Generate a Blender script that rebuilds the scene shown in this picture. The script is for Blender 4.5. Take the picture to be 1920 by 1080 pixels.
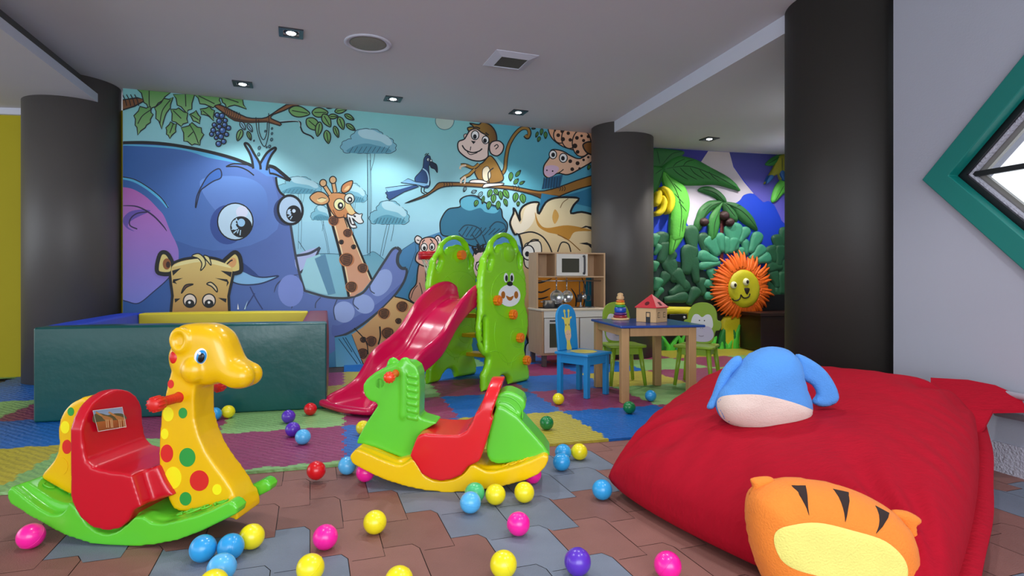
import bpy, bmesh, math, random
import numpy as np
from mathutils import Vector, Matrix, geometry
random.seed(7)
for _o in list(bpy.data.objects):
    bpy.data.objects.remove(_o)
SC = bpy.context.scene
COL = SC.collection

# ------------------------------------------------------------------ camera
H, FPX, CX, CY = 0.78, 1100.0, 960.0, 522.0
cam_d = bpy.data.cameras.new('camera')
cam_d.sensor_width = 36.0
cam_d.lens = 36.0 * FPX / 1920.0
cam_d.shift_y = -(540.0 - CY) / 1920.0
cam_d.clip_start = 0.02
cam = bpy.data.objects.new('camera', cam_d)
COL.objects.link(cam)
cam.location = (0, 0, H)
cam.rotation_euler = (math.pi / 2, 0, 0)
SC.camera = cam

# ------------------------------------------------------------------ world, exposure
SC.view_settings.view_transform = 'Standard'
SC.view_settings.look = 'None'
SC.view_settings.gamma = 1.0
SC.view_settings.use_curve_mapping = False
SC.view_settings.exposure = 0.0
world = bpy.data.worlds.new('daylight')
SC.world = world
world.use_nodes = True
bgn = world.node_tree.nodes['Background']
bgn.inputs['Color'].default_value = (0.86, 0.93, 1.0, 1)
bgn.inputs['Strength'].default_value = 1.9


def area_light(name, loc, rot, sx, sy, power, col):
    l = bpy.data.lights.new(name, 'AREA')
    l.shape = 'RECTANGLE'
    l.size, l.size_y = sx, sy
    l.energy = power
    l.color = col
    o = bpy.data.objects.new(name, l)
    COL.objects.link(o)
    o.location = loc
    o.rotation_euler = rot
    return o


# added soft fill lamps behind the camera and on the left, not real windows
area_light('fill_light_back', (0.7, -2.2, 1.35), (math.radians(84), 0, math.radians(6)), 3.6, 1.8, 105, (0.88, 0.92, 1.0))
area_light('fill_light_left', (-5.9, 1.8, 1.4), (math.radians(90), 0, math.radians(-90)), 3.0, 1.4, 20, (0.85, 0.92, 1.0))


def spot(name, loc, power, col=(1.0, 0.97, 0.92), angle=110, blend=0.6, rad=0.03):
    l = bpy.data.lights.new(name, 'SPOT')
    l.energy = power
    l.color = col
    l.spot_size = math.radians(angle)
    l.spot_blend = blend
    l.shadow_soft_size = rad
    o = bpy.data.objects.new(name, l)
    COL.objects.link(o)
    o.location = loc
    return o


# ------------------------------------------------------------------ helpers
def at(px, py, Y):
    return Vector(((px - CX) / FPX * Y, Y, H + (CY - py) / FPX * Y))


def floor_at(px, py, z=0.0):
    Y = (H - z) * FPX / (py - CY)
    return Vector(((px - CX) / FPX * Y, Y, z))


def lin(c):
    return c / 12.92 if c <= 0.04045 else ((c + 0.055) / 1.055) ** 2.4


def hexc(h, k=1.0):
    h = h.lstrip('#')
    return tuple(min(1.0, lin(int(h[i:i + 2], 16) / 255) * k) for i in (0, 2, 4)) + (1.0,)


class Frame:
    """A local frame standing on the floor: x along, y into depth, z up."""
    def __init__(self, x, y, rot, z=0.0):
        self.o = Vector((x, y, z))
        self.rot = rot
        self.e1 = Vector((math.cos(rot), math.sin(rot), 0))
        self.e2 = Vector((-math.sin(rot), math.cos(rot), 0))

    def px(self, px, py, d=0.0):
        """where the line of sight through a pixel meets the plane y = d, as local (x, z)"""
        r = Vector(((px - CX) / FPX, 1, (CY - py) / FPX))
        c = Vector((0, 0, H))
        p0 = self.o + self.e2 * d
        t = (p0 - c).dot(self.e2) / r.dot(self.e2)
        q = c + r * t - self.o
        return (q.dot(self.e1), q.z)

    def pts(self, pts, d=0.0, sc=1.0, ox=0.0, oy=0.0):
        return [self.px(ox + x / sc, oy + y / sc, d) for x, y in pts]

    def world(self, x, y, z=0.0):
        return self.o + self.e1 * x + self.e2 * y + Vector((0, 0, z))


def thing(name, label, cat, loc=(0, 0, 0), rot=0.0, group=None):
    o = bpy.data.objects.new(name, None)
    COL.objects.link(o)
    o.empty_display_size = 0.1
    o.location = loc
    o.rotation_euler = (0, 0, rot)
    tag(o, label, cat, group)
    return o


def tag(o, label, cat, group=None):
    o['label'] = label
    o['category'] = cat
    if group:
        o['group'] = group
    return o


def obj(name, verts, faces, m, parent=None, smooth=False, loc=None, rot=None, label=None):
    me = bpy.data.meshes.new(name)
    me.from_pydata([tuple(v) for v in verts], [], [tuple(f) for f in faces])
    me.validate()
    me.update()
    return link(name, me, m, parent, smooth, loc, rot, label)


def link(name, me, m, parent=None, smooth=False, loc=None, rot=None, label=None):
    o = bpy.data.objects.new(name, me)
    COL.objects.link(o)
    for x in (m if isinstance(m, (list, tuple)) else [m]):
        me.materials.append(x)
    if smooth:
        for p in me.polygons:
            p.use_smooth = True
    if parent:
        o.parent = parent
    if loc is not None:
        o.location = loc
    if rot is not None:
        o.rotation_euler = rot
    if label:
        o['label'] = label
    return o


def struct(o):
    o['kind'] = 'structure'
    return o


class MB:
    """mesh builder: collects pieces and links them as one mesh"""
    def __init__(self):
        self.v, self.f, self.mi = [], [], []

    def add(self, v, f, mi=0):
        n = len(self.v)
        self.v += [tuple(p) for p in v]
        self.f += [tuple(i + n for i in q) for q in f]
        self.mi += [mi] * len(f)
        return self

    def box(self, x0, x1, y0, y1, z0, z1, mi=0):
        v = [(x, y, z) for z in (z0, z1) for y in (y0, y1) for x in (x0, x1)]
        f = [(0, 2, 3, 1), (4, 5, 7, 6), (0, 1, 5, 4), (2, 6, 7, 3), (0, 4, 6, 2), (1, 3, 7, 5)]
        return self.add(v, f, mi)

    def prism(self, pts, y0, y1, mi=0):
        """polygon in x,z extruded along y"""
        return self.add(*prism_xz(pts, y0, y1), mi=mi)

    def prism_z(self, pts, z0, z1, mi=0):
        v, f = prism_xz(pts, z0, z1)
        v = [(a, c, b) for a, b, c in v]
        f = [tuple(reversed(q)) for q in f]
        return self.add(v, f, mi)

    def tube(self, path, r, seg=10, closed=False, mi=0):
        return self.add(*tube(path, r, seg, closed), mi=mi)

    def ball(self, c, r, seg=16, rings=10, mi=0, M=None):
        v, f = sphere(seg, rings)
        rr = r if isinstance(r, (list, tuple)) else (r, r, r)
        vv = [Vector((x * rr[0], y * rr[1], z * rr[2])) for x, y, z in v]
        if M:
            vv = [M @ p for p in vv]
        return self.add([(p.x + c[0], p.y + c[1], p.z + c[2]) for p in vv], f, mi)

    def lathe(self, prof, c=(0, 0, 0), seg=24, mi=0, M=None):
        v, f = lathe(prof, seg)
        vv = [Vector(p) for p in v]
        if M:
            vv = [M @ p for p in vv]
        return self.add([(p.x + c[0], p.y + c[1], p.z + c[2]) for p in vv], f, mi)

    def build(self, name, m, parent=None, smooth=False, loc=None, rot=None, label=None, bevel=0, seg=3):
        o = obj(name, self.v, self.f, m, parent, smooth, loc, rot, label)
        if isinstance(m, (list, tuple)) and len(m) > 1:
            for p, i in zip(o.data.polygons, self.mi):
                p.material_index = i
        fix_normals(o.data)
        if bevel:
            bev(o, bevel, seg)
        return o


def fix_normals(me):
    bm = bmesh.new()
    bm.from_mesh(me)
    bmesh.ops.recalc_face_normals(bm, faces=bm.faces)
    bm.to_mesh(me)
    bm.free()


def bev(o, w, seg=3, angle=35):
    for p in o.data.polygons:
        p.use_smooth = True
    b = o.modifiers.new('bevel', 'BEVEL')
    b.width = w
    b.segments = seg
    b.limit_method = 'ANGLE'
    b.angle_limit = math.radians(angle)
    b.harden_normals = True
    b.use_clamp_overlap = True
    return o


def mold(o, voxel=0.006, it=6, fac=0.6):
    """fuse the pieces of a moulded plastic or stuffed part and soften its edges"""
    r = o.modifiers.new('remesh', 'REMESH')
    r.mode = 'VOXEL'
    r.voxel_size = voxel
    r.use_smooth_shade = True
    s = o.modifiers.new('smooth', 'SMOOTH')
    s.factor = fac
    s.iterations = it
    return o


def area2(pts):
    return sum(pts[i][0] * pts[(i + 1) % len(pts)][1] - pts[(i + 1) % len(pts)][0] * pts[i][1] for i in range(len(pts)))


def prism_xz(pts, y0, y1):
    pts = [tuple(p) for p in pts]
    if area2(pts) < 0:
        pts = pts[::-1]
    n = len(pts)
    v = [(x, y0, z) for x, z in pts] + [(x, y1, z) for x, z in pts]
    f = [tuple(range(n)), tuple(range(2 * n - 1, n - 1, -1))]
    for i in range(n):
        j = (i + 1) % n
        f.append((i, i + n, j + n, j))
    return v, f


def sphere(seg=16, rings=10):
    v = [(0, 0, 1)]
    for i in range(1, rings):
        t = math.pi * i / rings
        for j in range(seg):
            a = 2 * math.pi * j / seg
            v.append((math.sin(t) * math.cos(a), math.sin(t) * math.sin(a), math.cos(t)))
    v.append((0, 0, -1))
    f = [(0, 1 + j, 1 + (j + 1) % seg) for j in range(seg)]
    for i in range(rings - 2):
        for j in range(seg):
            a, b = 1 + i * seg + j, 1 + i * seg + (j + 1) % seg
            f.append((a, a + seg, b + seg, b))
    l = len(v) - 1
    b0 = 1 + (rings - 2) * seg
    f += [(l, b0 + (j + 1) % seg, b0 + j) for j in range(seg)]
    return v, f


def lathe(prof, seg=24):
    v, f = [], []
    for r, z in prof:
        for j in range(seg):
            a = 2 * math.pi * j / seg
            v.append((r * math.cos(a), r * math.sin(a), z))
    for i in range(len(prof) - 1):
        for j in range(seg):
            a, b = i * seg + j, i * seg + (j + 1) % seg
            f.append((a, b, b + seg, a + seg))
    if prof[0][0] > 1e-6:
        f.append(tuple(range(seg - 1, -1, -1)))
    if prof[-1][0] > 1e-6:
        n = (len(prof) - 1) * seg
        f.append(tuple(range(n, n + seg)))
    return v, f


def tube(path, r, seg=10, closed=False):
    P = [Vector(p) for p in path]
    n = len(P)
    R = r if isinstance(r, (list, tuple)) else [r] * n
    v, f = [], []
    up = None
    for i in range(n):
        if closed:
            t = P[(i + 1) % n] - P[i - 1]
        else:
            t = P[min(i + 1, n - 1)] - P[max(i - 1, 0)]
        t.normalize()
        if up is None:
            up = Vector((0, 0, 1)) if abs(t.z) < 0.9 else Vector((1, 0, 0))
        a = t.cross(up)
        a.normalize()
        b = a.cross(t)
        up = b
        for j in range(seg):
            w = 2 * math.pi * j / seg
            v.append(P[i] + (a * math.cos(w) + b * math.sin(w)) * R[i])
    m = n if closed else n - 1
    for i in range(m):
        for j in range(seg):
            k = (i + 1) % n
            f.append((i * seg + j, i * seg + (j + 1) % seg, k * seg + (j + 1) % seg, k * seg + j))
    if not closed:
        f.append(tuple(range(seg - 1, -1, -1)))
        f.append(tuple(range((n - 1) * seg, n * seg)))
    return v, f


def cr(pts, n=6, closed=True):
    """Catmull-Rom smoothing of a 2-D or 3-D point list"""
    P = [np.array(p, float) for p in pts]
    m = len(P)
    out = []
    for i in range(m if closed else m - 1):
        if closed:
            a, b, c, d = P[i - 1], P[i], P[(i + 1) % m], P[(i + 2) % m]
        else:
            a, b, c, d = P[max(i - 1, 0)], P[i], P[i + 1], P[min(i + 2, m - 1)]
        for k in range(n):
            t = k / n
            out.append(tuple(0.5 * ((2 * b) + (c - a) * t + (2 * a - 5 * b + 4 * c - d) * t * t + (3 * b - a - 3 * c + d) * t ** 3)))
    if not closed:
        out.append(tuple(P[-1]))
    return out


def ell(cx, cy, rx, ry=None, rot=0, n=28):
    ry = rx if ry is None else ry
    c, s = math.cos(math.radians(rot)), math.sin(math.radians(rot))
    return [(cx + rx * math.cos(a) * c - ry * math.sin(a) * s, cy + rx * math.cos(a) * s + ry * math.sin(a) * c)
            for a in [2 * math.pi * k / n for k in range(n)]]


def inside(poly, X, Y):
    X = np.asarray(X); Y = np.asarray(Y)
    r = np.zeros(X.shape, bool)
    n = len(poly)
    for i in range(n):
        x1, y1 = poly[i][0], poly[i][1]
        x2, y2 = poly[(i + 1) % n][0], poly[(i + 1) % n][1]
        if y1 == y2:
            continue
        c = ((y1 > Y) != (y2 > Y)) & (X < (x2 - x1) * (Y - y1) / (y2 - y1) + x1)
        r ^= c
    return r


def edge_dist(loops, X, Y):
    D = np.full(X.shape, 1e9)
    for poly in loops:
        n = len(poly)
        for i in range(n):
            x1, y1 = poly[i]
            x2, y2 = poly[(i + 1) % n]
            dx, dy = x2 - x1, y2 - y1
            L = dx * dx + dy * dy
            if L < 1e-14:
                continue
            t = np.clip(((X - x1) * dx + (Y - y1) * dy) / L, 0, 1)
            D = np.minimum(D, np.hypot(X - x1 - t * dx, Y - y1 - t * dy))
    return D


def puff(outline, T, R, step=0.01, holes=(), back=True, hfun=None, flat=0.0):
    """rounded, cushion-like solid from an outline in (x, z): thickness grows from the rim
    over the distance R to the half thickness T. Returns verts, faces (front at -y)."""
    loops = [[tuple(map(float, p)) for p in outline]] + [[tuple(map(float, p)) for p in h] for h in holes]
    xs = [p[0] for p in loops[0]]
    zs = [p[1] for p in loops[0]]
    gx = np.arange(min(xs), max(xs), step)
    gz = np.arange(min(zs), max(zs), step)
    GX, GZ = np.meshgrid(gx, gz)
    GX = GX + (np.arange(GX.shape[0])[:, None] % 2) * step * 0.5
    GX, GZ = GX.ravel(), GZ.ravel()
    m = inside(loops[0], GX, GZ)
    for h in loops[1:]:
        m &= ~inside(h, GX, GZ)
    GX, GZ = GX[m], GZ[m]
    # extra rings close to the rim keep the rounding even
    D = edge_dist(loops, GX, GZ)
    k = D > step * 0.4
    GX, GZ = GX[k], GZ[k]
    pts, edges = [], []
    for lp in loops:
        n0 = len(pts)
        pts += lp
        edges += [(n0 + i, n0 + (i + 1) % len(lp)) for i in range(len(lp))]
    nb = len(pts)
    pts += list(zip(GX.tolist(), GZ.tolist()))
    r = geometry.delaunay_2d_cdt([Vector(p) for p in pts], edges, [], 0, 1e-6)
    P = np.array([[q.x, q.y] for q in r[0]])
    F = []
    if len(r[2]):
        T3 = [tuple(t) for t in r[2]]
        C = np.array([P[list(t)].mean(0) for t in T3])
        mm = inside(loops[0], C[:, 0], C[:, 1])
        for h in loops[1:]:
            mm &= ~inside(h, C[:, 0], C[:, 1])
        F = [t for t, q in zip(T3, mm) if q]
    d = edge_dist(loops, P[:, 0], P[:, 1])
    t = np.clip(d / R, 0, 1)
    hgt = flat + (T - flat) * np.sqrt(np.clip(1 - (1 - t) ** 2, 0, 1))
    if hfun:
        hgt = hgt * hfun(P[:, 0], P[:, 1])
    rim = d < 1e-7
    V = [(float(x), -float(hh), float(z)) for (x, z), hh in zip(P, hgt)]
    faces = []
    for t3 in F:
        a, b, c = t3
        # front must face -y
        ar = (P[b][0] - P[a][0]) * (P[c][1] - P[a][1]) - (P[c][0] - P[a][0]) * (P[b][1] - P[a][1])
        faces.append((a, b, c) if ar > 0 else (a, c, b))
    if not back:
        return V, faces
    n = len(V)
    if flat > 0:
        V += [(x, -y, z) for x, y, z in V]
        faces2 = [(a + n, c + n, b + n) for a, b, c in faces]
        cnt = {}
        for f in faces:
            for i in range(3):
                e = (f[i], f[(i + 1) % 3])
                cnt[e] = 1
        side = [(b, a, a + n, b + n) for (a, b) in cnt if (b, a) not in cnt]
        return V, faces + faces2 + side
    mp = {}
    for i in range(n):
        if rim[i]:
            mp[i] = i
        else:
            mp[i] = len(V)
            V.append((V[i][0], -V[i][1], V[i][2]))
    return V, faces + [(mp[a], mp[c], mp[b]) for a, b, c in faces]


# ------------------------------------------------------------------ materials
def new_mat(name):
    m = bpy.data.materials.new(name)
    m.use_nodes = True
    return m, m.node_tree.nodes, m.node_tree.links, m.node_tree.nodes['Principled BSDF']


def mat(name, col, rough=0.5, metal=0.0, noise=0.0, nscale=8.0, bump=0.0, bscale=60.0, coat=0.0, spec=0.5, sheen=0.0, k=1.0,
        trans=0.0, sub=0.0, stretch=None):
    m, N, L, b = new_mat(name)
    c = hexc(col, k) if isinstance(col, str) else tuple(col) + (1.0,) * (4 - len(col))
    b.inputs['Base Color'].default_value = c
    b.inputs['Roughness'].default_value = rough
    b.inputs['Metallic'].default_value = metal
    b.inputs['Specular IOR Level'].default_value = spec
    if coat:
        b.inputs['Coat Weight'].default_value = coat
        b.inputs['Coat Roughness'].default_value = 0.12
    if sheen:
        b.inputs['Sheen Weight'].default_value = sheen
    if trans:
        b.inputs['Transmission Weight'].default_value = trans
    tc = N.new('ShaderNodeTexCoord')
    src = tc.outputs['Object']
    if stretch:
        mp = N.new('ShaderNodeMapping')
        mp.inputs['Scale'].default_value = stretch
        L.new(src, mp.inputs['Vector'])
        src = mp.outputs['Vector']
    if noise:
        n = N.new('ShaderNodeTexNoise')
        n.inputs['Scale'].default_value = nscale
        n.inputs['Detail'].default_value = 6
        L.new(src, n.inputs['Vector'])
        mx = N.new('ShaderNodeMix')
        mx.data_type = 'RGBA'
        mx.inputs['A'].default_value = tuple(x * (1 - noise) for x in c[:3]) + (1,)
        mx.inputs['B'].default_value = tuple(min(1, x * (1 + noise)) for x in c[:3]) + (1,)
        L.new(n.outputs['Fac'], mx.inputs['Factor'])
        L.new(mx.outputs['Result'], b.inputs['Base Color'])
    if bump:
        n2 = N.new('ShaderNodeTexNoise')
        n2.inputs['Scale'].default_value = bscale
        n2.inputs['Detail'].default_value = 4
        L.new(src, n2.inputs['Vector'])
        bp = N.new('ShaderNodeBump')
        bp.inputs['Strength'].default_value = bump
        bp.inputs['Distance'].default_value = 0.01
        L.new(n2.outputs['Fac'], bp.inputs['Height'])
        L.new(bp.outputs['Normal'], b.inputs['Normal'])
    return m


def glow(name, col, strength):
    m, N, L, b = new_mat(name)
    b.inputs['Base Color'].default_value = hexc(col)
    b.inputs['Emission Color'].default_value = hexc(col)
    b.inputs['Emission Strength'].default_value = strength
    return m


def print_mat(name, rough=0.55, bump=0.0):
    """printed or painted picture: colour comes from the mesh colour attribute"""
    m, N, L, b = new_mat(name)
    a = N.new('ShaderNodeVertexColor')
    a.layer_name = 'Col'
    b.inputs['Roughness'].default_value = rough
    tc = N.new('ShaderNodeTexCoord')
    n = N.new('ShaderNodeTexNoise')
    n.inputs['Scale'].default_value = 3.0
    n.inputs['Detail'].default_value = 5
    L.new(tc.outputs['Object'], n.inputs['Vector'])
    mr = N.new('ShaderNodeMapRange')
    mr.inputs['To Min'].default_value = 0.9
    mr.inputs['To Max'].default_value = 1.08
    L.new(n.outputs['Fac'], mr.inputs['Value'])
    vm = N.new('ShaderNodeVectorMath')
    vm.operation = 'SCALE'
    L.new(a.outputs['Color'], vm.inputs[0])
    L.new(mr.outputs['Result'], vm.inputs['Scale'])
    L.new(vm.outputs['Vector'], b.inputs['Base Color'])
    return m


M = {}
# ------------------------------------------------------------------ room shell
WALL_A = 20.3
WR = math.radians(WALL_A)
WF = Frame(-3.057, 4.607, WR)                 # mural wall
M['ceil'] = mat('ceiling_paint', '#cfccd2', 0.9, noise=0.05, nscale=1.2, bump=0.05, bscale=90)
M['ceil_side'] = mat('soffit_paint', '#c9cbd8', 0.85, noise=0.03)
M['white'] = mat('white_wall_paint', '#a4a7b3', 0.85, noise=0.04, nscale=2.5, bump=0.08, bscale=120)
M['yellow_wall'] = mat('yellow_wall_paint', '#a89b00', 0.8, noise=0.08, nscale=2)
M['pillar_dark'] = mat('pillar_dark_tone', '#292622', 0.6, noise=0.07, nscale=3, bump=0.05, bscale=40)  # near pillar gets a darker tone than the other two
M['pillar'] = mat('pillar_paint', '#524e4c', 0.5, noise=0.07, nscale=3, bump=0.05, bscale=40)
M['teal'] = mat('teal_frame_paint', '#08736a', 0.4, noise=0.04)
M['black'] = mat('black_rubber', '#0b0d12', 0.4)
M['alu'] = mat('brushed_aluminium', '#8d8a86', 0.35, metal=0.7, noise=0.1, nscale=20)
M['plaster'] = mat('rough_plaster', '#b9b9c6', 0.95, noise=0.05, nscale=10, bump=0.9, bscale=110)

ZC, ZL, ZR = 2.275, 2.10, 2.17
b = MB()
b.prism_z([(-7, -2.6), (3.6, -2.6), (2.10, 2.84), (2.2, 3.4), (3.5, 7.2), (-7, 7.2)], ZC, ZC + 0.12)
struct(b.build('ceiling', M['ceil']))
# lowered ceiling on the left, with a set-back dark slot above its white lip
def left_x(Y): return -2.70 - 0.3084 * (Y - 3.09)
b = MB()
b.prism_z([(left_x(-2.6), -2.6), (left_x(4.9), 4.9), (-7, 4.9), (-7, -2.6)], ZL, ZL + 0.062)
o = b.build('ceiling_left_soffit', [M['ceil'], M['ceil_side']])
for p in o.data.polygons:
    if abs(p.normal.z) < 0.5:
        p.material_index = 1
struct(o); o.name = 'trim_1'
b = MB()
b.prism_z([(left_x(-2.6) - 0.09, -2.6), (left_x(4.9) - 0.09, 4.9), (-7, 4.9), (-7, -2.6)], ZL + 0.062, ZC)
struct(b.build('trim_2', M['pillar']))  # shade of the slot put into the colour by reusing the dark pillar tone
def right_x(Y): return 1.547 - 0.2547 * (Y - 3.331)
b = MB()
b.prism_z([(right_x(3.25), 3.25), (right_x(7.2), 7.2), (3.5, 7.2), (2.2, 3.4), (2.12, 3.25)], ZR, ZC)
o = b.build('trim_3', [M['ceil'], M['ceil_side']])
for p in o.data.polygons:
    if abs(p.normal.z) < 0.5:
        p.material_index = 1
struct(o)

# back wall with the printed mural stands on WF; yellow wall left, relief wall right
b = MB(); b.box(0, 4.62, 0.0, 0.15, 0, ZC)
struct(b.build('wall_back', M['white'], loc=WF.o, rot=(0, 0, WR)))
RWF = Frame(1.512, 6.246, math.atan2(6.622 - 6.246, 3.106 - 1.512))
M['relief_sky'] = mat('painted_night_blue', '#1c39c8', 0.8, noise=0.12, nscale=4)
b = MB(); b.box(-0.55, 3.3, 0.0, 0.15, 0, ZR + 0.05)
struct(b.build('wall_right', M['relief_sky'], loc=RWF.o, rot=(0, 0, RWF.rot)))
YF = Frame(-3.25, 4.66, math.radians(8))
b = MB(); b.box(-3.6, 0.2, 0.0, 0.15, 0, ZL + 0.02)
struct(b.build('wall_left', M['yellow_wall'], loc=YF.o, rot=(0, 0, YF.rot)))
b = MB(); b.box(-3.6, 0.0, -0.03, 0.0, ZL - 0.05, ZL)
struct(b.build('trim_4', M['ceil_side'], loc=YF.o, rot=(0, 0, YF.rot)))
b = MB(); b.prism_z([(2.12, 3.3), (2.24, 3.3), (3.5, 6.9), (3.3, 6.9)], 0, ZC)
struct(b.build('wall_far_right', M['white']))

# pillars
def pillar(name, x, y, r, z1, label, m='pillar'):
    v, f = lathe([(r, 0.0), (r, z1)], 72)
    o = obj(name, v, f, M[m], smooth=True, loc=(x, y, 0))
    fix_normals(o.data)
    for p in o.data.polygons:
        p.use_smooth = len(p.vertices) == 4
    tag(o, label, 'pillar')
    return o
pillar('pillar', -3.384, 4.524, 0.31, ZC, 'dark grey round pillar beside the yellow wall behind the ball pit')
pillar('pillar', 1.10, 5.86, 0.305, ZC, 'dark grey round pillar between the printed mural and the lion relief')
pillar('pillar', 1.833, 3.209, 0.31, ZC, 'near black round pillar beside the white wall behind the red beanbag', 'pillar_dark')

# white right-hand wall with the diamond window
NF = Frame(1.843, 2.835, math.atan2(-0.9626, 0.271))   # x runs towards the camera, y outwards
R_OUT, R_IN, SC0, ZC0 = 0.62, 0.497, 0.163 + 0.62, 1.229
def diamond(r): return [(SC0 - r, ZC0), (SC0, ZC0 - r), (SC0 + r, ZC0), (SC0, ZC0 + r)]
def ring_prism(outer, inner, y0, y1):
    b = MB()
    n = len(outer)
    v = [(x, y, z) for y in (y0, y1) for ring in (outer, inner) for x, z in ring]
    def I(layer, ring, k): return layer * 2 * n + ring * n + k % n
    f = []
    for k in range(n):
        f.append((I(0, 0, k), I(0, 0, k + 1), I(0, 1, k + 1), I(0, 1, k)))
        f.append((I(1, 0, k), I(1, 1, k), I(1, 1, k + 1), I(1, 0, k + 1)))
        f.append((I(0, 0, k), I(1, 0, k), I(1, 0, k + 1), I(0, 0, k + 1)))
        f.append((I(0, 1, k), I(0, 1, k + 1), I(1, 1, k + 1), I(1, 1, k)))
    return v, f
WLEN = 5.2
# wall sheet around the diamond: four blocks of quads
b = MB()
outer = [(0, ZC0), (0, 0), (SC0, 0), (2 * SC0, 0), (2 * SC0, ZC0), (2 * SC0, ZC), (SC0, ZC), (0, ZC)]
d = diamond(R_IN + 0.03)
m2 = lambda a, c: ((a[0] + c[0]) / 2, (a[1] + c[1]) / 2)
inner = [d[0], m2(d[0], d[1]), d[1], m2(d[1], d[2]), d[2], m2(d[2], d[3]), d[3], m2(d[3], d[0])]
b.add(*ring_prism(outer, inner, 0.0, 0.26))
b.box(2 * SC0, WLEN, 0.0, 0.26, 0, ZC)
struct(b.build('wall_right_near', M['white'], loc=NF.o, rot=(0, 0, NF.rot))).name = 'wall_near_right'
w1 = thing('window_1', '', 'window', NF.o, NF.rot)
del w1['label']; del w1['category']; w1['kind'] = 'structure'
b = MB(); b.add(*ring_prism(diamond(R_OUT), diamond(R_IN), -0.022, 0.035)); b.build('window_frame', M['teal'], w1, bevel=0.004)
b = MB(); b.add(*ring_prism(diamond(R_IN + 0.02), diamond(R_IN - 0.034), 0.036, 0.050)); b.build('gasket', M['black'], w1)
b = MB(); b.add(*ring_prism(diamond(R_IN + 0.02), diamond(R_IN - 0.046), 0.051, 0.075)); b.build('window_reveal', M['plaster'], w1)
b = MB(); b.add(*ring_prism(diamond(R_IN + 0.02), diamond(R_IN - 0.078), 0.076, 0.095)); b.build('sash', M['alu'], w1)
b = MB(); b.box(SC0 - R_IN + 0.02, SC0 + R_IN - 0.02, 0.055, 0.075, ZC0 - 0.011, ZC0 + 0.011); b.build('mullion', M['black'], w1, bevel=0.002)
M['glass'], _N, _L, _b = new_mat('window_glass')
_b.inputs['Transmission Weight'].default_value = 1.0
_b.inputs['Roughness'].default_value = 0.02
_b.inputs['IOR'].default_value = 1.02
b = MB(); b.prism(diamond(R_IN - 0.07), 0.083, 0.087); b.build('pane', M['glass'], w1)
# white pipe rail along the plastered base of the near wall
b = MB()
for z, y in ((0.325, -0.05), (0.245, -0.05)):
    b.tube([(0.5, y, z), (1.4, y, z), (3.0, y, z)], 0.014, 12)
for s in (0.62, 1.9):
    b.tube([(s, -0.05, 0.325), (s, -0.05, 0.245)], 0.010, 10)
    b.tube([(s, -0.05, 0.285), (s, 0.002, 0.285)], 0.010, 10)
tag(b.build('pipe_rail', M['ceil_side'], None, True, NF.o, (0, 0, NF.rot)), 'white double pipe rail low on the white wall behind the beanbag corner', 'rail')
b = MB(); b.box(0.25, WLEN, -0.012, 0.0, 0.0, 0.12)
struct(b.build('baseboard_right', M['plaster'], loc=NF.o, rot=(0, 0, NF.rot)))

# ------------------------------------------------------------------ floor of interlocking rubber tiles
TA = math.radians(19); TW, TR = 0.2, 0.232
tu = Vector((math.cos(TA), math.sin(TA))); tv = Vector((-math.sin(TA), math.cos(TA)))
GREY = [
    [(628, 890), (640, 884), (1000, 850), (1048, 905), (985, 945), (1017, 983), (1063, 968), (1132, 1030), (1173, 1012), (1223, 1050), (1290, 1120),
     (900, 1120), (880, 1072), (840, 998), (785, 1015), (760, 957), (702, 960), (694, 920), (643, 930)],
    [(1030, 850), (1140, 835), (1135, 925), (1113, 922), (1077, 893), (1010, 905)],
    [(238, 1028), (300, 1010), (400, 985), (522, 978), (515, 1050), (545, 1035), (582, 1033), (640, 1120), (180, 1120)],
    [(1825, 885), (1990, 900), (1990, 990), (1920, 968), (1840, 945), (1810, 930)],
    [(1790, 1030), (1890, 1048), (1990, 1060), (1990, 1150), (1780, 1150)],
    [(150, 990), (170, 990), (200, 1010), (170, 1020)],
]
def px_of(X, Y):
    return CX + FPX * X / Y, CY + FPX * H / Y
def bound(row, u):
    """height offset of the joint below row: zigzag with one slanted and one upright flank"""
    a = 0.026
    s = (u / TW - 0.5 * (row % 2)) % 1.0
    if s < 0.42: return a
    if s < 0.55: return a - 2 * a * (s - 0.42) / 0.13
    return -a
tv_, tf_, tc_ = [], [], []
rnd = random.Random(3)
gap = 0.0012
u0, v0 = 0.10, 0.075
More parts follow.
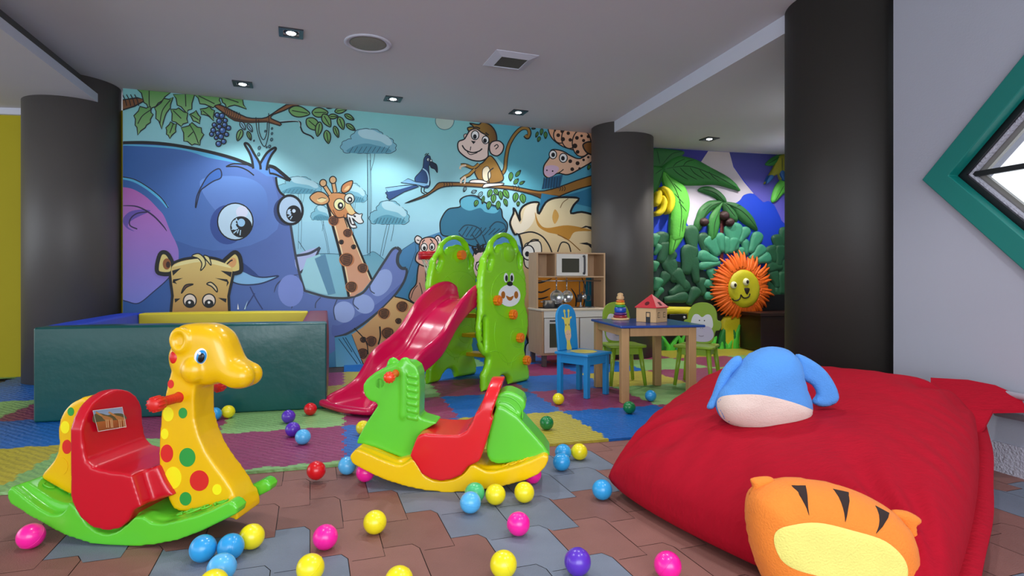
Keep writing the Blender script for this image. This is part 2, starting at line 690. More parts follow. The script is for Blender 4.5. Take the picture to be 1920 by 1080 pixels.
for row in range(-3, 22):
    for c in range(-24, 32):
        ua = c * TW + (row % 2) * TW * 0.5 + u0
        vb = row * TR + v0
        low = [(0, .026), (0.42 * TW, .026), (0.55 * TW, -.026), (TW, -.026)]
        # joint above belongs to row + 1, whose tiles start half a tile to the side
        hi = []
        s0 = 0.5 * TW
        for du in (0, s0 - 1e-4, s0 + 1e-4 - TW * 0.0, s0 + 0.42 * TW, TW):
            pass
        hi = [(0, .026 if False else -1), ]
        def off(du):
            s = ((du / TW) - 0.5) % 1.0
            if s < 0.42: return .026
            if s < 0.55: return .026 - .052 * (s - 0.42) / 0.13
            return -.026
        hi = [(0, off(1e-6))]
        for q in (0.05 * TW, 0.5 * TW - 1e-5, 0.5 * TW + 1e-5, 0.92 * TW, TW):
            hi.append((q, off(min(q, TW - 1e-6))))
        poly = [(ua + x, vb + y) for x, y in low] + [(ua + x, vb + TR + y) for x, y in reversed(hi)]
        cx_ = sum(p[0] for p in poly) / len(poly); cy_ = sum(p[1] for p in poly) / len(poly)
        W = tu * cx_ + tv * cy_
        if W.y < 0.25 or W.y > 4.2 or W.x < -4.5 or W.x > 3.2:
            continue
        ppx, ppy = px_of(W.x, max(W.y, 0.3))
        grey = any(bool(inside(g, np.array([ppx]), np.array([ppy]))[0]) for g in GREY)
        base = hexc('#727c8b') if grey else hexc('#875c53')
        k = rnd.uniform(0.88, 1.12)
        col = tuple(x * k for x in base[:3]) + (1.0,)
        n = len(tv_)
        for x, y in poly:
            x = cx_ + (x - cx_) * (1 - gap / 0.1); y = cy_ + (y - cy_) * (1 - gap / 0.12)
            q = tu * x + tv * y
            tv_.append((q.x, q.y, 0.0)); tc_.append(col)
        tf_.append(tuple(range(n, n + len(poly))))
# sub-floor sheet under and around the tiles
n = len(tv_)
for q in ((-7, -2.6), (3.6, -2.6), (2.10, 2.84), (2.2, 3.4), (3.5, 7.2), (-7, 7.2)):
    tv_.append((q[0], q[1], -0.004)); tc_.append(hexc('#3a2b28'))
tf_.append(tuple(range(n, n + 6)))
n = len(tv_)
m, N, L, bs = new_mat('rubber_floor_tiles')
a = N.new('ShaderNodeVertexColor'); a.layer_name = 'Col'
tcn = N.new('ShaderNodeTexCoord')
no = N.new('ShaderNodeTexNoise'); no.inputs['Scale'].default_value = 7; no.inputs['Detail'].default_value = 8
L.new(tcn.outputs['Object'], no.inputs['Vector'])
mr = N.new('ShaderNodeMapRange'); mr.inputs['To Min'].default_value = 0.8; mr.inputs['To Max'].default_value = 1.2
L.new(no.outputs['Fac'], mr.inputs['Value'])
vm = N.new('ShaderNodeVectorMath'); vm.operation = 'SCALE'
L.new(a.outputs['Color'], vm.inputs[0]); L.new(mr.outputs['Result'], vm.inputs['Scale'])
L.new(vm.outputs['Vector'], bs.inputs['Base Color'])
bs.inputs['Roughness'].default_value = 0.62
n3 = N.new('ShaderNodeTexNoise'); n3.inputs['Scale'].default_value = 260
L.new(tcn.outputs['Object'], n3.inputs['Vector'])
bp = N.new('ShaderNodeBump'); bp.inputs['Strength'].default_value = 0.35; bp.inputs['Distance'].default_value = 0.004
L.new(n3.outputs['Fac'], bp.inputs['Height']); L.new(bp.outputs['Normal'], bs.inputs['Normal'])
me = bpy.data.meshes.new('floor')
me.from_pydata(tv_, [], tf_)
ca = me.color_attributes.new('Col', 'FLOAT_COLOR', 'POINT')
ca.data.foreach_set('color', np.array(tc_, dtype=np.float32).ravel())
fl = struct(link('floor', me, m))
fix = bmesh.new(); fix.from_mesh(me)
for f in fix.faces:
    if f.normal.z < 0: f.normal_flip()
fix.to_mesh(me); fix.free()

# ------------------------------------------------------------------ jigsaw foam mats
MA = math.radians(16); MP = 0.608
mo = Vector((-0.874, 3.053))
mu_ = Vector((math.cos(MA), math.sin(MA))); mv_ = Vector((-math.sin(MA), math.cos(MA)))
MATT = 0.012
MATCOL = {'M': ('#8e3460', 'plum'), 'G': ('#86b56f', 'pale green'), 'B': ('#0e62b4', 'blue'), 'Y': ('#b3a63c', 'yellow')}
def mat_foam(name, col):
    m, N, L, b = new_mat(name)
    c = hexc(col)
    b.inputs['Roughness'].default_value = 0.4
    tc = N.new('ShaderNodeTexCoord')
    w = N.new('ShaderNodeTexWave'); w.wave_type = 'BANDS'; w.bands_direction = 'DIAGONAL'
    w.inputs['Scale'].default_value = 14; w.inputs['Distortion'].default_value = 3.5; w.inputs['Detail'].default_value = 1
    w.inputs['Detail Scale'].default_value = 3
    L.new(tc.outputs['Object'], w.inputs['Vector'])
    bp = N.new('ShaderNodeBump'); bp.inputs['Strength'].default_value = 0.5; bp.inputs['Distance'].default_value = 0.004
    L.new(w.outputs['Fac'], bp.inputs['Height']); L.new(bp.outputs['Normal'], b.inputs['Normal'])
    n = N.new('ShaderNodeTexNoise'); n.inputs['Scale'].default_value = 5; n.inputs['Detail'].default_value = 6
    L.new(tc.outputs['Object'], n.inputs['Vector'])
    mx = N.new('ShaderNodeMix'); mx.data_type = 'RGBA'
    mx.inputs['A'].default_value = tuple(x * 0.82 for x in c[:3]) + (1,)
    mx.inputs['B'].default_value = tuple(min(1, x * 1.15) for x in c[:3]) + (1,)
    L.new(n.outputs['Fac'], mx.inputs['Factor']); L.new(mx.outputs['Result'], b.inputs['Base Color'])
    return m
for k_, (h_, n_) in MATCOL.items():
    M['mat' + k_] = mat_foam(n_.replace(' ', '_') + '_foam', h_)
CELLS = {}
rows = {-1: {-3: 'Y', -2: 'G', -1: 'M', 0: 'B', 1: 'Y', 2: 'B', 3: 'M'},
        0: {-4: 'Y', -3: 'B', -2: 'M', -1: 'G', 0: 'M', 1: 'B', 2: 'M', 3: 'G', 4: 'Y', 5: 'B'},
        1: {-4: 'G', -3: 'M', -2: 'B', -1: 'Y', 0: 'G', 1: 'M', 2: 'B', 3: 'Y', 4: 'M', 5: 'G', 6: 'B'},
        2: {-5: 'M', -4: 'B', -3: 'Y', -2: 'G', -1: 'M', 0: 'Y', 1: 'B', 2: 'M', 3: 'B', 4: 'G', 5: 'M', 6: 'G', 7: 'B'},
        3: {-5: 'G', -4: 'B', 0: 'B', 1: 'G', 2: 'B', 3: 'M', 4: 'M', 5: 'Y', 6: 'Y', 7: 'M'}}
for j, r in rows.items():
    for i, c in r.items():
        CELLS[(i, j)] = c
NT = 9
def jig(a, b, straight):
    """points of the shared edge from grid node a to b (in u,v units), dovetail teeth"""
    A = Vector(a); B = Vector(b)
    if straight: return [A]
    t = (B - A); n = Vector((-t.y, t.x)).normalized()
    out = [A]; am = 0.012 / MP
    for k in range(NT):
        x = (k + 0.5) / NT; w = 0.20 / NT; e = 0.07 / NT
        s = 1 if k % 2 == 0 else -1
        for q, o_ in ((x - w, 0), (x - w - e, s * am), (x + w + e, s * am), (x + w, 0)):
            out.append(A + t * q + n * o_)
    return out
def mat_cell(i, j):
    P = []
    st = lambda c: (c not in CELLS)
    P += jig((i, j), (i + 1, j), st((i, j - 1)) and not (j == -1 and i in (-2, -1, 0)))
    P += jig((i + 1, j), (i + 1, j + 1), st((i + 1, j)))
    P += list(reversed(jig((i, j + 1), (i + 1, j + 1), st((i, j + 1)))))  if not st((i, j + 1)) else [Vector((i + 1, j + 1))]
    if not st((i, j + 1)): P = P[:-len(jig((i, j + 1), (i + 1, j + 1), False))] + [Vector((i + 1, j + 1))] + list(reversed(jig((i, j + 1), (i + 1, j + 1), False)))[:-1]
    if not st((i - 1, j)): P += [Vector((i, j + 1))] + list(reversed(jig((i, j), (i, j + 1), False)))[:-1]
    else: P += [Vector((i, j + 1))]
    return P
cname = {'M': 'plum', 'G': 'pale green', 'B': 'blue', 'Y': 'yellow'}
WHERE = {
 (-3, -1): 'in the left front corner of the photo beside the giraffe rocker', (-2, -1): 'behind the giraffe rocker, in the front row',
 (-1, -1): 'in the front row between the giraffe rocker and the horse rocker', (0, -1): 'in the front row under the head of the horse rocker',
 (1, -1): 'in the front row with the dark green ball on it', (2, -1): 'in the front row at the left edge of the red beanbag', (3, -1): 'under the red beanbag in the front row',
 (-4, 0): 'at the left photo edge, second row', (-3, 0): 'left of the giraffe rocker in front of the ball pit corner', (-2, 0): 'at the foot of the green pit wall behind the giraffe neck',
 (-1, 0): 'carrying the purple and red balls before the pit', (0, 0): 'behind the horse rocker head beside the slide end', (1, 0): 'behind the horse rocker seat',
 (2, 0): 'under the blue chair and the near table leg', (3, 0): 'under the table with the blue ball', (4, 0): 'under the beanbag back edge',
 (-4, 1): 'at the left photo edge beside the pit', (-3, 1): 'at the left pit corner with a dark shadow', (-2, 1): 'inside the ball pit front left', (-1, 1): 'inside the ball pit front right',
 (0, 1): 'under the middle of the slide chute', (1, 1): 'between the two slide side panels at the front', (2, 1): 'right of the slide, behind the blue chair legs', (3, 1): 'under the back of the table and monkey chair', (4, 1): 'behind the right table leg, second from the wall',
 (-5, 2): 'at the far left edge by the yellow wall', (-4, 2): 'in front of the left pillar', (-3, 2): 'inside the ball pit, back left', (-2, 2): 'inside the ball pit, back middle', (-1, 2): 'inside the ball pit, back right',
 (0, 2): 'right of the pit behind the slide chute', (1, 2): 'under the ladder of the slide', (2, 2): 'between the slide and the play kitchen leg', (3, 2): 'in front of the play kitchen right end', (4, 2): 'between the table and the lion relief',
 (5, 2): 'at the right in front of the lion relief', (-5, 3): 'beside the yellow wall foot', (-4, 3): 'around the foot of the left pillar', (0, 3): 'against the printed mural right of the pit', (1, 3): 'against the printed mural behind the slide',
 (2, 3): 'against the mural left of the play kitchen', (3, 3): 'under the play kitchen', (4, 3): 'at the foot of the middle pillar', (5, 3): 'against the relief wall left of the lion', (6, 3): 'against the relief wall below the lion',
 (5, 0): 'beside the near pillar behind the beanbag', (5, 1): 'between the monkey chair and near pillar, third from the wall', (6, 1): 'at the back of the near pillar', (6, 2): 'before the bench', (7, 2): 'before the bench right end', (7, 3): 'under the bench',
}
for (i, j), c in CELLS.items():
    P = mat_cell(i, j)
    ctr = mo + mu_ * ((i + .5) * MP) + mv_ * ((j + .5) * MP)
    for (fr_, off_) in ((WF, -0.006), (RWF, -0.006), (YF, -0.006)) if j >= 2 else ():
        if fr_ is RWF and i < 4 or fr_ is WF and (i >= 5 or i < -3) or fr_ is YF and i > -4: continue
        Q = []
        def sd(q):
            w = mo + mu_ * (q.x * MP) + mv_ * (q.y * MP)
            return (Vector((w.x, w.y, 0)) - fr_.o).dot(fr_.e2) - off_
        for k in range(len(P)):
            a_, b_ = P[k - 1], P[k]
            da, db = sd(a_), sd(b_)
            if (da <= 0) != (db <= 0): Q.append(a_ + (b_ - a_) * (da / (da - db)))
            if db <= 0: Q.append(b_)
        P = Q
    if len(P) < 3: continue
    pts = [((q.x - i - .5) * MP, (q.y - j - .5) * MP) for q in P]
    pts = [p for k, p in enumerate(pts) if math.hypot(p[0] - pts[k - 1][0], p[1] - pts[k - 1][1]) > 1e-5]
    v, f = [], []
    n = len(pts)
    if area2(pts) < 0: pts = pts[::-1]
    v = [(x, y, 0.0) for x, y in pts] + [(x, y, MATT) for x, y in pts]
    f = [(k, (k + 1) % n, (k + 1) % n + n, k + n) for k in range(n)]
    tri = geometry.tessellate_polygon([[Vector((x, y, 0)) for x, y in pts]])
    f += [tuple(x + n for x in t) for t in tri]
    o = obj('foam_mat', v, f, M['mat' + c], loc=(ctr.x, ctr.y, 0.0005), rot=(0, 0, MA))
    fix_normals(o.data)
    tag(o, cname[c] + ' jigsaw foam mat ' + WHERE[(i, j)], 'foam mat', 'interlocking foam mats')
for i, w in ((-2, 'behind the giraffe rocker'), (-1, 'along the plum mat behind the red ball'), (0, 'behind the yellow rail of the horse rocker')):
    J = jig((i, -1), (i + 1, -1), False) + [Vector((i + 1, -1))]
    pts = [((q.x - i - .5) * MP, (q.y + .5) * MP) for q in J] + [(.5 * MP, -.5 * MP - .034), (-.5 * MP, -.5 * MP - .034)]
    n = len(pts)
    v = [(x, y, 0.0) for x, y in pts] + [(x, y, MATT) for x, y in pts]
    f = [(k, (k + 1) % n, (k + 1) % n + n, k + n) for k in range(n)]
    tri = geometry.tessellate_polygon([[Vector((x, y, 0)) for x, y in pts]])
    f += [tuple(x + n for x in t) for t in tri]
    ctr = mo + mu_ * ((i + .5) * MP) + mv_ * (-.5 * MP)
    o = obj('foam_edge_strip', v, f, M['matG'], loc=(ctr.x, ctr.y, 0.0005), rot=(0, 0, MA)); fix_normals(o.data)
    tag(o, 'narrow pale green foam edging strip ' + w, 'foam edging', 'foam edging strips')

# ------------------------------------------------------------------ ceiling fittings
M['lampbox'] = mat('downlight_metal', '#4a4d52', 0.3, metal=0.8)
M['lens'] = glow('lit_lamp_lens', '#f4faff', 14.0)
M['grille'] = mat('speaker_grille', '#8b897f', 0.7, noise=0.15, nscale=120, bump=0.4, bscale=400)
M['ventdark'] = mat('vent_mesh', '#55554f', 0.8, noise=0.25, nscale=140)
DL = [(-1.343, 3.567, ZC, 22, 'square recessed ceiling downlight nearest the camera, left of the round speaker'),
      (-2.068, 4.505, ZC, 22, 'square recessed ceiling downlight nearest the left pillar'),
      (-0.989, 4.88, ZC, 26, 'square recessed ceiling downlight second from the left by the mural'),
      (0.057, 5.27, ZC, 26, 'square recessed ceiling downlight above the cartoon monkey'),
      (1.963, 5.836, ZR, 40, 'square recessed downlight in the lower ceiling by the relief wall')]
for x, y, z, pw, lab in DL:
    t = thing('ceiling_downlight', lab, 'downlight', (x, y, z), WR, 'recessed square downlights')
    b = MB()
    sq = [(-.07, -.07), (.07, -.07), (.07, .07), (-.07, .07)]
    iq = [(-.045, -.045), (.045, -.045), (.045, .045), (-.045, .045)]
    v, f = ring_prism(sq, iq, -0.008, 0.0)
    b.add([(p[0], p[2], p[1]) for p in v], f)
    b.build('frame', M['lampbox'], t, bevel=0.001)
    b = MB()
    b.lathe([(0.043, -0.001), (0.036, -0.004), (0.03, -0.005)], seg=24)
    b.build('reflector_ring', M['lampbox'], t, True)
    b = MB(); b.lathe([(0.028, -0.0052), (0.024, -0.009), (0.0, -0.012)], seg=24)
    b.build('lamp_lens', M['lens'], t, True)
    spot('downlight_or_fill', (x, y, z - 0.03), pw * 1.5, (0.96, 0.98, 1.0) if z > 2.2 else (1.0, 0.93, 0.84))
for x, y in ((2.75, 5.9), (2.35, 4.6)):  # two added fill spots without fittings, out of view, to brighten the relief wall
    spot('downlight_or_fill', (x, y, ZR - 0.03), 42, (1.0, 0.95, 0.88), 140)
for k, (x, y) in enumerate(((-1.1, 1.6), (0.6, 2.6), (0.5, 0.9), (1.4, 1.5), (-0.4, 2.9))):
    spot('downlight_or_fill', (x, y, ZC - 0.03), 34, (0.98, 0.98, 1.0))
t = thing('ceiling_speaker', 'round flush ceiling speaker with beige grille', 'speaker', (-0.915, 3.729, ZC))
b = MB(); b.lathe([(0.147, 0.0), (0.147, -0.006), (0.128, -0.010), (0.125, -0.004)], seg=48); b.build('rim', M['ceil_side'], t, True)
b = MB(); b.lathe([(0.126, -0.002), (0.10, -0.007), (0.0, -0.008)], seg=48); b.build('grille', M['grille'], t, True)
t = thing('ceiling_vent', 'square ceiling vent with sloped white frame and dark mesh', 'vent', (-0.011, 4.02, ZC), WR)
def sqr(a): return [(-a, -a), (a, -a), (a, a), (-a, a)]
v, f = ring_prism(sqr(.15), sqr(.095), -0.004, 0.0)
v = [(p[0], p[2], p[1]) for p in v]
v = [(x, y, z - (0.018 if abs(x) < .1 and z < -.001 else 0)) for x, y, z in v]
b = MB(); b.add(v, f); b.build('frame', M['ceil_side'], t)
b = MB(); b.box(-.094, .094, -.094, .094, -0.016, -0.003); b.build('mesh_panel', M['ventdark'], t)
# ------------------------------------------------------------------ printed jungle mural and painted relief wall
class Art:
    """flat printed artwork on a wall frame; shapes are laid over each other a hair apart"""
    def __init__(self, fr, base=-0.001, step=0.000008, boost=1.0):
        self.fr, self.y, self.step = fr, base, step
        self.v, self.f, self.c = [], [], []
        self.T = (1, 0, 0)
        self.k = boost
        self.clip = None

    def t(self, sc, ox, oy): self.T = (sc, ox, oy); return self

    def P(self, pts):
        s, ox, oy = self.T
        return [(ox + x / s, oy + y / s) for x, y in pts]

    def _put(self, wp, tris, cols):
        n = len(self.v)
        self.v += [(x, self.y, z) for x, z in wp]
        self.c += cols
        self.f += [tuple(i + n for i in t) for t in tris]
        self.y -= self.step

    def fill(self, col, pts, sm=0, col2=None, ax=1, raw=False):
        """ax 1: gradient down, 0: gradient to the right (a printed blend)"""
        if sm: pts = cr(pts, sm)
        p = pts if raw else self.P(pts)
        wp = [self.fr.px(x, y, 0) for x, y in p]
        if self.clip:
            x0, x1, z0, z1 = self.clip
            wp = [(min(max(x, x0), x1), min(max(z, z0), z1)) for x, z in wp]
        tris = geometry.tessellate_polygon([[Vector((x, z, 0)) for x, z in wp]])
        a = np.array(hexc(col, self.k)[:3])
        if col2:
            b = np.array(hexc(col2, self.k)[:3])
            q = [(-z if ax == 1 else x) for x, z in wp]
            lo, hi = min(q), max(q)
            cols = [tuple(a + (b - a) * ((t - lo) / (hi - lo + 1e-9))) + (1.0,) for t in q]
        else:
            cols = [tuple(a) + (1.0,)] * len(wp)
        self._put(wp, tris, cols)
        return self

    def line(self, pts, w=6, col='#15181c', sm=6, closed=False, taper=False):
        if sm: pts = cr(pts, sm, closed)
        p = self.P(pts)
        w = w / self.T[0] * 1.2
        n = len(p)
        L, R = [], []
        for i in range(n):
            a = p[i - 1] if (closed or i > 0) else p[i]
            b = p[(i + 1) % n] if (closed or i < n - 1) else p[i]
            dx, dy = b[0] - a[0], b[1] - a[1]
            l = math.hypot(dx, dy) or 1
            k = w / 2
            if taper:
                t = i / (n - 1)
                k *= (0.15 + 0.85 * math.sin(math.pi * min(1, max(0, t))) ** 0.6)
            L.append((p[i][0] - dy / l * k, p[i][1] + dx / l * k))
            R.append((p[i][0] + dy / l * k, p[i][1] - dx / l * k))
        wp = [self.fr.px(x, y, 0) for x, y in L + R]
        if self.clip:
            x0, x1, z0, z1 = self.clip
            wp = [(min(max(x, x0), x1), min(max(z, z0), z1)) for x, z in wp]
        q = []
        for i in range(n if closed else n - 1):
            j = (i + 1) % n
            q.append((i, j, j + n, i + n))
        c = hexc(col, self.k)
        self._put(wp, q, [c] * len(wp))
        return self

    def fs(self, col, pts, w=6, ink='#15181c', sm=6, col2=None, ax=1):
        self.fill(col, pts, sm, col2, ax)
        return self.line(pts, w, ink, sm, True)

    def e(self, col, cx, cy, rx, ry=None, rot=0, w=0, ink='#15181c', col2=None):
        p = ell(cx, cy, rx, ry, rot)
        self.fill(col, p, 0, col2)
        if w: self.line(p, w, ink, 0, True)
        return self

    def build(self, name, m, parent=None):
        me = bpy.data.meshes.new(name)
        me.from_pydata(self.v, [], self.f)
        ca = me.color_attributes.new('Col', 'FLOAT_COLOR', 'POINT')
        ca.data.foreach_set('color', np.array(self.c, dtype=np.float32).ravel())
        o = link(name, me, m, parent, loc=self.fr.o if not parent else None, rot=(0, 0, self.fr.rot) if not parent else None)
        bm = bmesh.new(); bm.from_mesh(me)
        for f in bm.faces:
            if f.normal.y > 0: f.normal_flip()
        bm.to_mesh(me); bm.free()
        return o


M['print'] = print_mat('mural_print', 0.6)
A = Art(WF)
K = '#15181c'
xw0, xw1 = 0.002, 4.60
A.clip = (xw0, xw1, 0.0, ZC - 0.002)
# sky
x0, x1 = 150, 1240
A.t(1, 0, 0)
A.fill('#84cccd', [(x0, 120), (x1, 250), (x1, 420), (x0, 420)], 0, '#a8def0', 1)
A.fill('#a8def0', [(x0, 415), (x1, 415), (x1, 760), (x0, 760)], 0, '#3f86b8', 1)
A.fill('#62b7c4', [(900, 225), (1150, 250), (1150, 420), (1010, 400), (960, 330)], 8, '#4a9cc0', 0)
# far hills and banks
A.t(4, 560, 420)
A.fill('#6aaac2', [(0, 260), (60, 230), (230, 225), (480, 240), (560, 205), (640, 265), (700, 300), (760, 520), (700, 700), (0, 700)], 4, '#9fd4e6', 1)
A.line([(0, 130), (40, 190), (80, 240)], 4, '#33566b').line([(60, 230), (230, 222), (480, 238), (560, 208), (640, 265)], 4, '#3f6b80')
A.fill('#4f8cbd', [(620, 420), (780, 190), (870, 130), (900, 150), (960, 95), (1060, 60), (1500, 40), (1700, 200), (1700, 1100), (500, 1100)], 0, '#2f78a8', 1)
A.line([(640, 400), (780, 190), (872, 130), (880, 200), (800, 420)], 4, '#2d5872', 0)
A.fill('#3d84ad', [(880, 380), (1000, 260), (1300, 300), (1500, 500), (1500, 1000), (760, 1000), (800, 560)], 4)
# umbrella trees
def tree(cx, cy, w, h, bot, fillc='#7fc0d4', hi='#b4e0ec', ink='#28485c', lean=0, lw=4):
    A.line([(cx - w * .03, cy + h * .25), (cx - w * .02 + lean * .5, (cy + bot) / 2), (cx - w * .03 + lean, bot)], 3, ink)
    A.line([(cx + w * .03, cy + h * .25), (cx + w * .05 + lean * .5, (cy + bot) / 2), (cx + w * .03 + lean, bot)], 3, ink)
    A.line([(cx + w * .12, cy + h * .3), (cx + w * .1, cy + h * .6), (cx + w * .04, cy + h)], 3, ink)
    blob = []
    core = [(-.48, .28), (-.5, .08), (-.42, -.06), (-.32, -.1), (-.27, -.3), (-.12, -.44), (.03, -.42), (.08, -.44), (.2, -.36), (.26, -.22), (.38, -.14), (.46, .02), (.5, .2), (.46, .34), (.3, .38), (.12, .3), (-.1, .38), (-.3, .3), (-.42, .38)]
    for i, p in enumerate(core):
        q = core[(i + 1) % len(core)]
        dx, dy = q[0] - p[0], q[1] - p[1]
        L_ = math.hypot(dx, dy)
        for k in range(5):
            t_ = k / 5; bu = .22 * L_ * math.sin(math.pi * t_)
            blob.append((p[0] + dx * t_ + dy / L_ * bu, p[1] + dy * t_ - dx / L_ * bu))
    A.fs(fillc, [(cx + x * w, cy + y * h) for x, y in blob], lw, ink, 0)
    A.fill(hi, [(cx + x * w, cy + y * h) for x, y in [(-.15, -.42), (.05, -.42), (.2, -.3), (.36, -.18), (.44, .05), (.36, .12), (.22, -.02), (.05, -.08), (-.12, -.15), (-.2, -.3)]], 4)
    A.fill('#5aa0b8' if fillc != '#2f7391' else '#255d78', [(cx + x * w, cy + y * h) for x, y in [(-.42, .3), (-.25, .12), (-.05, .05), (.15, .12), (.36, .22), (.42, .34), (.2, .4), (-.1, .38), (-.3, .38)]], 4)
    for k in range(9):
        x = cx + (-.36 + .085 * k) * w
        A.line([(x, cy + .36 * h), (x + .07 * w, cy + .16 * h)], 3, ink, 0)
A.t(4, 640, 200)
tree(205, 265, 400, 220, 1100)
tree(360, 800, 290, 210, 1120, lean=-60)
A.t(6, 500, 300)
tree(370, 290, 480, 230, 1000)
tree(960, 375, 330, 260, 1150)
tree(615, 600, 230, 200, 1150, lean=100)
A.line([(1140, 0), (1140, 1080)], 5, '#2f5a70', 0).line([(1162, 0), (1160, 1080)], 5, '#2f5a70', 0)
A.t(4, 640, 200)
A.fs('#2f7391', [(740, 900), (750, 840), (800, 770), (890, 750), (890, 700), (940, 670), (1010, 670), (1080, 720), (1190, 760), (1210, 830), (1245, 880), (1230, 950), (1150, 1000), (1000, 1050), (860, 980), (760, 965)], 8, K, 5)
A.fill('#5fb4cd', [(900, 700), (950, 675), (1020, 690), (1100, 740), (1180, 770), (1150, 800), (1080, 790), (1040, 760), (960, 780), (900, 750)], 5)
A.line([(880, 940), (930, 890), (1010, 900), (1050, 940), (1000, 990), (930, 990), (880, 950)], 8, '#1d3f52')
A.line([(1110, 910), (1160, 865), (1220, 880), (1230, 930), (1170, 970)], 8, '#1d3f52')
for k in range(9):
    A.line([(900 + 34 * k, 980 - 3 * k), (950 + 34 * k, 900 + 2 * k)], 6, '#1d3f52', 0)
A.line([(980, 960), (1010, 1000), (1060, 1080)], 8, '#1d3f52').line([(1060, 960), (1090, 1040)], 8, '#1d3f52')
# moon
A.fill('#b9cfc4', ell(775, 105, 70, 68)); A.line(ell(775, 105, 70, 68), 4, '#3a6b7b', 0, True)

# elephant ------------------------------------------------
A.t(4, 200, 140)
o2 = 880
body = [(20, 520), (105, 515), (300, 512), (500, 530), (750, 580), (950, 640), (1090, 685), (1150, 705), (1230, 730), (1275, 800), (1300, 880), (1330, 930), (1380, 1120),
        (1410, 1320), (1450, 1500), (1485, 1620), (1560, 1655)]
A.t(4, 200, 140)
body_px = A.P(body)
A.t(4, 560, 420)
upper = [(200, 545), (300, 555), (380, 550), (470, 520), (520, 470), (560, 410), (650, 270), (700, 195), (735, 175), (765, 200), (748, 235), (742, 290), (770, 330), (805, 330), (812, 360), (790, 430), (740, 510), (660, 600), (560, 690), (450, 770), (350, 830), (270, 850)]
up_px = A.P(upper)
A.t(1, 0, 0)
A.fill('#1d569e', body_px + up_px + [(624, 660), (500, 700), (100, 720)], 4, '#7688cc', 0)
A.fill('#255fa8', body_px[:9] + [(520, 430), (400, 470), (250, 420), (150, 400)], 4, '#6384ca', 0)
A.t(4, 200, 140)
A.fill('#57b4dc', [(20, 520), (105, 520), (500, 540), (760, 590), (960, 650), (1085, 690), (960, 660), (760, 622), (640, 582), (500, 556), (300, 540), (105, 532), (20, 532)], 3)
A.fill('#6590d6', [(700, 800), (900, 760), (1100, 790), (1200, 900), (1180, 1100), (1000, 1150), (800, 1000)], 6, '#5b7bc4', 1)
A.line([(20, 515), (105, 512), (300, 510), (500, 528), (750, 575), (950, 628), (1095, 685)], 20, K)
# ear
A.fill('#bb63b6', [(20, 840), (105, 842), (200, 860), (300, 920), (380, 1000), (430, 1060), (480, 1180), (520, 1260), (540, 1330), (530, 1420), (470, 1520), (350, 1630), (240, 1712), (150, 1700), (105, 1685), (20, 1660)], 6, '#7c86dc', 1)
A.line([(540, 1400), (470, 1520), (350, 1630), (240, 1714), (150, 1700), (105, 1685)], 7, '#1b2c5a')
A.line([(20, 770), (105, 775), (200, 795), (300, 850), (400, 930), (458, 995)], 16, '#55b9e6').line([(20, 762), (105, 766), (205, 785), (305, 840), (405, 920), (462, 998)], 6, K)
A.fill('#6551ad', [(120, 1090), (170, 1030), (260, 1012), (330, 1022), (250, 1060), (180, 1100), (160, 1140), (210, 1175), (150, 1150)], 4)
A.line([(105, 983), (230, 990), (340, 1050), (420, 1130), (452, 1175)], 10, '#2a1f4a', taper=True).line([(310, 1030), (230, 1040), (180, 1080), (175, 1130), (230, 1158)], 8, '#2a1f4a')
# brow and eyes
A.fs('#3d6fc0', [(835, 706), (860, 730), (855, 775), (800, 800), (740, 840), (700, 880), (668, 1000), (675, 920), (710, 840), (765, 752)], 8, '#1d2740')
A.e('#33509a', 905, 1125, 130, 148); A.e('#c4e2f6', 965, 1102, 133, 138, 0, 8)
A.e('#dfe6fb', 1015, 1030, 45, 45)
A.e(K, 1008, 1142, 82, 80); A.e('#b9def6', 968, 1125, 30, 40, 20); A.e(K, 1010, 1115, 42, 42); A.e('#9fd0f4', 1010, 1110, 28, 30)
for a in (120, 145, 170, 195, 220): 
    c_, s_ = math.cos(math.radians(a)), -math.sin(math.radians(a))
    A.line([(1008 + 40 * c_, 1142 + 40 * s_), (1008 + 74 * c_, 1142 + 74 * s_)], 7, '#b9def6', 0)
A.line([(980, 1190), (990, 1160)], 6, '#b9def6', 0).line([(1000, 1205), (1005, 1165)], 6, '#b9def6', 0)
A.e('#33477a', 1345, 1028, 92, 108, -15); A.e('#b7d4ef', 1377, 1014, 92, 108, -10, 16)
A.e(K, 1402, 1042, 56, 62); A.e('#b7d4ef', 1375, 1030, 20, 22); A.e(K, 1402, 1025, 26, 26); A.e('#cfe4f8', 1404, 1022, 13, 14)
for a in (150, 180, 210, 240): 
    c_, s_ = math.cos(math.radians(a)), -math.sin(math.radians(a))
    A.line([(1402 + 22 * c_, 1042 + 22 * s_), (1402 + 50 * c_, 1042 + 50 * s_)], 6, '#b7d4ef', 0)
# hair tuft
A.fill('#5f94de', [(1090, 690), (1070, 600), (1040, 525), (1110, 600), (1150, 670), (1200, 600), (1265, 555), (1230, 610), (1205, 690), (1260, 700), (1370, 795), (1270, 770), (1200, 760)], 0)
A.line([(895, 690), (960, 668), (1090, 680)], 9).line([(895, 690), (980, 690), (1050, 715), (1105, 756)], 8)
A.line([(1100, 705), (1090, 640), (1070, 585), (1035, 520), (1065, 525), (1110, 600), (1148, 665), (1155, 712)], 15)
A.line([(1150, 670), (1200, 590), (1255, 550), (1268, 560), (1235, 605), (1210, 660), (1200, 718)], 15)
A.line([(1215, 685), (1260, 698), (1320, 745), (1378, 795)], 22).line([(1222, 740), (1270, 750), (1360, 795)], 12).line([(1215, 690), (1224, 742)], 8)
A.line([(1270, 768), (1278, 830), (1300, 880), (1332, 908)], 14)
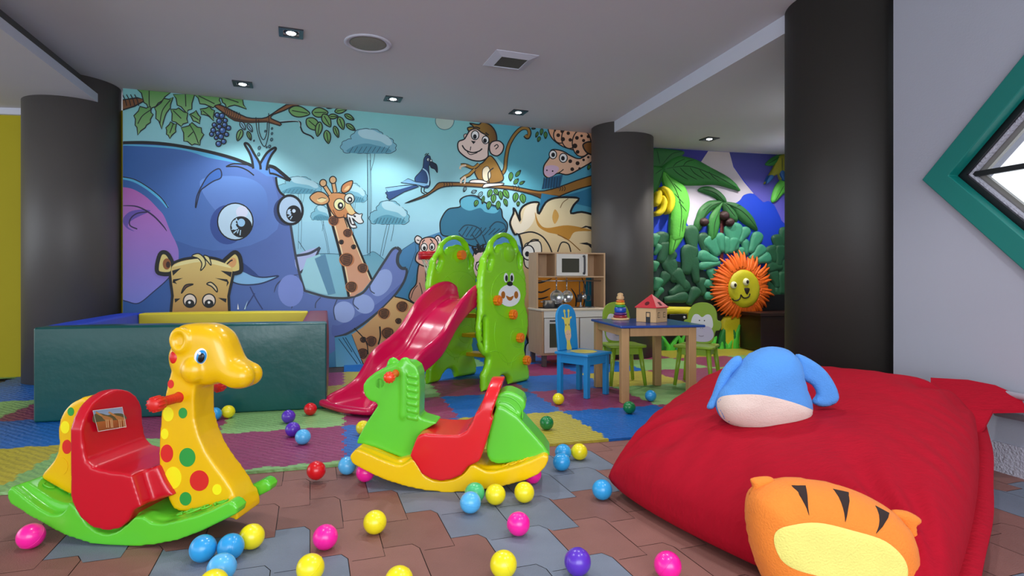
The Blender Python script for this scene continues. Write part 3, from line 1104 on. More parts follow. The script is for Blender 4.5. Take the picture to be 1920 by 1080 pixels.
# face front edge, tusks and trunk
A.fill('#b5c2ee', [(1420, 1360), (1600, 1297), (1540, 1410), (1447, 1487)], 4)
A.line([(1380, 1130), (1410, 1320), (1445, 1490), (1487, 1625)], 15, '#3b4252')
A.line([(1420, 1358), (1520, 1340), (1600, 1296)], 16, '#3b4252').line([(1600, 1296), (1545, 1405), (1448, 1487)], 14, '#3b4252')
A.fill('#a4dbe9', [(1500, 1380), (1600, 1345), (1650, 1500), (1660, 1650), (1600, 1640), (1490, 1600), (1460, 1500)], 0)
A.fill('#5f93b4', [(1560, 1380), (1640, 1345), (1720, 1640), (1660, 1652)], 0)
A.fill('#86c3d8', [(1640, 1345), (1740, 1350), (1800, 1660), (1720, 1650)], 0)
A.line([(1440, 1498), (1350, 1520), (1280, 1570), (1255, 1635)], 9, '#3c4668', taper=True)
A.line([(1478, 1635), (1420, 1680), (1385, 1755)], 10, '#3c4668', taper=True)
A.fill('#7f93dc', ell(1380, 1620, 95, 120))
A.fs('#86bdea', [(930, 1480), (1010, 1470), (1100, 1508), (1180, 1520), (1290, 1510), (1180, 1560), (1080, 1576), (990, 1570), (930, 1540)], 9, '#26365e')
A.line([(1000, 1400), (1060, 1460), (1140, 1515)], 8, '#2d3f70')
A.fill('#2c4888', [(990, 1400), (1050, 1430), (1140, 1515), (1010, 1470)], 4)
A.line([(1075, 1590), (1120, 1680), (1170, 1760)], 8, '#33447a').line([(1110, 1640), (1060, 1720), (1030, 1760)], 8, '#33447a')
A.t(4, 560, 420)
A.fill('#5d6fb8', [(270, 850), (450, 780), (600, 660), (720, 540), (790, 430), (740, 470), (600, 590), (420, 700), (300, 760), (250, 760)], 4)
for cx, cy, r1, r2 in ((340, 660, 80, 80), (490, 600, 80, 70), (620, 440, 70, 110)):
    A.fill('#9db1ea', ell(cx, cy, r1, r2, 30))
A.line([(45, 500), (200, 545), (300, 556), (380, 552), (470, 522), (520, 470), (560, 410), (650, 270), (700, 195), (735, 176)], 15, '#3e4550')
A.line([(735, 176), (762, 200), (745, 235), (742, 290), (770, 330), (806, 332)], 20, '#3e4550')
A.line([(806, 332), (810, 365), (790, 430), (740, 510), (660, 600), (560, 690), (450, 772), (350, 828), (270, 850)], 15, '#3e4550')
A.line([(165, 550), (130, 590), (125, 630)], 7, '#444f70').line([(290, 560), (262, 640), (275, 720)], 7, '#444f70')
A.line([(415, 555), (410, 600), (450, 640)], 7, '#444f70').line([(530, 460), (540, 500), (570, 522)], 7, '#444f70')

# giraffe ---------------------------------------------------
A.t(1, 0, 0)
neck = [(613, 380), (622, 420), (638, 480), (650, 530), (656, 556), (664, 555), (680, 545), (697, 524), (684, 495), (672, 460), (660, 432), (648, 408), (645, 395)]
A.fill('#d9a06c', neck, 0, '#e0a489', 1)
A.line([(614, 382), (623, 420), (640, 485), (654, 556)], 4, K).line([(618, 382), (627, 420), (644, 485), (657, 552)], 2, '#f3dcae')
A.line([(645, 402), (660, 437), (676, 475), (697, 524)], 3.5, K).line([(643, 404), (658, 438), (674, 477), (694, 525)], 1.6, '#f3dcae')
def spot_(cx, cy, r, rot=0, halo=True, q=5):
    pts = [(cx + r * math.cos(math.radians(a + rot)) * (1.15 if i % 2 else .9), cy + r * math.sin(math.radians(a + rot))) for i, a in enumerate(range(0, 360, 60))]
    if halo: A.e('#bd7648', cx, cy, r * 1.3, r * 1.2)
    A.fs('#7d4d30', pts, 1.1, K, 3)
    for k in range(-2, 3):
        A.line([(cx - r * .6, cy + k * r * .3 + r * .12), (cx + r * .6, cy + k * r * .3 - r * .12)], 1.0, K, 0)
for cx, cy, r in ((652, 437, 7), (640, 454, 4), (663, 463, 4), (650, 487, 11), (680, 503, 8), (659, 538, 9), (626, 414, 8)):
    spot_(cx, cy, r, 15)
A.t(6, 500, 300)
A.fs('#d99a62', [(700, 400), (740, 370), (850, 375), (900, 400), (930, 480), (985, 570), (1040, 610), (1075, 610), (1065, 650), (1088, 700), (1020, 700), (960, 660), (910, 600), (900, 650), (860, 645), (800, 650), (740, 600), (690, 500), (690, 430)], 9, K, 5, '#c9824f', 1)
A.fill('#eccf8e', [(900, 430), (930, 490), (990, 590), (940, 610), (900, 560), (880, 500)], 4)
A.fs('#d9a26c', [(700, 430), (640, 370), (560, 360), (485, 420), (540, 485), (620, 505), (690, 480)], 10)
A.fill('#ecd9a0', [(670, 430), (620, 425), (565, 450), (610, 480), (665, 455)], 4); A.line([(580, 440), (620, 425), (670, 435)], 6)
A.fs('#d08a54', [(840, 350), (850, 290), (900, 250), (965, 235), (955, 300), (920, 350), (870, 370)], 10)
A.fill('#ecc98e', [(870, 340), (900, 300), (935, 290), (915, 335)], 4)
for (ax, ay), (bx, by) in (((635, 265), (715, 390)), ((745, 230), (770, 365))):
    A.line([(ax, ay), (bx, by)], 44, K, 0); A.line([(ax, ay), (bx, by)], 26, '#e0b07a', 0)
    A.e('#e6b984', ax, ay - 5, 38, 40, 0, 10)
A.e('#f1f0b4', 818, 500, 62, 66, 0, 8); A.e(K, 830, 515, 32, 40); A.e('#ffffff', 833, 510, 13, 15)
A.e('#dfe6dc', 930, 435, 55, 58, 0, 8); A.e(K, 935, 448, 30, 34); A.e('#ffffff', 935, 445, 12, 13)
A.line([(745, 560), (790, 640), (860, 640), (870, 615)], 7, '#5a3018')
A.fs('#eef0ee', [(905, 610), (960, 625), (1000, 600), (1040, 610), (1075, 605), (1065, 650), (1088, 702), (1030, 712), (960, 650), (1005, 740), (1010, 762), (950, 760), (920, 690)], 8, K, 3)
A.fill('#3a2b2b', [(925, 640), (965, 680), (1000, 735), (955, 730), (930, 690)], 3); A.fill('#f3f4f2', [(940, 650), (960, 720), (985, 715), (965, 680)], 0)
A.e(K, 990, 632, 16, 10, 30)
A.line([(870, 645), (910, 760)], 9, K, 0)
# giraffe body low right of the trunk
A.t(4, 560, 420)
A.fill('#e0b47a', [(395, 830), (480, 775), (600, 665), (715, 545), (790, 560), (860, 595), (860, 700), (760, 900), (600, 1100), (490, 1060), (440, 960)], 0, '#d08e5c', 1)
A.line([(720, 545), (800, 565), (870, 600)], 8).line([(395, 832), (440, 950), (490, 1070)], 9)
A.t(1, 0, 0)
for cx, cy, r in ((720, 588, 9), (754, 575, 9), (747, 602, 5), (727, 625, 10), (696, 640, 9), (681, 637, 5), (680, 663, 9), (700, 672, 9), (740, 640, 8)):
    spot_(cx, cy, r, 20)
A.line([(664, 615), (686, 640), (690, 664)], 1.6).line([(712, 612), (713, 630), (709, 646)], 2.4, K)
A.t(4, 560, 420)
A.fill('#4a97c6', [(270, 850), (395, 828), (480, 1050), (480, 1120), (280, 1120)], 0, '#79bfe0', 1)
for a, b_ in (((300, 860), (440, 1050)), ((350, 850), (470, 1050)), ((330, 850), (400, 960))):
    A.line([a, b_], 5, '#1f4a63', 0)

# hippo -----------------------------------------------------
A.fs('#d9a490', [(905, 300), (960, 260), (1050, 300), (1060, 420), (1030, 560), (900, 600), (830, 560), (840, 500), (880, 450), (890, 370)], 8, K, 5, '#c98d78', 1)
A.line([(950, 330), (955, 560)], 5).line([(905, 440), (925, 520), (900, 560)], 5).line([(840, 560), (860, 500), (890, 460)], 5)
A.fs('#f1e2dd', [(905, 150), (880, 140), (870, 110), (890, 88), (920, 105), (925, 130)], 7).fs('#f1e2dd', [(1025, 140), (1020, 105), (1045, 85), (1068, 110), (1065, 150), (1045, 150)], 7)
A.line([(885, 120), (905, 125)], 6).line([(1040, 100), (1050, 130)], 6)
A.fs('#eeb6a4', [(905, 160), (920, 120), (960, 100), (1010, 105), (1040, 135), (1050, 200), (1080, 240), (1070, 290), (960, 320), (880, 280), (885, 225), (905, 200)], 8)
A.fill('#f4dcd4', [(925, 160), (945, 135), (965, 160), (960, 230), (920, 225), (905, 210)], 4)
A.e('#f6f3f0', 940, 175, 24, 30, 0, 6); A.e('#f6f3f0', 1000, 170, 20, 28, 0, 6); A.e(K, 942, 182, 12, 16); A.e(K, 998, 176, 10, 15)
A.line([(925, 140), (945, 118)], 7).line([(985, 112), (1005, 135)], 7)
# crane-like pink bird face behind the slide
A.fs('#e9c9c6', [(1320, 200), (1350, 180), (1420, 200), (1440, 280), (1420, 400), (1360, 420), (1320, 380), (1300, 290)], 7)
for a, b_ in (((1330, 230), (1300, 170)), ((1350, 215), (1340, 150)), ((1375, 210), (1385, 150)), ((1395, 215), (1430, 160)), ((1340, 220), (1320, 180)), ((1365, 215), (1360, 165)), ((1385, 215), (1408, 165))):
    A.line([a, b_], 14, K, 0)
A.e('#f3dbe0', 1365, 320, 38, 42, 0, 7); A.e('#b04a78', 1358, 318, 16, 18, 0, 4); A.line([(1330, 290), (1400, 270)], 8)
A.e('#2a4f86', 1450, 250, 22, 26, 0, 5)

# bird ------------------------------------------------------
A.t(4, 640, 200)
A.fs('#2f568c', [(610, 460), (590, 490), (550, 540), (580, 590), (640, 610), (665, 580), (660, 520), (655, 460), (660, 440), (700, 460), (718, 495), (715, 440), (690, 420), (670, 405), (665, 375), (640, 365), (620, 390), (615, 430)], 5, '#16273c', 4, '#1c3358', 0)
A.fs('#2c4f86', [(560, 590), (480, 590), (330, 610), (345, 635), (330, 645), (345, 665), (340, 680), (362, 702), (470, 640), (580, 600)], 5, '#16273c', 0)
A.fill('#8cc7ea', [(330, 612), (430, 598), (540, 590), (440, 620), (350, 640)], 0)
A.fs('#7fb6dc', [(445, 570), (500, 540), (560, 565), (640, 575), (665, 540), (655, 590), (620, 600), (560, 585)], 4, '#16273c', 0)
A.line([(610, 465), (640, 490), (655, 540), (650, 590)], 8, '#a8d6ee')
A.fs('#1d2c44', [(665, 415), (700, 425), (718, 450), (719, 495), (700, 470), (670, 455)], 4)
A.line([(625, 365), (640, 350)], 5).line([(640, 362), (655, 350)], 5).e('#dff0f6', 650, 398, 10, 12, 0, 4).e('#dff0f6', 672, 405, 8, 9, 0, 4).e(K, 652, 400, 4)
A.line([(600, 605), (600, 640), (625, 655)], 6).line([(625, 605), (620, 635), (650, 650)], 6)
# branch
A.fs('#8a5e2c', [(475, 726), (560, 690), (640, 655), (690, 615), (720, 578), (760, 568), (900, 570), (1060, 575), (1180, 590), (1300, 600), (1440, 628), (1520, 632), (1640, 600), (1760, 555), (1900, 510), (2000, 480), (2000, 570), (1880, 590), (1740, 630), (1640, 670), (1560, 700), (1500, 690), (1430, 660), (1260, 620), (1060, 605), (880, 595), (780, 600), (720, 620), (640, 670), (560, 700)], 7, K, 2, '#a5742f', 0)
A.fill('#5d3d1b', [(1180, 610), (1300, 625), (1430, 655), (1500, 690), (1560, 700), (1640, 668), (1540, 660), (1400, 640), (1260, 615)], 2)
for x in (765, 785, 805, 825, 1285, 1305, 1325, 1635, 1652, 1670):
    y = 585 if x < 900 else (610 if x < 1400 else 615)
    A.line([(x, y - 18), (x + 8, y), (x, y + 18)], 4)
def leaf(cx, cy, l, w, rot, col='#5fa346', ink=K, lw=5):
    c_, s_ = math.cos(math.radians(rot)), math.sin(math.radians(rot))
    base = [(-.5, 0), (-.3, -.42), (0, -.5), (.3, -.3), (.5, 0), (.3, .3), (0, .5), (-.3, .42)]
    A.fs(col, [(cx + (x * l) * c_ - (y * w) * s_, cy + (x * l) * s_ + (y * w) * c_) for x, y in base], lw, ink, 3)
    A.line([(cx - .35 * l * c_, cy - .35 * l * s_), (cx + .4 * l * c_, cy + .4 * l * s_)], lw * .8, ink, 0)
for q in ((1112, 650, 60, 34, 110), (1140, 690, 64, 36, 95), (1160, 640, 50, 30, 60), (1195, 665, 66, 30, 80), (1235, 655, 70, 40, 60), (1105, 740, 60, 34, 100), (1175, 740, 64, 32, 95), (1232, 720, 60, 28, 70),
          (1305, 680, 70, 40, 100), (1360, 690, 70, 44, 80), (1325, 730, 36, 22, 100), (1062, 700, 60, 20, 100), (1010, 725, 50, 30, 110), (1355, 570, 44, 18, -30), (1310, 560, 50, 26, -50), (1325, 500, 60, 22, -50), (1270, 525, 64, 30, 95),
          (1465, 210, 44, 18, 110), (1500, 190, 50, 22, 100), (1480, 245, 40, 22, 110), (1530, 215, 52, 24, 90), (1440, 165, 30, 12, 0), (1855, 455, 40, 22, 110)):
    leaf(*q)
for q in ((925, 620, 40, 20, 110), (995, 637, 40, 22, -20), (1040, 660, 50, 24, 130)):
    leaf(*q, col='#9bd0dc')
# monkey
A.line([(1195, 515), (1225, 470), (1235, 380), (1255, 290), (1300, 210), (1350, 165), (1395, 165), (1410, 200), (1395, 232), (1375, 215)], 26)
A.line([(1195, 515), (1225, 470), (1235, 380), (1255, 290), (1300, 210), (1350, 165), (1395, 167), (1408, 200), (1395, 228), (1378, 215)], 15, '#9a7430')
A.fs('#b98a3a', [(1060, 420), (1110, 370), (1150, 400), (1190, 470), (1215, 540), (1170, 570), (1060, 575), (1010, 520), (1000, 460)], 7, K, 5, '#8d6422', 1)
A.fs('#f1e4c4', [(1060, 470), (1100, 450), (1120, 520), (1090, 560), (1060, 540)], 4)
A.line([(1110, 580), (1100, 500), (1140, 460)], 7)
A.line([(1030, 430), (990, 460), (930, 440), (895, 440)], 24).line([(1030, 430), (990, 458), (930, 440), (897, 440)], 14, '#b98a3a')
A.line([(1000, 470), (960, 510), (930, 525), (895, 550)], 24).line([(1000, 470), (960, 508), (930, 523), (900, 545)], 14, '#b98a3a')
A.line([(935, 440), (895, 450), (890, 470)], 12, '#f0d9c0').line([(930, 525), (900, 550), (895, 575)], 12, '#f0d9c0').line([(930, 525), (925, 565), (920, 580)], 9, '#f0d9c0')
A.fs('#f4e6dc', [(1060, 610), (1075, 580), (1140, 575), (1215, 575), (1200, 590), (1120, 600)], 6).fs('#f4e6dc', [(960, 570), (980, 550), (1050, 550), (1100, 575), (1030, 575)], 6)
A.fs('#b08a3c', [(960, 200), (945, 160), (990, 150), (960, 125), (1030, 135), (1055, 115), (1110, 135), (1150, 180), (1165, 240), (1150, 290), (1110, 310), (980, 290)], 8, K, 3, '#6e4a1c', 0)
A.fs('#f0cfc4', [(1120, 350), (1110, 300), (1130, 265), (1180, 258), (1215, 290), (1205, 340), (1165, 370)], 8).line([(1145, 300), (1165, 285), (1175, 300), (1155, 320)], 6)
A.fs('#f0cfc4', [(925, 240), (918, 215), (935, 205), (955, 225)], 5)
A.fs('#f6dcd0', [(940, 215), (965, 180), (1010, 168), (1050, 195), (1090, 220), (1105, 260), (1100, 330), (1095, 380), (1040, 408), (960, 395), (890, 345), (872, 300), (880, 262), (920, 245)], 8)
A.e('#ffffff', 1002, 215, 28, 34, 0, 6); A.e(K, 1000, 226, 14, 18); A.e('#ffffff', 1080, 250, 25, 29, 0, 6); A.e(K, 1076, 256, 14, 17)
A.fill(K, [(970, 255), (1008, 262), (990, 282)]); A.line([(970, 300), (965, 330)], 5)
A.line([(905, 290), (930, 325), (980, 345), (1030, 335), (1055, 315)], 8).line([(935, 325), (965, 360), (1020, 345)], 5)
A.line([(985, 160), (1010, 155), (1040, 165)], 8).line([(1080, 195), (1105, 215)], 8)
# snake
A.fs('#e3a983', [(1550, 165), (1600, 160), (1890, 200), (1890, 380), (1830, 420), (1770, 340), (1660, 300), (1580, 240)], 7, K, 4)
for cx, cy, rx, ry in ((1640, 215, 50, 60), (1710, 235, 60, 80), (1800, 275, 70, 100)):
    A.e('#e8b08c', cx, cy, rx, ry, 0, 7)
A.fs('#efc0a0', [(1515, 490), (1520, 440), (1560, 380), (1565, 340), (1590, 322), (1660, 335), (1720, 370), (1790, 390), (1880, 340), (1890, 400), (1800, 460), (1700, 510), (1620, 500), (1560, 535), (1525, 520)], 8, K, 4)
A.fill('#e3c0da', [(1520, 500), (1530, 450), (1590, 440), (1630, 460), (1610, 500), (1560, 528)], 4)
A.e('#f6f6f4', 1585, 360, 28, 32, 0, 6); A.e('#f6f6f4', 1663, 385, 30, 34, 0, 6); A.e(K, 1587, 362, 14, 17); A.e(K, 1660, 388, 14, 17)
A.line([(1600, 510), (1640, 490), (1665, 470)], 6).e(K, 1540, 478, 6).e(K, 1583, 484, 6)
for q in ((1715, 410, 14), (1770, 425, 15), (1730, 470, 14), (1785, 465, 10), (1815, 400, 10), (1625, 215, 14), (1660, 245, 16), (1655, 185, 14), (1700, 200, 13), (1715, 250, 13), (1750, 295, 18), (1765, 235, 14), (1800, 220, 10), (1850, 225, 12), (1770, 340, 14), (1815, 255, 12), (1850, 380, 9), (1600, 180, 8)):
    A.e('#2a1a14', *q)
A.fs('#8c5a2a', [(1810, 290), (1850, 265), (1900, 280), (1900, 360), (1840, 345)], 9)
A.fill('#245f86', [(1520, 540), (1660, 510), (1640, 600), (1500, 620)], 0)
for x in range(1520, 1660, 20): A.line([(x, 530), (x - 10, 615)], 5, '#16384f', 0)
A.fill('#2f7ba0', [(1500, 650), (1640, 675), (1780, 640), (1890, 600), (1890, 760), (1640, 700), (1480, 800)], 0)
# lion
mane = [(1270, 900), (1265, 860), (1290, 800), (1290, 760), (1310, 790), (1340, 860), (1335, 800), (1360, 750), (1420, 720), (1480, 720), (1470, 760), (1480, 805), (1530, 720), (1600, 685), (1700, 680), (1780, 690), (1740, 740), (1720, 800), (1800, 790), (1900, 815), (2000, 850), (2000, 1900), (1500, 1900), (1330, 1500), (1360, 1120), (1330, 960), (1300, 960)]
A.fs('#efe0b4', mane, 13, K, 3, '#c9862f', 1)
A.fill('#f6ead0', [(1275, 880), (1300, 810), (1345, 880), (1380, 760), (1460, 730), (1440, 860), (1380, 930), (1320, 950)], 4)
A.fill('#c58c34', [(1450, 790), (1480, 870), (1540, 910), (1700, 890), (1880, 930), (1750, 940), (1700, 1000), (1620, 960), (1540, 940), (1470, 890)], 5)
A.fill('#d9a653', [(1600, 770), (1580, 830), (1600, 880), (1630, 820)], 4)
A.line([(1320, 960), (1420, 940), (1500, 970), (1550, 1030), (1580, 1100)], 9)
A.fs('#f3ead6', [(1370, 1060), (1400, 1020), (1480, 1010), (1500, 1080), (1480, 1200), (1380, 1200)], 7)
A.line([(1380, 1050), (1430, 1000), (1480, 1000)], 8).line([(1620, 1090), (1650, 1020), (1700, 1030), (1720, 1090)], 8)
A.fill(K, [(1785, 915), (1830, 893), (1900, 905), (1900, 940), (1840, 905)]).fill(K, [(1780, 1025), (1840, 1018), (1900, 1045), (1900, 1090), (1850, 1040)])
A.line([(1620, 960), (1700, 1000), (1790, 1080)], 6, '#8a5a1c').line([(1700, 690), (1660, 720), (1640, 760)], 5, '#8a6a3c')
A.t(4, 560, 420)
A.e('#f2eee6', 1720, 215, 45, 55, 0, 8); A.e(K, 1712, 225, 16, 20)
A.t(1, 0, 0)
A.fill('#d98b1e', [(1000, 500), (1120, 480), (1140, 700), (990, 700)], 0, '#c06f16', 1)
for a, b_, c_ in (((1002, 505), (1012, 512), (1030, 508)), ((1000, 525), (1012, 530), (1035, 522)), ((1002, 545), (1015, 548), (1032, 540)), ((1005, 560), (1015, 560), (1028, 556)), ((1070, 540), (1080, 560), (1076, 590)), ((1090, 520), (1098, 545), (1092, 580))):
    A.line([a, b_, c_], 2.6, K, taper=True)
A.fill('#1c6a80', [(1098, 520), (1115, 515), (1115, 580), (1096, 580)], 0)
A.fs('#efeae0', [(985, 650), (1000, 640), (1020, 650), (1020, 690), (990, 690)], 2).line([(1025, 680), (1060, 640)], 2.4)

# vine leaves, branch and grapes in the upper left
A.t(4, 200, 140)
A.fs('#7d4f2b', [(60, 185), (230, 175), (300, 190), (210, 238), (110, 265), (60, 280)], 9, K, 0)
for x in (140, 170, 200, 230): A.line([(x - 20, 150), (x, 190), (x + 12, 235)], 6)
A.fs('#8b5a33', [(795, 225), (860, 232), (950, 275), (1050, 322), (1130, 330), (1200, 322), (1290, 262), (1400, 200), (1450, 205), (1330, 270), (1250, 300), (1232, 330), (1300, 360), (1300, 384), (1200, 355), (1080, 360), (960, 345), (880, 290)], 8, K, 2)
A.fill('#4b2f1b', [(880, 288), (960, 325), (1080, 345), (1200, 345), (1290, 382), (1200, 357), (1080, 362), (960, 347)], 2)
for x in range(880, 1000, 16): A.line([(x, 250 + (x - 880) * .3), (x + 12, 275 + (x - 880) * .3), (x + 2, 300 + (x - 880) * .35)], 4)
A.line([(1300, 360), (1440, 352), (1455, 395), (1475, 435), (1530, 460), (1553, 482)], 9).line([(1300, 350), (1430, 348), (1450, 390)], 3, '#cfe6ea')
A.line([(1120, 320), (1125, 400), (1150, 490), (1185, 540), (1210, 470), (1218, 380), (1215, 290)], 5).line([(1140, 340), (1145, 430), (1175, 490), (1200, 440), (1205, 360)], 5)
for q in ((1240, 405, 8), (1240, 443, 9), (1237, 488, 12), (1190, 425, 8), (1145, 550, 13), (1222, 540, 12), (1200, 545, 7), (1140, 598, 12), (1105, 497, 6)):
    A.e('#4d8a9a', *q[:2], q[2] * .7, q[2], 20, 4)
def vleaf(pts, veins=(), col='#5c9a50', col2='#86b878'):
    # jagged rim: a small notch is cut between every two outline points
    cx = sum(p[0] for p in pts) / len(pts); cy = sum(p[1] for p in pts) / len(pts)
    J = []
    for i, p in enumerate(pts):
        q = pts[(i + 1) % len(pts)]
        J.append(p)
        mx, my = (p[0] * .35 + q[0] * .65), (p[1] * .35 + q[1] * .65)
        J.append((mx + (cx - mx) * .13, my + (cy - my) * .13))
    A.fill(col, J, 0, col2, 1); A.line(J, 7, K, 0, True)
    for v_ in veins: A.line(v_, 6, K)
vleaf([(230, 95), (400, 60), (480, 130), (430, 190), (370, 240), (320, 275), (280, 210)], ([(320, 90), (320, 200), (325, 270)],))
vleaf([(205, 310), (250, 240), (330, 240), (350, 300), (330, 360), (290, 400), (235, 455), (215, 380)], ([(340, 260), (270, 310), (235, 370)],))
vleaf([(360, 250), (430, 180), (500, 170), (480, 250), (440, 310), (415, 410), (370, 330)], ([(480, 190), (420, 270), (400, 370)],))
vleaf([(500, 150), (640, 60), (660, 150), (640, 260), (600, 290), (530, 230)], ([(590, 100), (595, 240)],))
vleaf([(480, 260), (540, 250), (610, 290), (610, 360), (560, 390), (490, 350)], ([(500, 270), (560, 330)],))
vleaf([(445, 400), (480, 355), (525, 370), (520, 430), (475, 480), (450, 450)], ([(500, 370), (475, 440)],))
vleaf([(560, 400), (640, 360), (710, 400), (730, 450), (700, 530), (640, 530), (580, 500)], ([(620, 370), (660, 440), (690, 520)], [(650, 430), (610, 470)]))
vleaf([(620, 300), (670, 270), (705, 320), (700, 370), (650, 350)], ([(630, 300), (690, 340)],))
vleaf([(660, 150), (760, 120), (850, 150), (860, 220), (800, 250), (700, 220)], ([(690, 160), (810, 220)],))
vleaf([(700, 260), (770, 240), (810, 270), (805, 350), (760, 310), (710, 300)], ([(720, 270), (780, 320)],))
vleaf([(840, 160), (960, 150), (1020, 180), (1050, 260), (960, 230), (900, 250), (870, 210)], ([(870, 170), (990, 210)],))
for q in ((997, 455, 90, 44, 110), (1070, 460, 70, 28, 70)): leaf(*q, col='#7fb370', lw=7)
for q in ((1022, 385, 70, 34, 60), (1075, 400, 70, 30, 60)): leaf(*q, col='#8fc4d8', lw=6)
for q in ((1445, 280, 160, 80, 10), (1600, 285, 120, 70, 0), (1550, 375, 130, 80, 40), (1590, 410, 110, 50, 100), (1650, 345, 110, 60, 60), (1700, 315, 70, 36, 0), (1755, 270, 90, 40, -10), (1820, 320, 80, 34, 30), (1758, 365, 100, 50, 70), (1830, 395, 80, 34, 35), (1722, 430, 90, 36, 70), (1655, 468, 100, 50, 80), (1675, 245, 60, 20, 0)):
    leaf(*q, col='#74ab62', lw=7)
for cx, cy, r in ((830, 305, 18), (865, 310, 20), (845, 350, 20), (890, 345, 16), (808, 378, 16), (845, 392, 18), (885, 378, 18), (915, 402, 17), (800, 418, 18), (870, 420, 24), (835, 440, 18), (788, 448, 16), (900, 450, 16), (858, 465, 20), (822, 475, 14), (878, 503, 18), (840, 520, 20)):
    A.e('#3f68ac', cx, cy, r, r, 0, 7); A.e('#8fb6e6', cx - r * .25, cy - r * .3, r * .35)
# small striped cub above the pit
A.t(4, 200, 360)
cub = [(490, 560), (560, 520), (640, 505), (700, 500), (790, 505), (860, 525), (940, 565), (935, 640), (905, 780), (880, 1000), (520, 1000), (505, 780), (490, 660)]
A.line(cub, 34, K, 3, True)
for e_ in ([(500, 560), (470, 480), (435, 452), (400, 470), (378, 560), (392, 608), (480, 612)], [(870, 540), (920, 480), (965, 452), (1000, 490), (1010, 580), (985, 605), (930, 605)]):
    A.fs('#e3cf7e', e_, 26, K, 4)
A.e('#9a5c2c', 452, 540, 30, 42); A.e('#3a2014', 462, 545, 16, 24); A.e('#e0a468', 945, 530, 28, 38, 20); A.line([(900, 545), (925, 520), (945, 510)], 9)
A.fill('#e4ca7a', cub, 3, '#b57a3c', 1)
A.fill('#f0e4a0', [(495, 560), (560, 525), (700, 500), (860, 525), (935, 570), (860, 555), (700, 525), (560, 550)], 3)
A.fs('#e9dc96', [(640, 480), (690, 462), (735, 500), (740, 550), (705, 590), (715, 540), (690, 500)], 7, K, 4).fs('#e9dc96', [(730, 475), (770, 490), (785, 550), (765, 530), (740, 500)], 7, K, 3)
for t_ in ([(492, 590), (560, 570), (498, 628)], [(495, 680), (575, 645), (500, 655), (530, 690)], [(940, 600), (855, 590), (932, 640)], [(918, 680), (812, 645), (905, 655), (900, 710)], [(510, 800), (555, 798), (515, 830)], [(900, 800), (835, 792), (895, 830)]):
    A.fill(K, t_)
A.fs('#6e4728', [(562, 760), (590, 700), (650, 692), (600, 715)], 8).fs('#e3cf9a', [(752, 690), (785, 678), (825, 715), (828, 750), (790, 710)], 8)
A.e('#efdfd0', 625, 815, 48, 50, 0, 8); A.e(K, 625, 836, 34, 30); A.e('#ffffff', 622, 828, 10)
A.e('#efdfd0', 768, 815, 48, 50, 0, 8); A.e(K, 768, 836, 34, 30); A.e('#ffffff', 768, 828, 10)
A.fill('#ffffff', [(985, 835), (993, 880), (980, 880)]); A.fill('#bfe4f4', [(1060, 810), (1040, 880), (1030, 880)])
o = A.build('wall_mural', M['print'])
tag(o, 'printed jungle mural with elephant, giraffe, monkey and snake covering the back wall', 'mural')
# ------------------------------------------------------------------ painted foam-relief wall on the right
B2 = Art(RWF, -0.001)
B2.clip = (-0.45, 2.2, 0.0, ZR - 0.002)
B2.t(5.4, 1200, 250)
B2.fill('#33318a', [(0, 100), (700, 150), (560, 420), (0, 500)])
B2.fill('#3c3f86', [(900, 180), (1800, 230), (1800, 900), (1500, 950), (1250, 700), (1150, 610), (950, 340)], 0, '#6d66d8', 1)
B2.fill('#c9bdb8', [(400, 520), (610, 300), (690, 160), (905, 160), (945, 340), (1050, 490), (1150, 610), (1050, 630), (980, 710), (860, 760), (700, 900), (530, 948), (480, 930), (460, 850)], 0, '#cdc8e6', 1)
B2.fill('#1546d6', [(0, 700), (280, 760), (460, 900), (530, 950), (700, 800), (980, 700), (1050, 625), (1150, 612), (1240, 695), (1300, 685), (1360, 730), (1420, 850), (1480, 930), (1800, 1000), (1800, 1500), (0, 1500)], 3, '#0f33c0', 1)
B2.t(4.5, 1200, 430)
B2.fill('#11352f', [(0, 330), (200, 250), (500, 330), (700, 420), (1000, 360), (1500, 380), (1500, 640), (0, 640)], 4, '#1c2b22', 1)
B2.fill('#16130f', [(0, 600), (1500, 620), (1500, 1060), (0, 1060)])
B2.fill('#d8ca1e', [(0, 1000), (240, 1000), (240, 1060), (0, 1060)])
tag(B2.build('wall_painting', M['print']), 'painted night jungle backdrop in purple, blue and white behind the relief plants', 'wall painting')

def relief_mat(name, col, noise=0.18, k=1.0):
    return mat(name, col, 0.55, noise=noise, nscale=9, bump=0.25, bscale=45, k=k)
M['palm1'] = relief_mat('palm_leaf_green', '#2f7d35')
M['palm2'] = relief_mat('palm_leaf_bright_green', '#5fbf45')
M['palm3'] = relief_mat('palm_leaf_dark_green', '#2a6a33')
M['vein'] = mat('vein_dark_green', '#123c1c', 0.7)
M['bush1'] = relief_mat('bush_dark_green', '#225a3c')
M['bush2'] = relief_mat('bush_mid_green', '#35845d')
M['bush3'] = relief_mat('bush_sea_green', '#3f9474')
M['banana'] = relief_mat('banana_yellow', '#e0cd1c', 0.08)
M['coconut'] = relief_mat('coconut_brown', '#33191c')
M['trunkred'] = relief_mat('trunk_red_brown', '#5a1c1e')
M['mane'] = relief_mat('lion_mane_orange', '#f06a12', 0.12)
M['lionface'] = relief_mat('lion_face_yellow', '#c9c21a', 0.1)
M['liony'] = relief_mat('lion_body_yellow', '#d8cc22', 0.06)
M['eyewhite'] = mat('painted_eye_white', '#ecebc8', 0.5)
M['inkbrown'] = mat('painted_dark_brown', '#24150e', 0.5)
M['grass1'] = relief_mat('grass_bright_green', '#4fc73a')
M['grass2'] = relief_mat('grass_dark_green', '#1e7a33')

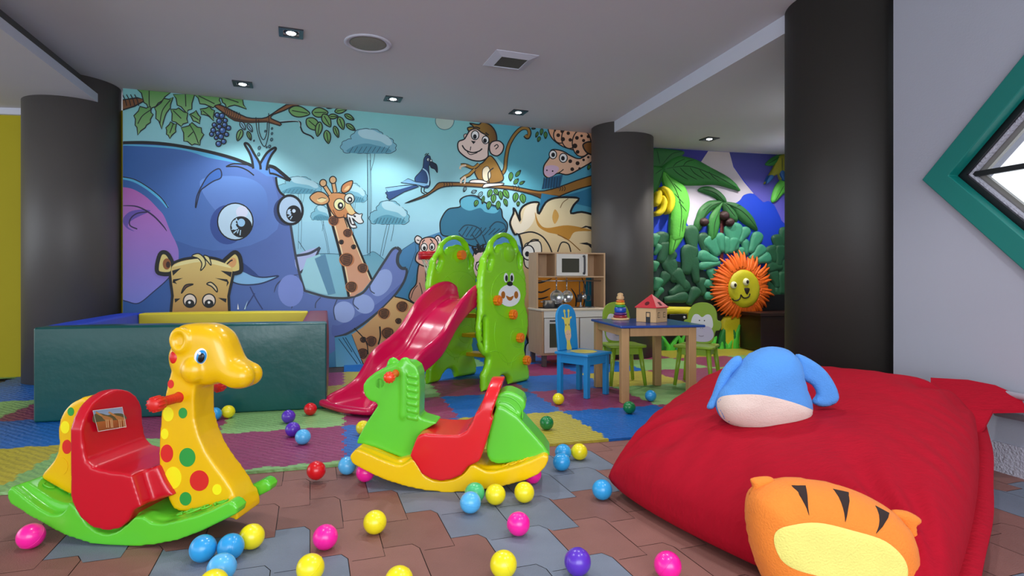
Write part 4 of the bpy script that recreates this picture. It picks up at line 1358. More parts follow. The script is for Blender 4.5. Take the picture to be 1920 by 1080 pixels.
def rel(name, pts, T, R, m, parent, y=0.0, sm=4, veins=(), step=0.018, vr=0.004, label=None, zz=None):
    """pillow-like relief piece; pts in photo coordinates of the current zoom zz, standing out from the wall by y"""
    s, ox, oy = zz
    q = cr(pts, sm) if sm else pts
    q = [RWF.px(ox + a / s, oy + b / s, 0) for a, b in q]
    v, f = puff(q, T, R, step, back=False, flat=0.002)
    v = [(a, b_ - y, c) for a, b_, c in v]
    # rim goes back to the wall
    mb = MB().add(v, f)
    n = len(q)
    mb.add([(x, -y - 0.002, z) for x, z in q] + [(x, 0.0, z) for x, z in q], [(i, i + n, (i + 1) % n + n, (i + 1) % n) for i in range(n)])
    for vn in veins:
        w = [RWF.px(ox + a / s, oy + b / s, 0) for a, b in cr(vn, 5, False)]
        # veins ride on the surface height
        X = np.array([p[0] for p in w]); Z = np.array([p[1] for p in w])
        d = np.clip(edge_dist([q], X, Z) / R, 0, 1) * inside(q, X, Z)
        hh = 0.002 + (T - .002) * np.sqrt(1 - (1 - d) ** 2)
        path = [(x, -y - h, z) for (x, z), h in zip(w, hh)]
        mb.tube(path, [vr * (0.4 + 0.6 * math.sin(math.pi * (i + .5) / len(path))) for i in range(len(path))], 6, mi=1)
    o = mb.build(name, [m, M['vein']], parent, True, label=label)
    return o
def rthing(name, label, cat, group=None):
    return thing(name, label, cat, RWF.o, RWF.rot, group)
Z6, Z7 = (5.4, 1200, 250), (4.5, 1200, 430)
t = rthing('banana_palm_relief', 'large green relief palm with long drooping leaves and yellow bananas beside the middle pillar', 'wall relief')
rel('leaf', [(130, 155), (300, 165), (440, 190), (380, 260), (250, 330), (200, 350), (100, 340), (60, 200)], .03, .06, M['palm3'], t, .02, 3, [[(200, 330), (300, 220), (420, 190)], [(180, 320), (150, 180)]], zz=Z6)
rel('leaf', [(60, 330), (200, 350), (230, 400), (190, 520), (140, 600), (60, 620), (20, 450)], .03, .06, M['palm1'], t, .03, 3, [[(200, 370), (130, 420)], [(210, 390), (160, 540)]], zz=Z6)
rel('leaf', [(215, 340), (300, 260), (400, 235), (560, 275), (700, 350), (850, 430), (940, 500), (998, 585), (940, 570), (760, 525), (600, 530), (420, 525), (300, 470), (220, 400)], .045, .08, M['palm1'], t, .03, 4,
    [[(220, 375), (450, 345), (700, 430), (940, 555)], [(300, 370), (350, 420), (450, 480)], [(370, 360), (430, 420), (540, 480)], [(470, 360), (520, 420), (610, 470)], [(560, 370), (600, 420), (680, 480)], [(660, 400), (700, 450), (770, 500)], [(300, 350), (340, 310), (420, 270)], [(400, 345), (440, 300), (520, 280)]], zz=Z6)
rel('leaf', [(215, 395), (300, 460), (400, 520), (440, 560), (475, 660), (480, 760), (455, 880), (430, 980), (405, 1080), (300, 1110), (285, 1000), (290, 860), (300, 720), (260, 600), (220, 500)], .04, .07, M['palm2'], t, .045, 4,
    [[(230, 430), (330, 600), (380, 800), (360, 1050)], [(300, 520), (380, 600)], [(310, 620), (400, 720)], [(400, 880), (390, 1000)], [(350, 700), (430, 800)]], zz=Z6)
rel('leaf', [(245, 20), (300, -60), (370, -30), (365, 0), (340, 80), (300, 150), (250, 210), (228, 200), (235, 100)], .03, .05, M['palm2'], t, .046, 4, [[(290, 0), (270, 100), (250, 180)]], zz=Z7)
for p_ in ([(135, 600), (175, 590), (185, 650), (170, 720), (130, 750), (100, 720), (110, 650)], [(190, 640), (235, 690), (225, 780), (180, 835), (130, 845), (120, 815), (170, 760)], [(200, 545), (260, 575), (305, 640), (312, 720), (290, 790), (255, 825), (235, 800), (240, 700), (215, 620), (178, 575)]):
    rel('banana', p_, .035, .035, M['banana'], t, .085, 4, zz=Z6, step=.012)
t = rthing('coconut_palm_relief', 'small dark green relief coconut palm with brown coconuts in the middle of the relief wall', 'wall relief')
rel('leaf', [(580, 580), (620, 545), (700, 540), (780, 575), (850, 640), (870, 700), (820, 705), (740, 650), (640, 610)], .03, .05, M['palm3'], t, .012, 4, [[(620, 570), (740, 610), (830, 690)]], zz=Z6)
rel('leaf', [(560, 860), (600, 760), (680, 690), (760, 680), (830, 700), (700, 800), (640, 880), (620, 960), (570, 1010), (540, 940)], .03, .05, M['palm3'], t, .014, 4, [[(820, 700), (680, 760), (580, 960)], [(700, 720), (620, 780)]], zz=Z6)
rel('leaf', [(830, 700), (800, 790), (800, 900), (780, 1000), (740, 1080), (690, 1090), (680, 960), (700, 840), (760, 750)], .03, .05, M['palm1'], t, .02, 4, [[(820, 720), (740, 880), (720, 1040)]], zz=Z6)
rel('leaf', [(830, 700), (950, 705), (1040, 750), (1120, 830), (1160, 900), (1180, 990), (1080, 940), (980, 860), (930, 780)], .03, .05, M['palm3'], t, .014, 4, [[(850, 710), (1020, 800), (1160, 960)], [(960, 740), (1010, 730)]], zz=Z6)
rel('leaf', [(830, 700), (900, 740), (970, 830), (970, 900), (900, 880), (840, 800)], .03, .04, M['palm3'], t, .02, 4, [[(840, 720), (940, 850)]], zz=Z6)
rel('trunk', [(808, 870), (845, 870), (842, 1300), (806, 1300)], .012, .02, M['trunkred'], t, .004, 0, zz=Z6)
for cx, cy, r in ((625, 903, 44), (828, 836, 46), (882, 905, 44)):
    rel('coconut', ell(cx, cy, r), .04, .04, M['coconut'], t, .05, 0, zz=Z6, step=.012)
t = rthing('parrot_relief', 'green and yellow relief feathers with blue tips hanging beside the near pillar top', 'wall relief')
rel('leaf', [(1265, 320), (1290, 280), (1350, 235), (1420, 215), (1500, 220), (1400, 300), (1330, 330)], .03, .04, M['palm1'], t, .01, 4, [[(1280, 315), (1400, 240)]], zz=Z6)
rel('feather', [(1400, 230), (1520, 220), (1560, 400), (1420, 480), (1385, 420), (1340, 440), (1248, 518), (1290, 430), (1340, 350), (1370, 270)], .035, .05, relief_mat('feather_olive_yellow', '#9c9a2a'), t, .03, 3, [[(1400, 260), (1400, 400)], [(1440, 260), (1430, 460)]], zz=Z6)
M['featherblue'] = relief_mat('feather_blue', '#1f5a9a')
rel('feather_tip', [(1248, 520), (1285, 430), (1330, 445), (1290, 490)], .02, .02, M['featherblue'], t, .052, 2, zz=Z6)
rel('feather_tip', [(1385, 400), (1400, 380), (1440, 400), (1430, 490), (1400, 450)], .02, .02, M['featherblue'], t, .055, 2, zz=Z6)
rel('leaf', [(1330, 700), (1325, 650), (1360, 540), (1420, 470), (1500, 420), (1520, 560), (1440, 620), (1370, 690)], .03, .04, M['palm2'], t, .012, 4, [[(1350, 680), (1430, 540)]], zz=Z6)
# bushes: rounded lobes on short stems
def bush(label, lobes, m, y, group='relief bushes'):
    t = rthing('bush_relief', label, 'wall relief', group)
    for k, (cx, cy, l, w, rot) in enumerate(lobes):
        l, w = l * 1.25, w * (1.75 if m is M['bush1'] else 1.5)
        c_, s_ = math.cos(math.radians(rot)), math.sin(math.radians(rot))
        base = [(-.5, -.22), (-.2, -.30), (.2, -.46), (.42, -.36), (.5, 0), (.42, .36), (.2, .46), (-.2, .3), (-.5, .22)]
        rel('lobe', [(cx + x * l * c_ - y_ * w * s_, cy + x * l * s_ + y_ * w * c_) for x, y_ in base], .022, .035, m, t, y + .005 * (k % 4), 3, zz=Z7, step=.02)
    return t
bush('dark green relief bush of rounded lobes left of the lion, by the middle pillar', [(180, 100, 130, 80, -80), (200, 190, 150, 80, -70), (430, 90, 200, 80, -95), (400, 250, 200, 90, -80), (540, 130, 170, 60, -100), (260, 340, 170, 80, -110), (330, 420, 160, 70, -120),
     (450, 330, 190, 60, -100), (200, 420, 120, 60, -60), (330, 500, 150, 70, -30), (440, 560, 130, 60, -60), (300, 580, 160, 60, -10), (520, 480, 120, 60, -100), (240, 250, 130, 60, -60)], M['bush1'], .01)
bush('small sea green relief bush lobes against the right edge of the middle pillar', [(120, 90, 90, 60, -80), (140, 170, 80, 40, -60), (115, 310, 70, 50, -80), (135, 460, 90, 60, -70), (150, 530, 80, 50, -60)], M['bush2'], .02)
bush('sea green relief bush with broad lobes above and left of the lion mane', [(600, 140, 150, 90, -120), (670, 110, 130, 60, -100), (560, 240, 140, 70, -160), (570, 300, 150, 50, 170), (730, 130, 120, 60, -90), (780, 60, 190, 110, -90), (860, 50, 120, 60, -60), (770, 130, 110, 60, -80),
     (600, 380, 90, 60, -100), (580, 470, 90, 50, -150), (590, 560, 90, 50, 180)], M['bush3'], .02)
bush('sea green relief bush with four upright lobes right above the lion mane', [(880, 150, 110, 50, -95), (960, 110, 150, 70, -65), (980, 200, 130, 70, -45), (1030, 250, 100, 70, -20), (840, 200, 80, 50, -90)], M['bush3'], .02)
bush('dark green relief bush between the lion mane and the near pillar', [(1160, 110, 110, 70, -90), (1110, 210, 120, 80, -120), (1170, 220, 150, 70, -80), (1120, 320, 110, 60, -180), (1210, 60, 130, 60, -80), (1200, 330, 140, 60, -80), (1130, 420, 130, 60, -110), (1200, 450, 160, 80, -80), (1100, 520, 130, 70, -140), (1180, 560, 150, 60, -110)], M['bush1'], .01)

# lion
t = rthing('lion_relief', 'smiling yellow relief lion with a spiky orange mane on the right wall', 'wall relief')
rel('body', [(700, 740), (960, 740), (945, 870), (900, 960), (880, 1048), (700, 1048), (690, 900)], .03, .05, M['liony'], t, .01, 3, zz=Z7)
rel('mane_ring', ell(822, 495, 205, 250, -8, 40), .085, .14, M['mane'], t, .02, 0, zz=Z7)
b = MB()
rs = random.Random(5)

tipsrc = [(812, 175), (768, 180), (712, 210), (650, 245), (700, 250), (635, 315), (603, 340), (595, 378), (573, 420), (568, 484), (570, 515), (578, 596), (600, 640), (630, 690), (700, 730), (750, 755), (800, 750), (850, 765), (905, 760), (960, 745),
          (1005, 728), (1045, 660), (1068, 605), (1110, 560), (1090, 510), (1060, 480), (1088, 425), (1072, 380), (1070, 322), (1045, 288), (965, 230), (970, 285), (930, 220), (885, 235), (855, 190), (570, 545), (1050, 450), (1010, 690), (660, 720), (930, 775)]
_c = (822, 495)
tipsrc = sorted(tipsrc, key=lambda p: math.atan2(p[1] - 495, p[0] - 822))
_ex = []
for i, p in enumerate(tipsrc):
    q = tipsrc[(i + 1) % len(tipsrc)]
    _ex.append((822 + ((p[0] + q[0]) / 2 - 822) * .93, 495 + ((p[1] + q[1]) / 2 - 495) * .93))
tipsrc = tipsrc + _ex
C0 = RWF.px(1200 + 822 / 4.5, 430 + 495 / 4.5, 0)
for k, (x, y) in enumerate(tipsrc):
    tip = RWF.px(1200 + x / 4.5, 430 + y / 4.5, 0)
    dx, dz = tip[0] - C0[0], tip[1] - C0[1]
    L_ = math.hypot(dx, dz)
    root = (C0[0] + dx * .55, C0[1] + dz * .55)
    bend = (k % 2 - .5) * .03
    path = [(root[0], -.085, root[1]), (C0[0] + dx * .72 + dz * bend, -.085, C0[1] + dz * .72 - dx * bend), (C0[0] + dx * .88 + dz * bend, -.07, C0[1] + dz * .88 - dx * bend), (tip[0], -.045, tip[1])]
    b.tube(cr(path, 4, False), [.026 * (1 - i / 12.5) ** .8 + .0015 for i in range(13)], 8)
b.build('mane', M['mane'], t, True)
rel('face', ell(828, 500, 136, 165, -6, 40), .05, .08, M['lionface'], t, .088, 0, zz=Z7)
for cx, cy in ((773, 470), (876, 443)):
    x, z = RWF.px(1200 + cx / 4.5, 430 + cy / 4.5, -.1)
    b = MB(); b.ball((x, -.138, z), (.038, .022, .040), 20, 12); e_ = b.build('eye', M['eyewhite'], t, True)
    b = MB(); b.ball((x + .006, -.157, z), (.017, .008, .020), 14, 8); b.build('pupil', M['inkbrown'], e_, True)
rel('nose', [(812, 495), (835, 488), (862, 495), (855, 530), (838, 552), (820, 530)], .02, .03, M['inkbrown'], t, .130, 3, zz=Z7, step=.01)
b = MB()
for w in ([(842, 550), (835, 580), (810, 600), (785, 600), (770, 585)], [(842, 550), (862, 575), (885, 578), (910, 565), (918, 542)]):
    q = [RWF.px(1200 + a / 4.5, 430 + c / 4.5, -.12) for a, c in cr(w, 5, False)]
    b.tube([(x, -.139, z) for x, z in q], .007, 8)
b.build('mouth', M['inkbrown'], t, True)
# yellow plank shape and grass blades below
t = rthing('yellow_log_relief', 'bright yellow relief band behind the play table and monkey chair', 'wall relief')
rel('band', [(150, 655), (300, 652), (480, 660), (500, 700), (480, 722), (370, 722), (300, 714), (150, 716)], .03, .03, M['liony'], t, .03, 2, zz=Z7)
rel('band', [(385, 690), (490, 690), (480, 800), (450, 920), (425, 1010), (395, 1010), (402, 820)], .03, .03, M['liony'], t, .028, 2, zz=Z7)
def blades(label, L, y):
    t = rthing('grass_relief', label, 'wall relief', 'relief grass tufts')
    for k, (bx, tx, ty, w) in enumerate(L):
        by = 1050
        mx = (bx + tx) / 2 + (12 if k % 2 else -12); my = (by + ty) / 2
        rel('grass_blade', [(bx - w * 1.5, by), (mx - w * 1.5, my), (tx, ty), (mx + w * 1.5, my), (bx + w * 1.5, by)], .02, .018, M['grass1'] if k % 3 else M['grass2'], t, y + .006 * (k % 3), 3, zz=Z7, step=.02)
blades('green relief grass tuft behind the table legs, left of the monkey chair', [(130, 110, 980, 12), (240, 175, 890, 16), (250, 320, 890, 16), (210, 190, 880, 13), (330, 375, 880, 14), (350, 310, 880, 14), (290, 250, 990, 10), (400, 420, 880, 12), (200, 130, 1000, 10), (150, 190, 900, 15), (440, 480, 900, 14), (470, 430, 940, 12), (520, 560, 880, 14), (560, 520, 920, 14), (600, 640, 900, 14), (280, 330, 940, 12)], .01)
blades('green relief grass tuft under the lion between its yellow legs', [(690, 700, 820, 18), (720, 690, 930, 14), (730, 760, 930, 14), (800, 765, 820, 16), (790, 830, 775, 16), (830, 885, 860, 18), (900, 905, 750, 18), (890, 950, 830, 16), (745, 715, 1000, 12), (860, 820, 950, 12), (920, 970, 940, 12), (655, 670, 930, 12)], .03)
# dark bench standing by the near pillar, black board on the wall
M['darkwood'] = mat('dark_stained_wood', '#2b1613', 0.35, noise=0.25, nscale=12, stretch=(1, 6, 6))
xb, zb = RWF.px(1412, 600, -.3)
t = rthing('wooden_bench', 'dark red-brown wooden bench at the relief wall right of the lion', 'bench')
b = MB(); b.box(xb, xb + .70, -.42, -.02, .385, .42); b.build('seat', M['darkwood'], t, bevel=.004)
b = MB(); b.box(xb + .02, xb + .68, -.40, -.04, .02, .384); b.build('seat_box', M['darkwood'], t, bevel=.004)
b = MB(); b.box(xb + .02, xb + .70, -.052, -.012, .421, .60); b.build('back_board', M['black'], t, bevel=.004)
t = rthing('wall_board', 'small black board with a white knob behind the play table', 'board')
x0, z1 = RWF.px(1254, 589, -.06); x1, z0 = RWF.px(1284, 600, -.06)
b = MB(); b.box(x0, x1 + .02, -.075, -.045, z0 - .02, z1); b.build('panel', M['black'], t, bevel=.006)
xk, zk = RWF.px(1283, 595, -.08)
b = MB(); b.ball((xk, -.08, zk), (.014, .008, .014), 14, 8); b.build('knob', M['ceil_side'], t, True)
# ------------------------------------------------------------------ padded ball pit
FZ = MATT + 0.001            # top of the foam mats
M['vinylG'] = mat('dark_green_vinyl', '#0a504e', 0.3, noise=0.18, nscale=3, bump=0.22, bscale=16, coat=0.1)
M['vinylB'] = mat('blue_vinyl', '#0f3fc4', 0.45, noise=0.08, bump=0.1, bscale=22)
M['vinylY'] = mat('yellow_vinyl', '#d9c52a', 0.45, noise=0.06, bump=0.1, bscale=22)
M['vinylM'] = mat('maroon_vinyl', '#7a1230', 0.4, noise=0.1, bump=0.1, bscale=22)
M['piping'] = mat('black_piping', '#10141a', 0.5)
PF = Frame(-2.541, 3.113, math.radians(13.3))
t = thing('ball_pit', 'padded play pit with dark green front, blue, yellow and maroon walls', 'ball pit', PF.world(0, 0, FZ), PF.rot)
PW, PD, PT, PH = 1.49, 1.40, 0.145, 0.505
def padded(name, x0, x1, y0, y1, m, label):
    b = MB(); b.box(x0, x1, y0, y1, 0, PH)
    # gentle bulge of the stuffed faces
    o = b.build(name, m, t, label=label)
    bm = bmesh.new(); bm.from_mesh(o.data)
    bmesh.ops.subdivide_edges(bm, edges=bm.edges, cuts=12, use_grid_fill=True)
    cx, cy = (x0 + x1) / 2, (y0 + y1) / 2
    for v in bm.verts:
        fx = (v.co.x - cx) / ((x1 - x0) / 2); fy = (v.co.y - cy) / ((y1 - y0) / 2); fz = (v.co.z - PH / 2) / (PH / 2)
        if abs(fy) > .999 and (x1 - x0) > (y1 - y0): v.co.y += math.copysign(.012, fy) * (1 - fx ** 4) * (1 - fz ** 4)
        if abs(fx) > .999 and (x1 - x0) < (y1 - y0): v.co.x += math.copysign(.012, fx) * (1 - fy ** 4) * (1 - fz ** 4)
        if fz > .999: v.co.z += .006 * (1 - fx ** 4) * (1 - fy ** 4)
    bm.to_mesh(o.data); bm.free()
    bev(o, .016, 4, 50)
    # piping along the upper seam
    b = MB()
    p = [(x0 + .012, y0 + .004, PH - .012), (x1 - .012, y0 + .004, PH - .012)]
    b.tube(p, .0028, 6)
    b.tube([(x1 - .004, y0 + .012, .02), (x1 - .004, y0 + .012, PH - .012), (x1 - .004, y1 - .012, PH - .012)], .0028, 6)
    b.tube([(x0 + .004, y0 + .012, .02), (x0 + .004, y0 + .012, PH - .012), (x0 + .004, y1 - .012, PH - .012)], .0028, 6)
    b.build('piping', M['piping'], o, True)
    return o
padded('padded_wall', 0, PW, 0, PT, M['vinylG'], 'dark green vinyl front wall of the pit')
padded('padded_wall', 0, PT, PT + .004, PD, M['vinylB'], 'blue vinyl left wall of the pit')
padded('padded_wall', PT + .004, PW - PT - .004, PD - PT, PD, M['vinylY'], 'yellow vinyl back wall of the pit')
padded('padded_wall', PW - PT, PW, PT + .004, PD, M['vinylM'], 'maroon vinyl right wall of the pit')
for _p in t.children_recursive:      # the blocks stand slightly askew
    for _v in _p.data.vertices: _v.co.x -= .07 * _v.co.y

# ------------------------------------------------------------------ play kitchen
M['birch'] = mat('birch_wood', '#c3a07c', 0.55, noise=0.16, nscale=7, stretch=(5, 5, .7))
M['birchtop'] = mat('pale_counter_wood', '#d9c8b0', 0.5, noise=0.08, nscale=7)
M['kwhite'] = mat('white_lacquer', '#e6e2da', 0.4, noise=0.02)
M['steel'] = mat('brushed_steel', '#b9bbbd', 0.25, metal=0.95, noise=0.05)
M['darkplast'] = mat('dark_grey_plastic', '#33343a', 0.45)
M['ovenglass'] = mat('oven_window', '#4d4c42', 0.15, coat=0.5)
M['leggrey'] = mat('grey_brown_leg', '#5b4f50', 0.5)
KF = Frame(.258, 5.06, math.radians(17))
K0 = FZ
t = thing('play_kitchen', 'wooden play kitchen with white doors, microwave shelf and sink before the mural', 'play kitchen', KF.world(0, 0, K0), KF.rot)
KW, KD, KH = .69, .36, .50
T_ = .018
b = MB()
b.box(0, T_, 0, KD, .10, KH - T_); b.box(KW - T_, KW, 0, KD, .10, KH - T_)
b.box(T_, KW - T_, 0, KD, .10, .118); b.box(T_, KW - T_, KD - .012, KD, .118, KH - T_)
b.box(KW * .5 - .008, KW * .5 + .008, .004, KD - .012, .118, KH - T_)
b.build('cabinet_body', M['birch'], t, bevel=.0015)
b = MB(); b.box(-.008, KW + .008, -.012, KD, KH - T_ + .001, KH); b.build('counter', M['birchtop'], t, bevel=.003)
b = MB(); b.box(T_, KW - T_, -.003, .01, KH - .075, KH - T_); b.build('front_rail', M['kwhite'], t, bevel=.002)
for x in (.012, KW - .05):
    for y in (.012, KD - .05):
        b = MB(); b.box(x, x + .038, y, y + .038, 0, .10); b.build('leg', M['leggrey'], t, bevel=.002)
def kdoor(x0, x1, glass):
    b = MB()
    z0, z1 = .122, KH - .08
    if glass:
        fr = .045
        b.add(*ring_prism([(x0, z0), (x1, z0), (x1, z1), (x0, z1)], [(x0 + fr, z0 + fr), (x1 - fr, z0 + fr), (x1 - fr, z1 - fr), (x0 + fr, z1 - fr)], -.016, -.001))
    else:
        b.box(x0, x1, -.016, -.001, z0, z1)
    d = b.build('door', M['kwhite'], t, bevel=.002)
    if glass:
        b = MB(); b.box(x0 + fr, x1 - fr, -.010, -.004, z0 + fr, z1 - fr); b.build('oven_window', M['ovenglass'], d)
    b = MB()
    if glass: b.tube(cr([(x0 + .06, -.016, z1 - .02), (x0 + .06, -.034, z1 - .02), (x1 - .06, -.034, z1 - .02), (x1 - .06, -.016, z1 - .02)], 4, False), .007, 8)
    else: b.tube(cr([(x1 - .14, -.016, z1 - .02), (x1 - .13, -.036, z1 - .02), (x1 - .03, -.036, z1 - .02), (x1 - .02, -.016, z1 - .02)], 4, False), .007, 8)
    b.build('handle', M['darkplast'], d, True)
kdoor(.02, KW * .5 - .006, True); kdoor(KW * .5 + .006, KW - .02, False)
# hob plate, sink bowl and tap
b = MB(); b.box(.05, .30, .06, .28, KH + .001, KH + .006); b.build('hob', M['darkplast'], t, bevel=.002)
b = MB(); b.lathe([(.085, 0), (.09, .006), (.082, .006), (.07, .002), (.0, .001)], (KW - .2, .17, KH + .0005), 28); b.build('sink_bowl', M['steel'], t, True)
b = MB(); b.tube(cr([(KW - .2, .29, KH), (KW - .2, .29, KH + .10), (KW - .2, .27, KH + .135), (KW - .2, .22, KH + .14), (KW - .2, .20, KH + .115)], 5, False), .008, 10)
b.lathe([(.018, 0), (.018, .012), (.01, .016)], (KW - .2, .29, KH), 16); b.build('tap', M['steel'], t, True)
# upper unit set back on the counter
UY0, UY1, UX0, UX1, UZ = .14, KD, 0.0, KW - .02, 1.0
b = MB()
b.box(UX0, UX0 + .016, UY0, UY1, KH + .001, UZ); b.box(UX1 - .016, UX1, UY0, UY1, KH + .001, UZ)
b.box(UX0 + .016, UX1 - .016, UY0, UY1, UZ - .012, UZ); b.box(UX0 + .016, UX1 - .016, UY0, UY1, .775, .788)
b.box(.175, .187, UY0, UY1, .788, UZ - .012); b.box(.485, .497, UY0, UY1, .788, UZ - .012)
b.box(UX0 + .016, UX1 - .016, UY1 - .006, UY1, .788, UZ - .012)
b.build('upper_shelf', M['birch'], t, bevel=.0015)
b = MB(); b.add(*ring_prism([(.187, .79), (.485, .79), (.485, UZ - .014), (.187, UZ - .014)], [(.235, .82), (.405, .82), (.405, .945), (.235, .945)], UY0 - .016, UY0 - .001))
mw = b.build('microwave_door', M['kwhite'], t, bevel=.002)
b = MB(); b.box(.235, .405, UY0 - .010, UY0 - .004, .82, .945); b.build('microwave_window', M['ovenglass'], mw)
b = MB(); b.tube(cr([(.445, UY0 - .016, .815), (.445, UY0 - .04, .82), (.445, UY0 - .04, .96), (.445, UY0 - .016, .965)], 4, False), .009, 10); b.build('handle', M['darkplast'], mw, True)
b = MB(); b.tube([(.02, UY0 + .05, .745), (UX1 - .02, UY0 + .05, .745)], .005, 8); b.build('hanging_rail', M['steel'], t, True)
# utensils
def kt(name, label, cat, x, y, z): return thing(name, label, cat, KF.world(x, y, K0 + z), KF.rot)
def pan(x, z, r, label):
    t = kt('frying_pan', label, 'pan', x, UY0 + .04, z)
    R90 = Matrix.Rotation(math.radians(90), 4, 'X')
    b = MB(); b.lathe([(0, .0), (r * .8, .0), (r, .022), (r + .003, .022), (r * .8, -.004), (0, -.004)], (0, 0, 0), 28, M=R90); b.build('pan_body', M['steel'], t, True)
    b = MB(); b.tube([(0, -.012, r * .9), (0, -.012, r + .09)], .006, 8); b.tube(cr([(0, -.012, r + .09), (0, -.018, r + .105), (0, .0, r + .112), (0, .012, r + .10)], 4, False), .003, 6); b.build('handle', M['steel'], t, True)
pan(.20, .60, .062, 'left steel toy frying pan hanging under the kitchen shelf')
pan(.30, .605, .052, 'right steel toy frying pan hanging behind the pot')
for k, x in enumerate((.43, .475, .52)):
    t = kt('toy_utensil', ['dark toy spatula hanging left of the tap', 'dark toy ladle hanging in the middle above the tap', 'dark toy masher hanging right of the tap'][k], 'utensil', x, UY0 + .04, .62)
    b = MB(); b.tube([(0, 0, 0), (0, 0, .12)], .005, 8); b.build('handle', M['darkplast'], t, True)
    b = MB()
    if k == 0: b.box(-.022, .022, -.004, .004, -.07, 0)
    elif k == 1: b.ball((0, 0, -.02), (.026, .016, .026))
    else: b.tube(cr([(0, 0, 0), (-.02, 0, -.02), (-.02, 0, -.05), (0, 0, -.06), (.02, 0, -.05), (.02, 0, -.02)], 4, True), .004, 6, True)
    b.build('head', M['darkplast'] if k != 1 else M['steel'], t, True)
t = kt('cooking_pot', 'small steel toy pot standing on the kitchen hob', 'pot', .12, .15, KH + .0065)
b = MB(); b.lathe([(0, 0), (.05, 0), (.055, .004), (.055, .062), (.058, .065), (.052, .065), (.051, .006), (0, .004)], seg=32); b.build('pot_body', M['steel'], t, True)
b = MB()
for s in (-1, 1): b.tube(cr([(s * .053, -.015, .05), (s * .075, -.012, .052), (s * .075, .012, .052), (s * .053, .015, .05)], 4, False), .004, 8)
b.build('handle', M['steel'], t, True)
t = kt('saucepan', 'small steel toy saucepan behind the pot on the kitchen hob', 'pot', .235, .22, KH + .0065)
b = MB(); b.lathe([(0, 0), (.042, 0), (.046, .004), (.046, .05), (.048, .052), (.043, .052), (.042, .006), (0, .004)], seg=32); b.build('pan_body', M['steel'], t, True)
b = MB(); b.tube([(.045, 0, .04), (.12, -.02, .055)], .006, 8); b.build('handle', M['steel'], t, True)

# ------------------------------------------------------------------ table
M['pine'] = mat('pale_pine_wood', '#b58d5c', 0.5, noise=0.16, nscale=6, stretch=(6, 6, .8))
M['tabletop'] = mat('blue_table_lacquer', '#163f8c', 0.28, noise=0.12, nscale=5, coat=0.3)
TF = Frame(.660, 3.565, math.radians(8.9))
t = thing('play_table', 'low wooden play table with a shiny blue top', 'table', TF.world(0, 0, FZ), TF.rot)
TX, TY, TZ = .552, .63, .478
b = MB(); b.box(0, TX, 0, TY, TZ - .016, TZ); b.build('tabletop', M['tabletop'], t, bevel=.006)
b = MB()
for x0, x1, y0, y1 in ((.07, TX - .07, .028, .046), (.07, TX - .07, TY - .046, TY - .028), (.028, .046, .07, TY - .07), (TX - .078, TX - .060, .07, TY - .07)):
    b.box(x0, x1, y0, y1, TZ - .068, TZ - .0165)
b.build('apron', M['pine'], t, bevel=.002)
for x in (.015, TX - .050 - .05):
    for y in (.022, TY - .022 - .05):
        b = MB(); b.box(x, x + .05, y, y + .05, 0, TZ - .0165); b.build('leg', M['pine'], t, bevel=.004)
# stacking rings
def on_table(x, y): return TF.world(x, y, FZ + TZ + .0005)
M['beech'] = mat('beech_toy_wood', '#d9b07c', 0.45, noise=0.08, nscale=10)
t = thing('stacking_rings', 'rainbow stacking ring toy on the left side of the play table', 'toy', Vector((.755, 4.09, FZ + TZ + .0005)), TF.rot)
SK = 1.5
b = MB(); b.lathe([(x * SK, z_ * SK) for x, z_ in ((0, 0), (.040, 0), (.042, .004), (.040, .009), (0, .009))], seg=32); b.build('base', M['beech'], t, True)
b = MB(); b.lathe([(x * SK, z_ * SK) for x, z_ in ((.006, .009), (.006, .12), (0, .12))], seg=16); b.build('peg', M['beech'], t, True)
z = .0095 * SK
for col, r, h_ in (('#8c1226', .0325, .016), ('#5a1f6a', .030, .014), ('#1d4fb0', .0275, .030), ('#2f9a3f', .0245, .014), ('#e3c21c', .022, .013), ('#e36f1a', .0195, .013)):
    r, h_ = r * SK, h_ * SK * .82
    m = mat('ring_' + col[1:], col, 0.3, coat=.4)
    b = MB(); b.lathe([(.0075 * SK, z), (r * .9, z), (r, z + h_ * .25), (r, z + h_ * .75), (r * .9, z + h_ - .0005), (.0075 * SK, z + h_ - .0005)], seg=32); b.build('ring', m, t, True)
    z += h_
b = MB(); b.lathe([(.018, z), (.026, z + .008), (.026, z + .022), (.018, z + .032), (.021, z + .038), (.017, z + .047), (0, z + .052)], seg=24); b.build('top_knob', M['beech'], t, True)
# wooden toy house
M['redroof'] = mat('red_roof_paint', '#c91f2e', 0.4)
M['housewood'] = mat('house_plywood', '#cfa878', 0.55, noise=0.1, nscale=8)
HW, HD, HH = .15, .14, .093
HF_ = Frame(.935 - .15 * .7071, 3.81 + .15 * .7071, math.radians(-45))
t = thing('toy_house', 'wooden toy house with a red pyramid roof on the play table', 'toy', HF_.world(0, 0, FZ + TZ + .0005), HF_.rot)
b = MB(); b.box(0, HW, 0, HD, 0, HH); b.build('house_wall', M['housewood'], t, bevel=.002)
ap = (HW / 2, HD / 2, HH + .092)
b = MB()
e = .007
b.add([(-e, -e, HH + .0005), (HW + e, -e, HH + .0005), (HW + e, HD + e, HH + .0005), (-e, HD + e, HH + .0005), (-e, -e, HH + .006), (HW + e, -e, HH + .006), (HW + e, HD + e, HH + .006), (-e, HD + e, HH + .006), ap],
      [(3, 2, 1, 0), (0, 1, 5, 4), (1, 2, 6, 5), (2, 3, 7, 6), (3, 0, 4, 7), (4, 5, 8), (5, 6, 8), (6, 7, 8), (7, 4, 8)])
rf = b.build('roof', M['redroof'], t, bevel=.0015)
b = MB()
